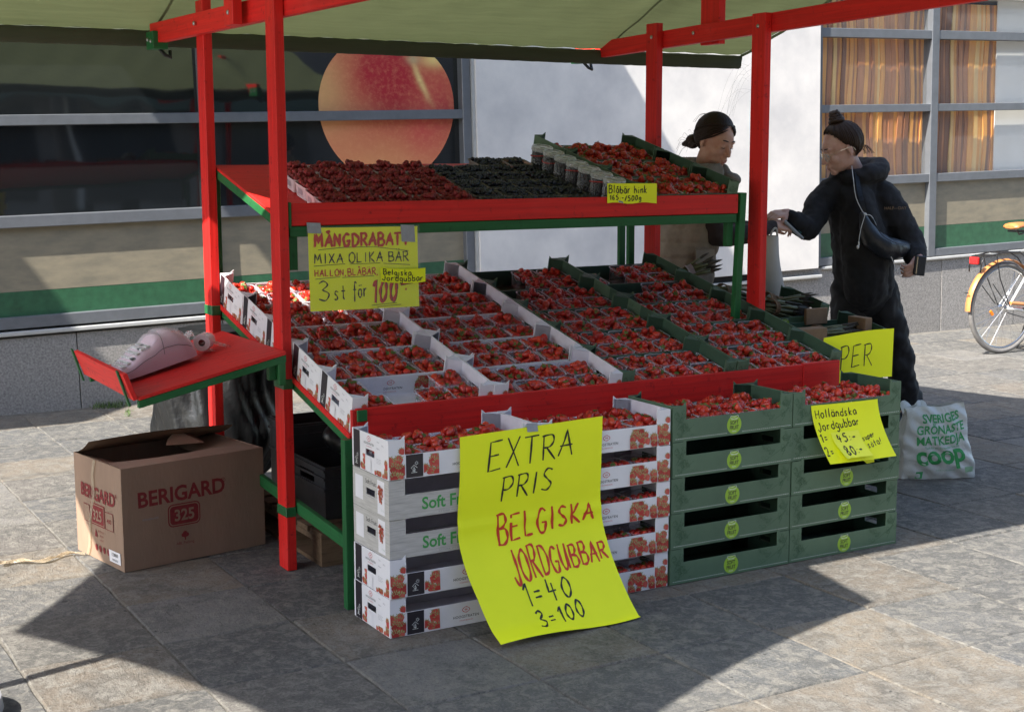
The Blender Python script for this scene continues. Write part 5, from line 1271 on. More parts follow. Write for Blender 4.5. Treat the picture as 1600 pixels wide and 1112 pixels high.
# ------------------------------------------------------------------ crates and pallet under the table
M_TOTE = mat('dark_tote', (.030, .032, .036), .5, noise=(12, .3)); M_PAL = mat('pallet_wood', (.16, .105, .06), .85, noise=(10, .35), stretch=(1, 6, 6))
def pallet_board(p, x0, y0, z0, x1, y1, z1): mb = MB(); mb.box(x0, y0, z0, x1, y1, z1, M_PAL); put('board', mb, p)
p = thing('pallet', 'worn wooden pallet on the paving under the table', 'pallet', (.7, 1.4, 0))
for k in range(6): pallet_board(p, .13, .93+k*.150, .118, 1.33, .93+k*.150+.115, .140)
for x in (.13, .66, 1.20): pallet_board(p, x, .93, .094, x+.13, 1.80, .1165)
for x in (.13, .66, 1.20):
    for y in (.93, 1.31, 1.70): pallet_board(p, x, y, .018, x+.13, y+.10, .093)
    pallet_board(p, x, .93, .001, x+.13, 1.80, .017)
def tote(x, y, z, w, d, h, label, marks=True):
    t = thing('plastic_tote', label, 'tote', (x, y, z), group='dark plastic totes under the table'); T = .006
    for nm, bx in (('side', (0, 0, 0, w, T, h)), ('side', (0, d-T, 0, w, d, h)), ('base', (T, T, 0, w-T, d-T, .006))):
        mb = MB(); mb.box(*bx, M_TOTE); put(nm, mb, t, world=False)
    for x0 in (0, w-T):
        mb = MB(); plate(mb, [T, d*.3, d*.7, d-T], [0, h*.62, h*.82, h], lambda i, j: not (i == 1 and j == 1), lambda s, q, z_: (x0+q, s, z_), M_TOTE, M_TOTE, T); put('end', mb, t, world=False)
    for zz in (h-.02, h-.055, h*.55): mb = MB(); mb.box(-.008, -.008, zz, w+.008, -.0005, zz+.010, M_TOTE); mb.box(-.008, -.007, zz, -.0005, d+.008, zz+.010, M_TOTE); put('rib', mb, t, world=False)
    if marks:
        mb = MB(); mb.box(w*.42, -.0012, h*.22, w*.62, -.0003, h*.5, M_PULPW); put('sticker', mb, t, world=False)
        mb = MB(); hand(mb, lambda a, c: (a, -.0013, c), 'IIDEIL', .06, h*.58, .055, .006, M_HOOK, .9); put('marking', mb, t, world=False)
    return t
tote(.23, 1.12, .142, .60, .40, .225, 'dark grey plastic tote with a pale sticker on the pallet under the table'); tote(.26, 1.58, .142, .56, .26, .33, 'black plastic tote with open hand grips behind the grey tote under the table', False)
b = MB()
def PX(u_, v_):
    a = u_*2*math.pi; t = math.pi*v_; q = math.sin(t)**.8; w = 1+.10*math.sin(a*5+v_*8)+.06*math.sin(a*9-v_*5); return (.55+.22*q*w*math.cos(a), 1.32+.16*q*w*math.sin(a), .455+.115*-math.cos(t)*(1+.08*math.sin(a*4)))
b.grid(PX, 50, 20, M_BAG); o = put('black_sack', b, smooth=True); tag(o, 'crumpled black plastic sack lying on the tote under the table', 'sack')

# ------------------------------------------------------------------ card terminal and paper roll on the side tray
M_LIL = mat('lilac_plastic', (.60, .42, .50), .38, noise=(5, .06)); M_KEY = mat('key_dark', (.09, .09, .10), .5); M_KEYL = mat('key_light', (.62, .63, .62), .5); M_WRAP = clear_mat('cling_film', (1, 1, 1), .06, .03, (.95, .93, .97))
L_ = .345; tilt = math.atan(.125/.56)
TM = Matrix.Translation((-.600, 1.17, tz(-.56)+.004)) @ Matrix.Rotation(.12, 4, 'Z') @ Matrix.Rotation(-tilt-.02, 4, 'Y')
term = thing('payment_terminal', 'chunky lilac payment terminal wrapped in clear film lying on the red tray', 'payment terminal', M=TM)
def top(x):  # profile of the top over the length
    t = x/L_
    pts = ((0, .030), (.12, .050), (.45, .095), (.62, .127), (.78, .128), (.90, .108), (.98, .075), (1, .045))
    for (a, y0), (c, y1) in zip(pts, pts[1:]):
        if a <= t <= c: s = (t-a)/(c-a); s = s*s*(3-2*s); return y0+(y1-y0)*s
    return .045
def Pt(u_, v_, z0=0, w=.088, k=1.0):
    x = u_*L_; a = v_*math.pi; hw = w*(1-.18*max(0, 1-u_*4))*(1-.12*max(0, u_-.85)/.15); e = .55
    c, s = math.cos(a), math.sin(a); c = math.copysign(abs(c)**e, c); s = s**e
    return (x, .09-hw*c, z0+(top(x)*k-z0)*s)
b = MB(); b.grid(lambda u_, v_: Pt(u_, v_), 44, 22, M_LIL)
b.poly([Pt(0, v_/20) for v_ in range(21)], M_LIL); b.poly([Pt(1, 1-v_/20) for v_ in range(21)], M_LIL); b.add([Pt(0, 0), Pt(0, 1), Pt(1, 1), Pt(1, 0)], [(0, 1, 2, 3)], M_LIL)
put('body', b, term, world=False, smooth='auto')
b = MB()
for zf in (.42, ):
    b.tube([(x*L_, .09-.0885*(1-.18*max(0, 1-x*4)), top(x*L_)*(.50+.10*math.sin(x*3.1))) for x in [k/20 for k in range(1, 20)]], .0012, M_KEY, 5)
b.tube([Pt(.60+.05*math.sin(v_*3.14), v_, 0, .0885, 1.003) for v_ in [k/16 for k in range(1, 16)]], .0011, M_KEY, 5)
put('seam', b, term, world=False)
for i in range(6):
    for j in range(5):
        x = .045+i*.023; y = .035+j*.024; z = top(x)+.001; mb = MB(); mb.box(x-.009, y-.009, z-.006, x+.009, y+.009, z+.003, M_KEY if (i, j) in ((4, 1), (5, 2), (2, 0)) else M_KEYL); put('key', mb, term, world=False, bevel=.002)
mb = MB(); mb.add([Pt(.52, .30, 0, .0895, 1.01), Pt(.52, .70, 0, .0895, 1.01), Pt(.60, .70, 0, .0895, 1.01), Pt(.60, .30, 0, .0895, 1.01)], [(0, 3, 2, 1)], M_KEY); put('screen', mb, term, world=False)
mb = MB(); mb.grid(lambda u_, v_: tuple(Vector(Pt(u_, v_, 0, .096, 1.06))+Vector((0, 0, .004*math.sin(u_*40+v_*9)))), 40, 16, M_WRAP); put('film', mb, term, world=False, smooth=True)
roll = thing('paper_roll', 'white receipt roll in clear wrap lying beside the payment terminal', 'paper roll', (-.215, 1.33, tz(-.20)+.036))
M_PAP = mat('white_paper', (.74, .68, .72), .7)
Rr = Matrix.Translation((-.205, 1.33, tz(-.205)+.046)) @ Matrix.Rotation(-.55, 4, 'Z') @ Matrix.Rotation(math.pi/2, 4, 'X')
mb = MB()
prof = [(.014, -.04), (.034, -.04), (.0345, -.038), (.0345, .038), (.034, .04), (.014, .04)]; n = 26; vs = []
for (q, z) in prof+[(.014, -.04)]:
    for k in range(n): a = 2*math.pi*k/n; vs.append(tuple(Rr @ Vector((q*math.cos(a), q*math.sin(a), z))))
mb.add(vs, [(i*n+k, i*n+(k+1) % n, (i+1)*n+(k+1) % n, (i+1)*n+k) for i in range(len(prof)) for k in range(n)], M_PAP); put('paper', mb, roll, smooth='auto')
mb = MB(); n = 26; vs = [tuple(Rr @ Vector((q*math.cos(2*math.pi*k/n), q*math.sin(2*math.pi*k/n), z))) for q, z in ((.0138, .0398), (.0138, -.0398), (.0115, .0398), (.0115, -.0398)) for k in range(n)]
mb.add(vs, [(k, (k+1) % n, n+(k+1) % n, n+k) for k in range(n)]+[(2*n+k, 3*n+k, 3*n+(k+1) % n, 2*n+(k+1) % n) for k in range(n)], M_CDK); put('core', mb, roll)
mb = MB()
def Pw(u_, v_): p = Rr @ Vector((.0365*math.cos(u_*5.6-.4), .0365*math.sin(u_*5.6-.4), (v_-.5)*.10)); return tuple(p) if u_ < .8 else tuple(p+Vector((.15*(u_-.8)/.2*.5, 0, -.01*(u_-.8))))
mb.grid(Pw, 30, 6, M_WRAP); mb.grid(lambda u_, v_: (-.205+.10*u_, 1.30-.02*u_+.05*v_, tz(-.16)+.045-.035*u_+.008*math.sin(u_*9+v_*5)), 10, 5, M_WRAP)
mb.grid(lambda u_, v_: (-.30+.07*u_, 1.37+.07*v_, tz(-.25)+.03+.055*math.sin(u_*1.5)+.012*math.sin(u_*17+v_*7)), 12, 6, M_WRAP); put('wrap', mb, roll, smooth=True)

# ------------------------------------------------------------------ carrier bag
def film_mat():
    m = clear_mat('carrier_film', (.9, .92, .9), .25, .78, (.64, .67, .64)); b = m.node_tree.nodes['Principled BSDF']; b.inputs['Subsurface Weight'].default_value = 0
    N = m.node_tree.nodes; L = m.node_tree.links; tc = N.new('ShaderNodeTexCoord'); n = N.new('ShaderNodeTexNoise'); n.inputs['Scale'].default_value = 11; n.inputs['Detail'].default_value = 6; n.inputs['Distortion'].default_value = 1.4; L.new(tc.outputs['Object'], n.inputs[0])
    bp = N.new('ShaderNodeBump'); bp.inputs['Strength'].default_value = .8; bp.inputs['Distance'].default_value = .02; L.new(n.outputs[0], bp.inputs['Height']); L.new(bp.outputs[0], b.inputs['Normal']); return m
M_FILM = film_mat(); M_CG2 = mat('bag_green', (.035, .30, .085), .5)
cb = thing('carrier_bag', 'white translucent supermarket carrier bag with green print standing right of the crates', 'carrier bag', (3.335, .885, 0), -.42)
BWd, BHt, BDp = .395, .375, .20
def Pb(x, y, o=0):
    """front of the bag: x 0..w, y 0..h"""
    u_ = x/BWd; v_ = y/BHt; bulge = math.sin(math.pi*min(1, max(0, u_)))**.6; top_ = 1-.62*v_**2.2
    yy = -.02-.055*bulge*math.sin(math.pi*min(1, v_*.9+.08))**.7+.075*v_**1.6+.006*math.sin(u_*23+v_*9)*math.sin(v_*13+u_*5)+.004*math.sin(v_*31+u_*17)
    xx = x*(1-.16*v_)+.045*v_*(1-u_)+.014*v_-.022*(v_**.5)*(1-u_)+.008*math.sin(v_*9)
    zz = y+.010*math.sin(u_*7+1)*v_ - .045*max(0, .35-u_)*v_*2
    return (xx, yy-o, max(.002, zz))
b = MB(); b.grid(lambda u_, v_: Pb(u_*BWd, v_*BHt), 90, 84, M_FILM)
def Pbk(u_, v_): p = Pb((1-u_)*BWd, v_*BHt); return (p[0], BDp*(1-.50*v_)+.02*math.sin(math.pi*u_)-p[1]*.25, p[2])
b.grid(Pbk, 30, 30, M_FILM)
for s in (0, 1):
    def Pg(u_, v_):
        f = Pb(s*BWd, v_*BHt); k = Pbk(1-s, v_); return (f[0]+(k[0]-f[0])*u_+(.030 if s else -.030)*-math.sin(math.pi*u_)*(.8-v_)*-1, f[1]+(k[1]-f[1])*u_, f[2])
    b.grid(Pg if s else (lambda u_, v_: Pg(1-u_, v_)), 12, 30, M_FILM)
for k in range(3):
    b.grid(lambda u_, v_: (.03+.02*k+u_*.12, .07+.05*v_+.01*math.sin(u_*9+k), .325+.045*v_+.02*math.sin(u_*7+k*2)), 8, 5, M_FILM)
put('bag_film', b, cb, world=False, smooth=True)
b = MB(); Q = lambda x, y: Pb(x, y, .005)
for tx, y, s, xs_ in (('SVERIGES', .300, .058, 1.02), ('GRÖNASTE', .245, .058, 1.0), ('MATKEDJA', .190, .060, 1.0)):
    print_text(b, Q, tx, .212, y, s, M_CG2, .022, xs_, 1.0, .05)
print_text(b, Q, 'Tack för att du handlar hos oss.', .215, .168, .0155, M_CG2, .006, 1.05, 1.0, .03)
print_text(b, Q, 'coop', .200, .090, .140, M_CG2, .030, .98, 1.0, .06)
print_text(b, Q, 'www.matkedjan.se', .215, .050, .009, M_CG2, .0, 1.6)
b.add([Q(.06, .010), Q(.095, .010), Q(.098, .045), Q(.060, .045)], [(0, 1, 2, 3)], M_CG2); b.add([Q(.325, .035), Q(.375, .035), Q(.375, .062), Q(.325, .062)], [(0, 1, 2, 3)], mat('bag_pale_green', (.25, .42, .25), .6))
put('print', b, cb, world=False)
b = MB(); b.box(.10, .03, .005, .19, .10, .22, M_LIL); put('contents', b, cb, world=False, bevel=.01)
b = MB(); b.box(.205, .04, .005, .275, .12, .26, mat('blue_pack', (.42, .50, .62), .5)); put('contents', b, cb, world=False, bevel=.01)
# ------------------------------------------------------------------ people
def skin_mat(name, c):
    m = mat(name, c, .5, noise=(22, .10, tuple(v*f for v, f in zip(c, (.95, .78, .75)))), bump=(260, .12)); b = m.node_tree.nodes['Principled BSDF']
    b.inputs['Subsurface Weight'].default_value = .12; b.inputs['Subsurface Radius'].default_value = (.9, .35, .2); b.inputs['Subsurface Scale'].default_value = .012; return m
M_SK1 = skin_mat('skin', (.50, .32, .25)); M_SK2 = skin_mat('skin_tan', (.52, .32, .235))
def hair_mat(name, c, c2):
    m = bpy.data.materials.new(name); m.use_nodes = True; nt = m.node_tree; N = nt.nodes; L = nt.links; b = N['Principled BSDF']; b.inputs['Specular IOR Level'].default_value = .25
    tc = N.new('ShaderNodeTexCoord'); mp = N.new('ShaderNodeMapping'); mp.inputs['Scale'].default_value = (34, 2.5, 1); L.new(tc.outputs['UV'], mp.inputs[0])
    n = N.new('ShaderNodeTexNoise'); n.inputs['Scale'].default_value = 1; n.inputs['Detail'].default_value = 5; n.inputs['Distortion'].default_value = .5; L.new(mp.outputs[0], n.inputs[0])
    mx = N.new('ShaderNodeMix'); mx.data_type = 'RGBA'; L.new(n.outputs[0], mx.inputs[0]); mx.inputs[6].default_value = (*c, 1); mx.inputs[7].default_value = (*c2, 1); L.new(mx.outputs[2], b.inputs['Base Color'])
    b.inputs['Roughness'].default_value = .5
    bp = N.new('ShaderNodeBump'); bp.inputs['Strength'].default_value = .9; bp.inputs['Distance'].default_value = .004; L.new(n.outputs[0], bp.inputs['Height']); L.new(bp.outputs[0], b.inputs['Normal']); return m
M_HAIR = hair_mat('dark_hair', (.006, .004, .003), (.040, .021, .012)); M_HAIRB = hair_mat('brown_hair', (.008, .005, .003), (.060, .032, .018))
def chain(mb, pts, m, seg=14, flat=1.0):
    """pts: (x,y,z,r) ; spheres joined by cones, meant to be fused"""
    for i, p in enumerate(pts):
        mb.ell(p[:3], (p[3],)*3, m, seg, 10)
        if i:
            q = pts[i-1]; mb.tube([q[:3], p[:3]], [q[3], p[3]], m, seg)
def fuse(name, mb, m, voxel, parent=None, smooth=6, disp=None, label=None):
    me = mb.mesh(name); o = link(name, me, parent, label=label)
    if parent: o.matrix_parent_inverse = parent.matrix_world.inverted() if False else Matrix()
    r = o.modifiers.new('r', 'REMESH'); r.mode = 'VOXEL'; r.voxel_size = voxel; r.use_smooth_shade = True
    s = o.modifiers.new('s', 'SMOOTH'); s.factor = .5; s.iterations = smooth
    if disp:
        for k, (sc, st) in enumerate(disp):
            t = bpy.data.textures.new(name+'_folds', 'CLOUDS'); t.noise_scale = sc; t.noise_depth = 2
            d = o.modifiers.new('d', 'DISPLACE'); d.texture = t; d.strength = st; d.mid_level = .5; d.texture_coords = 'LOCAL'
        s2 = o.modifiers.new('s2', 'SMOOTH'); s2.factor = .5; s2.iterations = 2
    dg = bpy.context.evaluated_depsgraph_get(); bpy.context.view_layer.update(); ev = o.evaluated_get(dg); nm = bpy.data.meshes.new_from_object(ev)
    o.modifiers.clear(); nm.name = name; nm.materials.clear(); nm.materials.append(m); nm.shade_smooth(); o.data = nm
    return o
def hand_geo(mb, W, size, pose, m, side=1):
    """right-hand style palm in frame W: x along the fingers, y across (thumb on +y*side), z out of the back of the hand"""
    k = size
    def T(x, y, z, r): p = W @ Vector((x*k, y*side*k, z*k)); return (p.x, p.y, p.z, r*k)
    chain(mb, [T(-.03, 0, 0, .024), T(.0, .0, 0, .026)], m, 12)
    for y in (-.028, -.010, .010, .028): chain(mb, [T(.005, y*.7, 0, .016), T(.045, y*.95, .002, .0145), T(.078, y, 0, .0125)], m, 10)
    for f, (y, ln, r) in enumerate(((-.030, .80, .0078), (-.010, .96, .0086), (.011, 1.0, .0088), (.031, .90, .0085))):
        a = 0; x, z = .082, 0; pts = [T(x, y, z, r*1.12)]; b0 = pose[f]
        for j, (l, bend) in enumerate(((.042, b0[0]), (.027, b0[1]), (.022, b0[2]))):
            a += bend; x += l*ln*math.cos(a); z -= l*ln*math.sin(a); pts.append(T(x, y+(.0015*(f-1.5))*j, z, r*(1-.10*(j+1))))
        chain(mb, pts, m, 10)
    t = pose[4]; pts = [T(.010, .026, -.004, .015), T(.035, .050, -.010-t*.006, .0125), T(.062, .062-t*.012, -.016-t*.016, .0105), T(.085, .062-t*.026, -.022-t*.026, .0088)]
    chain(mb, pts, m, 10)
def frame(origin, xdir, zdir):
    x = Vector(xdir).normalized(); z = Vector(zdir); y = z.cross(x).normalized(); z = x.cross(y)
    return Matrix(((x.x, y.x, z.x, origin[0]), (x.y, y.y, z.y, origin[1]), (x.z, y.z, z.z, origin[2]), (0, 0, 0, 1)))
def head_geo(mb, H, m):
    """H: frame with x towards the face, y to the person's left, z up; origin between the ears; unit metres at life size"""
    def E(c, r, rot=None): mb.ell((0, 0, 0), (1, 1, 1), m, 18, 12, H @ Matrix.Translation(c) @ (rot if rot is not None else Matrix()) @ Matrix.Diagonal((*r, 1)))
    def C_(pts): chain(mb, [(*(H @ Vector(p[:3])), p[3]*SC_) for p in pts], m, 12)
    SC_ = H.to_scale()[0]
    E((-.018, 0, .045), (.098, .077, .088)); E((.018, 0, .028), (.074, .068, .072)); E((.030, 0, -.020), (.060, .058, .062)); E((.034, 0, -.058), (.050, .047, .038)); E((.070, 0, -.088), (.020, .022, .015))
    E((.012, .040, -.052), (.045, .012, .030), Matrix.Rotation(-.2, 4, 'Z')); E((.012, -.040, -.052), (.045, .012, .030), Matrix.Rotation(.2, 4, 'Z'))
    for s in (1, -1):
        E((.060, s*.036, -.022), (.026, .021, .022)); E((.076, s*.026, .030), (.016, .026, .0085)); E((.0765, s*.030, .0085), (.0125, .0165, .0110))
        E((-.012, s*.072, .002), (.016, .007, .030), Matrix.Rotation(s*.25, 4, 'Z') @ Matrix.Rotation(.15, 4, 'Y')); E((-.010, s*.070, -.022), (.010, .006, .011))
        E((.098, s*.0105, -.031), (.0085, .0075, .0065))
    C_([(.084, 0, .022, .0085), (.094, 0, .004, .0085), (.106, 0, -.016, .0095), (.110, 0, -.026, .0105)])
    E((.088, 0, -.050), (.012, .020, .012)); E((.0945, 0, -.0555), (.0085, .0215, .0050)); E((.0915, 0, -.0650), (.0090, .0185, .0056)); E((.080, 0, -.074), (.012, .018, .008))
KN_UP = ((0, .107), (.45, .104), (.85, .090), (1.10, .068), (1.32, .036), (1.6, .016), (1.9, -.018), (2.3, -.038), (3.2, -.048))
KN_SW = ((0, .096), (.35, .090), (.75, .076), (1.10, .050), (1.40, .024), (1.7, -.010), (2.2, -.045), (3.2, -.057))
def hair_cap(mb, H, m, KN, grow=1.055, part=0):
    nu, nv = 60, 34
    def P(u_, v_):
        a = u_*2*math.pi; fr = (1+math.cos(a))/2  # 1 at the face
        side = abs(math.sin(a))
        ang_ = abs((a+math.pi) % (2*math.pi)-math.pi); kn = KN
        zl = kn[-1][1]
        for (a0_, z0_), (a1_, z1_) in zip(kn, kn[1:]):
            if a0_ <= ang_ <= a1_: zl = z0_+(z1_-z0_)*(ang_-a0_)/(a1_-a0_)
        zl += .0025*math.sin(a*23)+.0015*math.sin(a*57)
        lim = math.acos(max(-1, min(1, (zl-.040)/.092)))
        t = v_*lim; q = math.sin(t); z = .040+.097*grow*math.cos(t)
        x = -.014+(.104 if math.cos(a) < 0 else .094)*grow*q*math.cos(a); y = .080*grow*q*math.sin(a)
        if z < 0: x -= .002; y *= 1-.3*(-z/.06)*0
        w = 1+.008*math.sin(a*26+t*4)*q+.005*math.sin(a*61)*q-.075*(v_**7)
        lift = .006*math.exp(-(y/.012)**2)*-part*(z > .05)
        return tuple(H @ Vector((x*w, y*w, z*(1+.006*math.sin(a*19)) + lift)))
    mb.grid(P, nu, nv, m, (6, 1))
def combed(mb, H, m, KN, end, n, seed, r=.0030, spread=.010, lift=1.055):
    """locks lying on the skull, combed from the hairline to the knot"""
    rg = random.Random(seed); c0 = Vector((-.014, 0, .040)); R = Vector((.100, .080, .097)); e = Vector(end)-c0; e = Vector((e.x/R.x, e.y/R.y, e.z/R.z)).normalized()
    for k in range(n):
        a = (k+rg.random())/n*2*math.pi-math.pi; A_ = abs(a)
        if A_ < .12: continue
        kn = KN; zl = kn[-1][1]
        for (a0_, z0_), (a1_, z1_) in zip(kn, kn[1:]):
            if a0_ <= A_ <= a1_: zl = z0_+(z1_-z0_)*(A_-a0_)/(a1_-a0_)
        zl += rg.uniform(-.006, .012); sz_ = (zl-c0.z)/R.z; q = math.sqrt(max(.01, 1-sz_*sz_)); s0 = Vector((q*math.cos(a), q*math.sin(a), sz_)).normalized()
        w = s0.angle(e); pts = []; off = rg.uniform(-.015, .015)
        if w < .15: continue
        for i in range(9):
            t = i/8; d = (s0*math.sin((1-t)*w)+e*math.sin(t*w))/math.sin(w); d.y += off*math.sin(math.pi*t); f = (.985+(lift-.985)*min(1, t*5))+rg.uniform(-.003, .004)
            pts.append(tuple(H @ Vector((c0.x+R.x*d.x*f, c0.y+R.y*d.y*f, c0.z+R.z*d.z*f))))
        mb.tube(pts, [r*.45]+[r*rg.uniform(.8, 1.3)]*7+[r*.7], m, 5)
def features(H, root, brow, lip):
    lm = mat('lips', lip, .45); bm_ = mat('brow', brow, .8); lash = mat('lashes', (.012, .008, .006), .6)
    T = lambda x, y, z: tuple(H @ Vector((x, y, z)))
    mb = MB(); mb.tube([T(.0985-.35*y*y*40, y, -.0570+.0016*math.cos(y*220)) for y in [(-.019+.0038*i) for i in range(11)]], [.0012+.0034*math.sin(math.pi*i/10) for i in range(11)], lm, 8); 
    mb.tube([T(.0970-.35*y*y*40, y, -.0650) for y in [(-.017+.0034*i) for i in range(11)]], [.0012+.0042*math.sin(math.pi*i/10) for i in range(11)], lm, 8); put('lips', mb, root, smooth=True)
    for s in (1, -1):
        mb = MB(); mb.tube([T(.0925-9*(y-.010)**2, s*y, .0335+.004*math.sin((y-.01)*60)) for y in [.012+.0052*i for i in range(7)]], [.0014+.0022*math.sin(math.pi*(i+.6)/7.6) for i in range(7)], bm_, 6); put('eyebrow', mb, root)
        mb = MB(); mb.tube([T(.0895-16*(y-.030)**2, s*y, .0035-.0030*math.sin((y-.015)/.03*3.14)) for y in [.0155+.0045*i for i in range(7)]], [.0008+.0012*math.sin(math.pi*i/6) for i in range(7)], lash, 6); put('eyelash', mb, root)
def strands(mb, m, roots, r=.0006):
    for pts in roots: mb.tube(_s3(pts), r, m, 4, cap=False)
def _s3(pts):
    out = []; n = len(pts)
    for i in range(n-1):
        p0 = pts[max(0, i-1)]; p1 = pts[i]; p2 = pts[i+1]; p3 = pts[min(n-1, i+2)]
        for t in (0, .33, .66): out.append(tuple(.5*(2*p1[k]+(p2[k]-p0[k])*t+(2*p0[k]-5*p1[k]+4*p2[k]-p3[k])*t*t+(3*p1[k]-p0[k]-3*p2[k]+p3[k])*t**3) for k in (0, 1, 2)))
    out.append(pts[-1]); return out

# --- the customer in black
M_HOOD = mat('black_jersey', (.010, .010, .012), .85, noise=(12, .3), bump=(260, .35)); M_TRS = mat('black_trousers', (.011, .011, .013), .75, noise=(6, .3), bump=(200, .2)); M_LEA = mat('black_leather', (.012, .014, .018), .38, bump=(120, .25))
M_WIRE = mat('white_wire', (.62, .62, .60), .4); M_GOLD = mat('glasses_metal', (.75, .62, .42), .25, metal=1); M_LENS = clear_mat('lens', (1, 1, 1), .03, .08, (.9, .95, 1))
hs = 1.20
face = Vector((-.90, .36, -.36)).normalized(); upv = Vector((-.30, .10, .95))
yv = upv.cross(face).normalized(); zv = face.cross(yv).normalized()
HO = Vector((3.872, 1.955, 1.690))
HC = Matrix(((face.x*hs, yv.x*hs, zv.x*hs, HO.x), (face.y*hs, yv.y*hs, zv.y*hs, HO.y), (face.z*hs, yv.z*hs, zv.z*hs, HO.z), (0, 0, 0, 1)))
b = MB(); head_geo(b, HC, M_SK1)
chain(b, [(3.905, 1.965, 1.66, .062), (3.965, 1.975, 1.585, .064), (4.02, 1.985, 1.51, .075)], M_SK1)
chain(b, [(4.02, 1.99, 1.46, .11), (4.06, 2.0, 1.30, .13), (4.11, 2.0, 1.12, .12), (4.13, 2.0, .97, .13)], M_SK1)
chain(b, [(4.00, 2.0, 1.48, .07), (3.82, 2.04, 1.40, .045), (3.68, 2.0, 1.242, .042), (3.54, 1.965, 1.285, .038), (3.450, 1.95, 1.325, .030)], M_SK1)
chain(b, [(4.05, 1.98, 1.48, .07), (4.19, 1.88, 1.42, .058), (4.28, 1.83, 1.18, .048), (4.235, 1.72, 1.070, .036), (4.205, 1.670, 1.045, .030)], M_SK1)
chain(b, [(4.17, 1.96, .93, .10), (4.33, 1.92, .52, .062), (4.47, 1.97, .12, .042), (4.42, 1.93, .05, .040), (4.34, 1.89, .035, .034)], M_SK1)
chain(b, [(4.07, 2.04, .93, .10), (4.04, 2.04, .52, .062), (4.03, 2.08, .12, .042), (3.97, 2.06, .05, .040), (3.89, 2.04, .035, .034)], M_SK1)
hand_geo(b, frame((3.430, 1.945, 1.333), (-.96, -.10, -.10), (.15, -.35, .93)), .98, ((.5, .8, .5), (.45, .8, .5), (.4, .7, .5), (.35, .6, .4), .6), M_SK1, 1)
hand_geo(b, frame((4.200, 1.652, 1.048), (-.72, -.30, -.45), (.35, -.93, .10)), 1.05, ((.9, 1.1, .7), (.9, 1.1, .7), (.8, 1.1, .7), (.7, 1.0, .6), 1.0), M_SK1, 1)
cust = fuse('person', b, M_SK1, .0052, smooth=3); tag(cust, 'woman in black hoodie and glasses handing over a card reader behind the green crates', 'person')
b = MB()
chain(b, [(4.00, 1.985, 1.47, .138), (4.03, 2.0, 1.34, .160), (4.07, 1.99, 1.18, .172), (4.10, 1.99, 1.02, .178), (4.115, 1.99, .92, .178), (4.12, 1.99, .86, .170)], M_HOOD, 20)
chain(b, [(3.95, 1.91, 1.40, .11), (3.99, 1.89, 1.20, .130), (4.03, 1.90, 1.00, .14), (4.05, 1.91, .88, .135)], M_HOOD, 16)
chain(b, [(3.88, 2.03, 1.445, .088), (3.795, 2.05, 1.385, .082), (3.715, 2.02, 1.285, .076), (3.665, 1.99, 1.235, .072), (3.60, 1.98, 1.248, .066), (3.53, 1.965, 1.285, .062), (3.475, 1.952, 1.315, .046)], M_HOOD, 16)
chain(b, [(4.10, 1.95, 1.46, .092), (4.17, 1.89, 1.40, .092), (4.22, 1.85, 1.29, .088), (4.275, 1.82, 1.19, .088), (4.280, 1.77, 1.115, .084), (4.250, 1.72, 1.08, .070), (4.225, 1.685, 1.055, .046)], M_HOOD, 16)
# hood lying round the neck
for k in range(22):
    a = -2.75+5.5*k/21; ca, sa_ = math.cos(a), math.sin(a); rr = .044+.026*(1+ca)/2
    p = Vector((4.015+.118*ca, 1.975+.125*sa_, 1.545+.055*(1+ca)/2-.012)); b.ell(p, (rr*1.05, rr, rr*.95), M_HOOD, 12, 8)
b.ell((4.11, 2.0, 1.565), (.085, .12, .075), M_HOOD, 14, 10)
hood = fuse('hoodie', b, M_HOOD, .011, cust, smooth=7, disp=((.13, .026), (.055, .024), (.022, .008)))
b = MB()
chain(b, [(4.10, 1.97, .93, .14), (4.18, 1.95, .86, .122), (4.26, 1.93, .68, .102), (4.345, 1.93, .50, .090), (4.42, 1.95, .30, .090), (4.485, 1.965, .14, .095), (4.50, 1.97, .085, .098)], M_TRS, 18)
chain(b, [(4.14, 2.03, .95, .15), (4.07, 2.04, .88, .135), (4.04, 2.04, .70, .112), (4.04, 2.04, .50, .10), (4.03, 2.06, .30, .098), (4.03, 2.08, .10, .10)], M_TRS, 18)
fuse('trousers', b, M_TRS, .012, cust, smooth=5, disp=((.14, .03), (.07, .028)))
for (x, y) in ((4.42, 1.93), (3.96, 2.06)):
    b = MB(); chain(b, [(x+.06, y+.02, .05, .050), (x-.02, y-.02, .045, .046), (x-.10, y-.05, .038, .036)], M_LEA); fuse('shoe', b, M_LEA, .01, cust, smooth=3)
b = MB(); hair_cap(b, HC, M_HAIRB, KN_UP, 1.02); combed(b, HC, M_HAIRB, KN_UP, (-.016, 0, .150), 150, 4, .0034, lift=1.045)
T = lambda x, y, z: tuple(HC @ Vector((x, y, z)))
put('hair', b, cust, smooth=True)
b = MB(); bc = Vector((-.016, 0, .160))
for k in range(4):
    pts = []; r0 = .031-.005*k; z0 = .013*k-.012
    for i in range(15): a = 2*math.pi*i/14+k; pts.append(T(bc.x+r0*math.cos(a), bc.y+r0*math.sin(a), bc.z+z0+.004*math.sin(a*2+k)))
    b.tube(pts, .0125-.0008*k, M_HAIRB, 8)
b.ell(T(bc.x, 0, bc.z+.022), (.026, .026, .020), M_HAIRB); b.ell(T(bc.x, 0, bc.z-.012), (.035, .03, .022), M_HAIRB)
put('hair_bun', b, cust, smooth=True)
b = MB(); rg = random.Random(3)
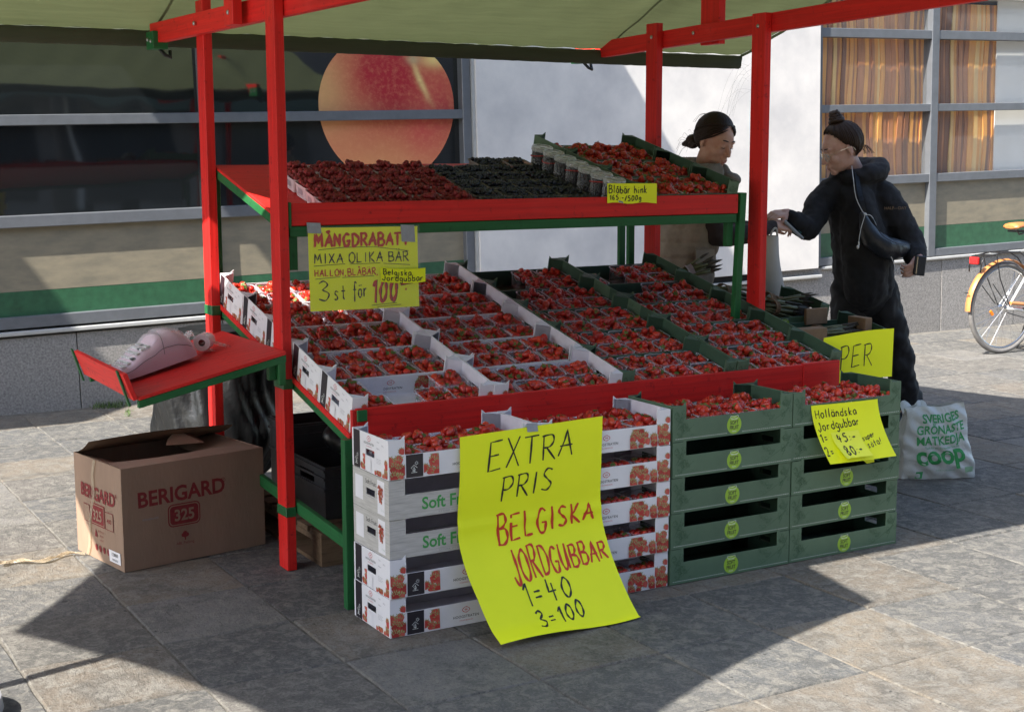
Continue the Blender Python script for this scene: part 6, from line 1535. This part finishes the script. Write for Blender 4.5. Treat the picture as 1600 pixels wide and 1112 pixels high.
for k in range(26):
    y0 = rg.uniform(-.05, .05); a = rg.uniform(-1, 1)
    b.tube(_s3([T(-.10+rg.uniform(-.01, .01), y0, -.01), T(-.118, y0+.01*a, -.035+rg.uniform(-.01, .01)), T(-.125+rg.uniform(-.01, .02), y0+.02*a, -.06)]), .0008, M_HAIRB, 4, cap=False)
for k in range(0):
    y0 = rg.uniform(-.06, .06); x0 = rg.uniform(.03, .085); b.tube(_s3([T(x0, y0, .10), T(x0+.015, y0*1.1, .118+rg.uniform(-.005, .01)), T(x0+.03, y0*1.2, .112)]), .0006, M_HAIRB, 4, cap=False)
put('loose_hair', b, cust)['kind'] = 'stuff'
features(HC, cust, (.035, .02, .012), (.42, .14, .12))
# eyeglasses
gl = thing('eyeglasses', 'round thin metal eyeglasses worn by the woman in black', 'eyeglasses', HO)
for s in (1, -1):
    b = MB(); cen = (.100, s*.031, -.002); pts = [T(cen[0]-.010*abs(math.cos(a))*(1 if math.cos(a)*s > 0 else 0), cen[1]+.0235*math.cos(a), cen[2]+.0215*math.sin(a)) for a in [k*math.pi/10 for k in range(21)]]
    b.tube(pts, .0011, M_GOLD, 6, cap=False); put('lens_rim', b, gl); b = MB(); b.poly(pts[:-1], M_LENS); put('lens', b, gl)
    b = MB(); b.tube(_s3([T(.094, s*.054, .006), T(.04, s*.078, .012), T(-.018, s*.082, .012), T(-.034, s*.082, -.010)]), .0012, M_GOLD, 6); put('temple', b, gl)
b = MB(); b.tube([T(.102, .009, .004), T(.107, 0, .008), T(.102, -.009, .004)], .0011, M_GOLD, 6); put('bridge', b, gl)
# earphones, bag, wallet, card reader
ear = thing('earphones', 'white corded earphones hanging down the front of the black hoodie', 'earphones', (3.8, 1.8, 1.4))
for nm, pts in (('cord', [(3.860, 1.86, 1.60), (3.795, 1.775, 1.52), (3.800, 1.755, 1.42), (3.835, 1.735, 1.34), (3.850, 1.730, 1.325), (3.815, 1.725, 1.24), (3.79, 1.715, 1.15)]), ('cord', [(3.85, 1.728, 1.322), (3.89, 1.72, 1.315), (3.92, 1.71, 1.26)]), ('cord', [(4.02, 1.70, 1.10), (4.045, 1.68, 1.03), (4.035, 1.66, .985), (4.06, 1.655, 1.015), (4.055, 1.65, .965), (4.12, 1.63, .955), (4.18, 1.62, .975)])):
    b = MB(); b.tube(_s3(pts), .0021, M_WIRE, 6); put(nm, b, ear, smooth=True)
b = MB(); b.ell((3.787, 1.714, 1.140), (.008, .008, .011), M_WIRE); b.tube([(3.795, 1.714, 1.148), (3.792, 1.714, 1.17)], .004, M_WIRE); put('earbud', b, ear, smooth=True)
b = MB(); b.ell((3.850, 1.729, 1.326), (.010, .008, .007), M_WIRE); put('cord_slider', b, ear, smooth=True)
bag = thing('shoulder_bag', 'black leather crossbody bag slung across the black hoodie', 'bag', (4.0, 1.75, 1.2))
b = MB(); chain(b, [(3.865, 1.765, 1.32, .022), (3.885, 1.755, 1.25, .042), (3.93, 1.745, 1.18, .060), (4.00, 1.735, 1.135, .068), (4.08, 1.735, 1.115, .066), (4.16, 1.74, 1.115, .052), (4.22, 1.76, 1.13, .030)], M_LEA, 16)
bo = fuse('bag_body', b, M_LEA, .008, bag, smooth=5, disp=((.08, .014),)); bo.location = -bag.location
b = MB()
def stp(pts, w=.030):
    q = _s3(pts); 
    for i in range(len(q)-1):
        A, B = Vector(q[i]), Vector(q[i+1]); d = (B-A).normalized(); n = d.cross(Vector((-.2, -1, .1))).normalized()*w/2; b.add([A-n, B-n, B+n, A+n], [(0, 1, 2, 3), (3, 2, 1, 0)], M_LEA)
stp([(3.875, 1.760, 1.325), (3.855, 1.765, 1.40), (3.86, 1.80, 1.48), (3.90, 1.86, 1.56)]); put('strap', b, bag)
b = MB(); b.tube(_s3([(3.895, 1.712, 1.30), (3.93, 1.683, 1.215), (4.01, 1.664, 1.165), (4.10, 1.667, 1.148), (4.18, 1.69, 1.145)]), .0022, M_CDK, 6); put('zip', b, bag)
wal = thing('wallet', 'small black zipped wallet in the lowered hand of the woman in black', 'wallet', (4.17, 1.60, 1.02))
b = MB(); Mw = Matrix.Translation((4.165, 1.598, 1.025)) @ Matrix.Rotation(.12, 4, 'Y') @ Matrix.Rotation(-.3, 4, 'Z'); b.box(-.034, -.014, -.058, .034, .014, .058, M_LEA, Mw); put('cover', b, wal, bevel=.006)
b = MB(); b.box(-.0352, -.002, -.056, .0352, .002, .056, M_CDK, Mw); b.box(-.003, -.0155, -.05, .003, -.0142, .05, M_GOLD, Mw @ Matrix.Translation((-.026, 0, 0))); put('zip', b, wal)
rd = thing('card_reader', 'dark handheld card reader held between the two women', 'card reader', (3.43, 1.9, 1.28))
Mr = frame((3.462, 1.905, 1.250), (.80, -.02, -.60), (.50, -.55, .67))
b = MB(); b.box(-.085, -.038, -.010, .085, .038, .010, mat('reader_grey', (.30, .33, .36), .4), Mr); put('case', b, rd, bevel=.006)
b = MB(); b.box(-.080, -.033, .0101, .080, .033, .0118, mat('reader_screen', (.01, .02, .03), .12), Mr); put('screen', b, rd)
b = MB(); b.box(.045, .0, .0119, .068, .012, .0126, mat('reader_teal', (.02, .22, .20), .4), Mr); put('button', b, rd)
b = MB(); PH_ = lambda x, y: (4.035+x, 1.789-.12*x-.0005, 1.305+y); 
# small print on the chest, raised just off the jersey
print_text(b, lambda x, y: (4.13+x*.93, 1.772-.33*x, 1.345+y), 'HALF—DAY', 0, 0, .024, mat('bronze_thread', (.16, .10, .05), .6), .01, 1.1); put('chest_print', b, cust)

# --- the seller in the beige vest
M_VEST = mat('beige_quilt', (.235, .195, .150), .7, noise=(20, .18), bump=(90, .3)); M_COLL = mat('fleece_collar', (.21, .19, .16), .95, noise=(30, .25), bump=(160, .8)); M_SLV = mat('dark_sleeve', (.026, .016, .016), .85, noise=(15, .3), bump=(200, .3))
hs = 1.17; face = Vector((.16, -.92, -.36)).normalized(); upv = Vector((.10, -.30, .94)); yv = upv.cross(face).normalized(); zv = face.cross(yv).normalized(); HO2 = Vector((2.968, 2.01, 1.735))
HS = Matrix(((face.x*hs, yv.x*hs, zv.x*hs, HO2.x), (face.y*hs, yv.y*hs, zv.y*hs, HO2.y), (face.z*hs, yv.z*hs, zv.z*hs, HO2.z), (0, 0, 0, 1)))
b = MB(); head_geo(b, HS, M_SK2)
chain(b, [(2.955, 2.02, 1.70, .060), (2.935, 2.05, 1.61, .058), (2.91, 2.07, 1.53, .070)], M_SK2)
chain(b, [(2.89, 2.08, 1.46, .11), (2.84, 2.08, 1.28, .12), (2.78, 2.07, 1.10, .115), (2.75, 2.07, .95, .13)], M_SK2)
chain(b, [(2.87, 2.02, 1.46, .07), (2.84, 1.91, 1.42, .058), (2.87, 1.86, 1.235, .046), (3.10, 1.87, 1.235, .038), (3.305, 1.90, 1.262, .029)], M_SK2)
chain(b, [(2.95, 2.12, 1.46, .07), (3.03, 2.20, 1.42, .058), (3.12, 2.22, 1.22, .046), (3.26, 2.12, 1.24, .036), (3.36, 2.02, 1.27, .029)], M_SK2)
for dx, dy in ((-.06, -.06), (.04, .08)): chain(b, [(2.76+dx, 2.07+dy, .93, .10), (2.78+dx, 2.07+dy, .52, .062), (2.78+dx, 2.10+dy, .10, .042), (2.86+dx, 2.03+dy, .04, .038)], M_SK2)
hand_geo(b, frame((3.330, 1.902, 1.268), (.97, .02, -.06), (-.05, -.75, .65)), .98, ((.35, .6, .4), (.30, .55, .4), (.28, .5, .35), (.25, .45, .3), .5), M_SK2, 1)
hand_geo(b, frame((3.375, 2.01, 1.265), (.85, -.45, .0), (-.3, -.3, .9)), .95, ((.6, .9, .5), (.6, .9, .5), (.5, .8, .5), (.5, .8, .5), .5), M_SK2, -1)
sel = fuse('person', b, M_SK2, .0052, smooth=3); tag(sel, 'woman in beige quilted vest with low dark bun serving behind the stall', 'person')
b = MB()
chain(b, [(2.91, 2.06, 1.50, .125), (2.90, 2.07, 1.455, .155), (2.87, 2.07, 1.34, .180), (2.83, 2.07, 1.20, .188), (2.79, 2.07, 1.08, .195), (2.77, 2.07, .95, .200)], M_VEST, 20); chain(b, [(2.85, 1.95, 1.49, .085), (2.84, 1.95, 1.44, .09), (2.83, 1.95, 1.30, .10), (2.76, 1.96, 1.02, .12)], M_VEST, 14); chain(b, [(2.99, 2.15, 1.49, .085), (2.98, 2.15, 1.44, .09), (2.95, 2.17, 1.2, .10), (2.88, 2.17, 1.0, .12)], M_VEST, 14)
ve = fuse('vest', b, M_VEST, .011, sel, smooth=6, disp=((.10, .022),))
# quilting: sew the horizontal channels into the vest
me = ve.data
for v in me.vertices:
    n = v.normal; q = (v.co.z*1.0) % .085; d = abs(q-.0425)/.0425; v.co -= n*(.012*(d**4)); 
b = MB()
for k in range(26):
    a = -2.5+5.0*k/25; ca, sa_ = math.cos(a+2.25), math.sin(a+2.25); b.ell((2.935+.118*ca, 2.05+.118*sa_, 1.580+.022*(1 if abs(a) < 1.2 else -.6)), (.034, .034, .055), M_COLL, 10, 8)
b.ell((3.075, 1.985, 1.535), (.065, .050, .034), M_COLL, 12, 8, Matrix.Rotation(.35, 4, 'Y')); b.ell((2.855, 1.925, 1.535), (.055, .045, .050), M_COLL, 12, 8)
fuse('collar', b, M_COLL, .009, sel, smooth=4, disp=((.03, .012),))
for pts in ([(2.86, 1.93, 1.42, .078), (2.86, 1.875, 1.32, .075), (2.875, 1.86, 1.235, .070), (2.97, 1.862, 1.225, .064), (3.10, 1.87, 1.232, .058), (3.22, 1.885, 1.252, .050), (3.295, 1.897, 1.262, .038)], [(3.02, 2.19, 1.42, .078), (3.10, 2.22, 1.26, .070), (3.18, 2.19, 1.22, .062), (3.28, 2.10, 1.245, .048), (3.345, 2.03, 1.262, .036)]):
    b = MB(); chain(b, pts, M_SLV, 16); fuse('sleeve', b, M_SLV, .009, sel, smooth=4, disp=((.07, .020),))
b = MB(); b.add([(2.72, 1.855, 1.175), (2.86, 1.845, 1.160), (2.85, 1.835, 1.148), (2.715, 1.845, 1.163)], [(0, 1, 2, 3), (3, 2, 1, 0)], M_VEST); b.box(2.715, 1.838, 1.02, 2.855, 1.85, 1.158, M_VEST); put('pocket', b, sel, bevel=.01)
b = MB()
for dx, dy in ((-.06, -.06), (.04, .08)): chain(b, [(2.77+dx*.6, 2.07+dy, .94, .13), (2.78+dx, 2.07+dy, .70, .10), (2.78+dx, 2.07+dy, .45, .085), (2.78+dx, 2.09+dy, .12, .075)], M_TRS, 16)
fuse('trousers', b, M_TRS, .013, sel, smooth=4, disp=((.1, .02),))
for dx, dy in ((-.06, -.06), (.04, .08)):
    b = MB(); chain(b, [(2.76+dx, 2.12+dy, .05, .048), (2.84+dx, 2.05+dy, .045, .045), (2.90+dx, 1.99+dy, .038, .036)], M_LEA); fuse('shoe', b, M_LEA, .01, sel, smooth=3)
b = MB(); hair_cap(b, HS, M_HAIR, KN_SW, 1.05, 0); combed(b, HS, M_HAIR, KN_SW, (-.125, 0, -.030), 170, 6, .0038, lift=1.085); put('hair', b, sel, smooth=True)
T = lambda x, y, z: tuple(HS @ Vector((x, y, z)))
b = MB()
for k in range(5):
    pts = []; r0 = .030-.002*k
    for i in range(13): a = 2*math.pi*i/12+k*1.3; pts.append(T(-.128+.012*k-.02+r0*.7*math.sin(a), r0*math.cos(a), -.045+r0*math.sin(a+.5)))
    b.tube(pts, .011, M_HAIR, 7)
b.ell(T(-.130, 0, -.045), (.042, .044, .042), M_HAIR); put('hair_bun', b, sel, smooth=True)
b = MB(); rg = random.Random(9)
for k in [q for q in range(30) if not 13 <= q < 14]:  # wisps at the bun and face, and long strands caught by the wind
    if k < 13: a = rg.uniform(0, 6.3); s0 = (-.14, .02*math.cos(a), -.05+.02*math.sin(a)); pts = [T(*s0), T(s0[0]-.03, s0[1]*2, s0[2]+.03*math.sin(a)), T(s0[0]-.035+rg.uniform(-.01, .01), s0[1]*2.5, s0[2]-.03+.05*math.sin(a))]
    elif k < 20: y0 = rg.uniform(-.03, .03); pts = [T(.07, y0, .11), T(.10, y0*1.4, .09), T(.112, y0*2-.02, .02), T(.112, y0*2-.025, -.05-rg.uniform(0, .05))] if k < 14 else [T(-.09, y0, .11), T(-.125, y0, .09), T(-.135, y0*1.5, .05)]
    else:
        q = HS @ Vector((rg.uniform(-.02, .06), rg.uniform(-.03, .03), .14)); dx = rg.uniform(.10, .34); hz = rg.uniform(.14, .30)
        pts = [tuple(q), (q.x+dx*.25, q.y, q.z+hz*.55), (q.x+dx*.6, q.y, q.z+hz*.92), (q.x+dx, q.y, q.z+hz*(1.0-rg.uniform(0, .25)))]
    b.tube(_s3(pts), .0003 if k > 19 else .0006, M_HAIR, 4, cap=False)
put('loose_hair', b, sel)['kind'] = 'stuff'
features(HS, sel, (.02, .012, .008), (.40, .11, .10))

# paper carrier hanging at the stall end
M_PBAG = mat('pale_paper', (.44, .42, .39), .8, noise=(5, .1), bump=(12, .3))
pb = thing('paper_bag', 'pale carrier bag hanging behind the right front post', 'carrier bag', (3.2, 1.75, .8))
b = MB()
def Ppb(u_, v_): w = .20+.10*(1-v_); a = u_*2*math.pi; return (3.20+(.055+.050*(1-v_))*math.cos(a)*1.0+.02*math.sin(v_*7)*.3-.03*v_, 1.78+.06*math.sin(a), .82+.40*v_)
b.grid(Ppb, 28, 14, M_PBAG); put('bag_film', b, pb, smooth=True)
b = MB(); b.tube(_s3([(3.17, 1.76, 1.21), (3.19, 1.76, 1.25), (3.215, 1.76, 1.26), (3.225, 1.76, 1.21)]), .006, M_PBAG, 6); put('handle', b, pb)
# ------------------------------------------------------------------ asparagus stand
M_ASP = mat('asparagus_green', (.125, .125, .048), .55, noise=(30, .35)); M_ASPD = mat('asparagus_tip', (.055, .045, .032), .7, noise=(60, .4)); M_BROWN = mat('kraft_card', (.27, .17, .10), .85, noise=(12, .2))
def spear(b, p, d, L, r, rg):
    d = Vector(d).normalized(); p = Vector(p); side = d.cross(Vector((0, 0, 1))).normalized(); k = rg.uniform(-.012, .012)
    pts = [tuple(p+d*L*t+side*k*math.sin(t*3)+Vector((0, 0, rg.uniform(-.001, .001)))) for t in (0, .25, .5, .72, .82, .92, 1.0)]
    b.tube(pts[:4], [r, r, r*.95, r*.9], M_ASP, 6); b.tube(pts[3:], [r*.9, r*1.15, r*.8, r*.15], M_ASPD, 6)
side_t = thing('side_table', 'green wooden side stand holding the asparagus right of the stall', 'stand', (2.9, 1.4, 0))
def sd_(name, *a): mb = MB(); mb.box(*a); put(name, mb, side_t, bevel=.002)
for x in (2.60, 3.27):
    for y, z in ((1.0, .640), (1.70, .80)): sd_('leg', x, y, 0, x+.035, y+.035, z, M_GREEN)
sz = lambda y: .655+.22*(y-.98)
mb = MB(); slopebox(mb, 2.56, 3.31, .96, 1.80, 0, .016, M_GREEN, sz); put('deck', mb, side_t)
for i, (x, y, lab) in enumerate(((2.715, .985, 'green crate of thin asparagus with brown card dividers, nearest on the side stand'), (2.625, 1.35, 'green crate heaped with dark asparagus bunches, farther one on the side stand'))):
    Mx_ = Matrix.Translation((x, y, sz(y)+.003)) @ Matrix.Rotation(.216, 4, 'X'); crate('green', Mx_ @ Matrix.Diagonal((1, 1.12, .80 if i == 0 else 1, 1)), lab)
rg = random.Random(12)
def bunch(p, d, n, L, rad, label, band=M_BROWN, spread=.25):
    t = thing('asparagus_bunch', label, 'asparagus', p, group='asparagus bunches'); d = Vector(d).normalized(); u_ = d.cross(Vector((0, 0, 1))).normalized(); w = u_.cross(d)
    for k in range(n):
        a = rg.uniform(0, 6.3); q = rad*rg.random()**.5; o_ = u_*q*math.cos(a)*1.5+w*q*math.sin(a); b = MB(); dd = d+u_*rg.uniform(-spread, spread)*.5+w*rg.uniform(-spread, spread)*.4
        spear(b, Vector(p)+o_, dd, L*rg.uniform(.85, 1.1), rg.uniform(.0050, .0075), rg); put('spear', b, t, smooth=True)
    b = MB(); c = Vector(p)+d*L*.22; pts = [tuple(c+u_*rad*1.75*math.cos(a)+w*rad*1.3*math.sin(a)) for a in [k*math.pi/8 for k in range(17)]]
    b.tube(pts, .004, band, 5, cap=False); q = [(Vector(x)+d*.030) for x in pts]; 
    for k in range(16): b.add([pts[k], pts[k+1], tuple(q[k+1]), tuple(q[k])], [(0, 1, 2, 3), (3, 2, 1, 0)], band)
    put('wrapper', b, t)
bunch((2.50, 1.70, 1.030), (.45, -.2, .20), 13, .24, .030, 'asparagus bunch in a white paper band behind the green upright', M_PULPW, .5)
bunch((2.66, 1.62, .955), (.6, .02, -.12), 16, .30, .034, 'asparagus bunch with brown wrapper at the back of the side stand')
bunch((2.86, 1.50, .915), (.8, -.12, -.20), 18, .30, .034, 'dark tipped asparagus bunch lying across the heap beside the right post')
bunch((2.80, 1.40, .885), (.85, .05, -.16), 18, .32, .036, 'asparagus bunch at the front of the heap, tips spilling to the right')
bunch((2.98, 1.56, .875), (.75, -.25, -.05), 14, .28, .030, 'asparagus bunch with tips pointing up at the right of the heap', M_BROWN, .6)
bunch((2.86, 1.12, .765), (1, .02, .02), 22, .38, .026, 'loose bundle of thin green asparagus lying in the nearest crate', M_BROWN, .2)
for k, (x0, y0, z0, x1, y1, z1, lab) in enumerate(((2.73, 1.02, .725, 2.93, 1.10, .800, 'brown card divider at the left of the near asparagus crate'), (3.02, 1.28, .78, 3.17, 1.30, .865, 'brown card divider standing at the back of the near asparagus crate'), (3.235, 1.07, .72, 3.285, 1.20, .825, 'brown card divider at the right of the near asparagus crate'))):
    b = MB(); b.box(x0, y0, z0, x1, y1, z1, M_BROWN); o = put('card_divider', b, bevel=.003); tag(o, lab, 'card')
b = MB(); b.box(2.44, 1.62, .98, 2.60, 1.78, 1.03, M_BROWN, Matrix.Translation((2.5, 1.7, 1.0)) @ Matrix.Rotation(.2, 4, 'Y') @ Matrix.Translation((-2.5, -1.7, -1.0))); o = put('card_tray', b, bevel=.004); tag(o, 'brown card tray under the asparagus left of the green upright', 'card')

# ------------------------------------------------------------------ bicycle at the right edge (parallel to the wall)
M_TYRE = mat('tyre_rubber', (.16, .155, .15), .8, noise=(30, .2), bump=(200, .3)); M_RIM2 = mat('rim_steel', (.62, .62, .62), .22, metal=1); M_WHT = mat('white_bike_paint', (.72, .74, .74), .3, coat=.4); M_BLK = mat('black_metal', (.015, .015, .016), .35)
M_TAN = mat('tan_leather', (.48, .17, .05), .42, noise=(25, .15)); M_ORF = mat('orange_mudguard', (.55, .22, .07), .25, coat=.5); M_REDR = mat('red_reflector', (.55, .02, .02), .15); M_ORR = mat('orange_reflector', (.85, .22, .01), .2)
bk = thing('bicycle', 'white city bicycle with tan saddle and orange mudguards at the right edge', 'bicycle', (7.50, 3.84, 0), -.04)
def bp_(name, fn, parent=bk, **k): mb = MB(); fn(mb); return put(name, mb, parent, world=False, **k)
R0 = .385
def wheel(cx):
    C0 = Vector((cx, 0, R0)); n = 56; ring = lambda r, y=0: [(C0.x+r*math.cos(2*math.pi*k/n), y, C0.z+r*math.sin(2*math.pi*k/n)) for k in range(n+1)]
    w = thing('wheel', 'x', 'x'); del w['label'], w['category']; w.parent = bk
    bp_('tyre', lambda b: b.tube(ring(R0-.020), .021, M_TYRE, 10, cap=False), w, smooth=True)
    bp_('rim', lambda b: (b.tube(ring(R0-.046), .010, M_RIM2, 8, cap=False, flat=1.1)), w, smooth=True)
    bp_('hub', lambda b: b.lathe([(.010, -.05), (.028, -.04), (.028, -.03), (.016, -.02), (.016, .02), (.028, .03), (.028, .04), (.010, .05)], M_RIM2, 14, M=Matrix.Translation(C0) @ Matrix.Rotation(math.pi/2, 4, 'X')), w)
    for k in range(32):
        a = 2*math.pi*k/32; s = 1 if k % 2 else -1; t = a+(.9 if (k//2) % 2 else -.9); p = C0+Vector((.026*math.cos(t), s*.035, .026*math.sin(t))); q = C0+Vector(((R0-.050)*math.cos(a), 0, (R0-.050)*math.sin(a)))
        bp_('spoke', lambda b: b.tube([p, q], .0014, M_RIM2, 4), w)
    bp_('reflector', lambda b: b.box(C0.x-.075, -.012, C0.z-.135, C0.x-.030, .004, C0.z-.115, M_ORR, Matrix.Translation(C0) @ Matrix.Rotation(.9, 4, 'Y') @ Matrix.Translation(-C0)), w)
wheel(0); wheel(1.08)
def guard(cx, a0, a1):
    def f(b):
        n = 40
        def P(u_, v_): a = a0+(a1-a0)*u_; r = R0+.030-.006*abs(v_-.5)*2*2; y = (v_-.5)*.058; return (cx+(r)*math.cos(a), y, R0+r*math.sin(a))
        b.grid(P, n, 6, M_ORF); b.grid(lambda u_, v_: tuple(Vector(P(1-u_, v_))-Vector((0, 0, .0015))), n, 6, M_ORF)
    return f
bp_('mudguard', guard(0, math.radians(181), math.radians(38)), smooth=True); bp_('mudguard', guard(1.08, math.radians(150), math.radians(20)), smooth=True)
bp_('front_band', lambda b: None if False else b.box(-.4235, -.022, .525, -.4165, .022, .535, M_RIM2))
T0 = Vector((0, 0, R0)); BB_ = Vector((.44, 0, .31)); ST = Vector((.30, 0, .80)); HT = Vector((.88, 0, .86)); HB = Vector((.92, 0, .70))
for s in (-.055, .055):
    bp_('chain_stay', lambda b: b.tube([(0, s, R0), (.1, s, R0-.01), (.40, s*.5, .315)], .011, M_WHT, 10), smooth=True)
    bp_('seat_stay', lambda b: b.tube([(0, s, R0), (.26, s*.6, .70)], .010, M_WHT, 10), smooth=True)
    bp_('rack_stay', lambda b: b.tube([(.01, s*1.15, R0+.02), (-.12, s*1.3, .64), (-.17, s*1.3, .83)], .005, M_BLK, 6))
    bp_('rack_stay', lambda b: b.tube([(-.02, s*1.15, R0+.03), (-.20, s*1.3, .60)], .004, M_BLK, 6))
    bp_('rack_rail', lambda b: b.tube([(-.34, s*1.1, .70), (-.335, s*1.2, .78), (-.31, s*1.25, .825), (-.10, s*1.25, .855), (.10, s*1.2, .855), (.20, s*.9, .80), (.27, s*.5, .70)], .006, M_BLK, 8), smooth=True)
for x in (-.28, -.2, -.1, 0, .08): bp_('rack_bar', lambda b: b.box(x, -.065, .848 if x > -.15 else .832, x+.025, .065, .856 if x > -.15 else .840, M_BLK))
bp_('rear_light', lambda b: b.box(-.365, -.045, .765, -.335, .045, .825, M_REDR), bevel=.006); bp_('light_bracket', lambda b: b.box(-.334, -.05, .76, -.322, .05, .835, M_BLK), bevel=.004)
bp_('seat_tube', lambda b: b.tube([BB_, ST], .017, M_WHT, 12), smooth=True); bp_('seat_post', lambda b: b.tube([ST, (.245, 0, 1.02)], .0125, M_BLK, 10), smooth=True)
bp_('down_tube', lambda b: b.tube([BB_, HB], .019, M_WHT, 12), smooth=True); bp_('top_tube', lambda b: b.tube([(.36, 0, .58), (.60, 0, .66), HT], .016, M_WHT, 12), smooth=True)
bp_('head_tube', lambda b: b.tube([HB, HT], .021, M_WHT, 12), smooth=True); bp_('fork', lambda b: b.tube([HB, (1.0, 0, .5), (1.08, 0, R0)], .014, M_WHT, 10), smooth=True)
bp_('handlebar', lambda b: b.tube(_s3([(.86, 0, .90), (.85, 0, 1.05), (.86, .2, 1.10), (.70, .28, 1.10)]), .012, M_BLK, 10)); bp_('handlebar', lambda b: b.tube(_s3([(.85, 0, 1.05), (.86, -.2, 1.10), (.70, -.28, 1.10)]), .012, M_BLK, 10))
def saddle(b):
    def P(u_, v_):
        x = .04+.27*u_; w = .088*(1-u_**1.3*.78); a = v_*2*math.pi; return (x+.01*math.cos(a)*0, w*math.cos(a)*(1 if u_ > .02 else .6), 1.058+.012*math.sin(u_*3.1)+(.036 if math.sin(a) > 0 else .020)*math.sin(a)*(1-.3*u_)*(1 if .03 < u_ < .97 else .4))
    b.grid(P, 20, 24, M_TAN); b.poly([P(0, k/24) for k in range(24)], M_TAN); b.poly([P(1, 1-k/24) for k in range(24)], M_TAN)
bp_('saddle', saddle, smooth=True); bp_('saddle_spring', lambda b: (b.tube([(.07, -.05, 1.035), (.12, -.03, 1.0), (.24, 0, 1.01), (.30, 0, 1.045)], .007, M_BLK, 8), b.box(.08, -.06, 1.018, .20, .06, 1.034, M_BLK)))
bp_('crank', lambda b: (b.lathe([(.02, -.052), (.085, -.05), (.085, -.045), (.02, -.04)], M_BLK, 22, M=Matrix.Translation(BB_) @ Matrix.Rotation(math.pi/2, 4, 'X')), b.bar((.44, .065, .31), (.30, .065, .36), .012, .02, M_RIM2), b.bar((.44, -.065, .31), (.58, -.065, .26), .012, .02, M_RIM2)))
bp_('pedal', lambda b: b.box(.255, .07, .348, .345, .14, .366, mat('pink_pedal', (.62, .30, .24), .6))); bp_('chain_guard', lambda b: b.tube([(.02, -.065, R0+.045), (.30, -.068, .40), (.46, -.068, .395)], .016, M_ORF, 8))
bp_('chain', lambda b: (b.tube([(0, -.05, R0-.035), (.44, -.05, .235)], .004, M_BLK, 6)))
bp_('kickstand', lambda b: b.tube([(.36, .05, .30), (.30, .10, .01)], .008, M_BLK, 6))
# grey round stand foot just entering the lower left corner
b = MB(); b.lathe([(.155, 0), (.165, .02), (.160, .06), (.12, .075), (.03, .08)], mat('grey_foot', (.30, .31, .33), .5, noise=(20, .1)), 32, c=(-1.452, .03, 0)); o = put('stand_foot', b, smooth='auto'); tag(o, 'round grey plastic stand foot at the lower left corner', 'stand')
# crumpled dry leaf on the paving
b = MB(); b.add([(-1.245, .60, .003), (-1.22, .612, .010), (-1.195, .60, .005), (-1.215, .585, .008)], [(0, 1, 2, 3), (3, 2, 1, 0)], mat('dry_leaf', (.42, .16, .04), .7)); o = put('dry_leaf', b); tag(o, 'small orange dry leaf on the paving at the left edge', 'leaf')
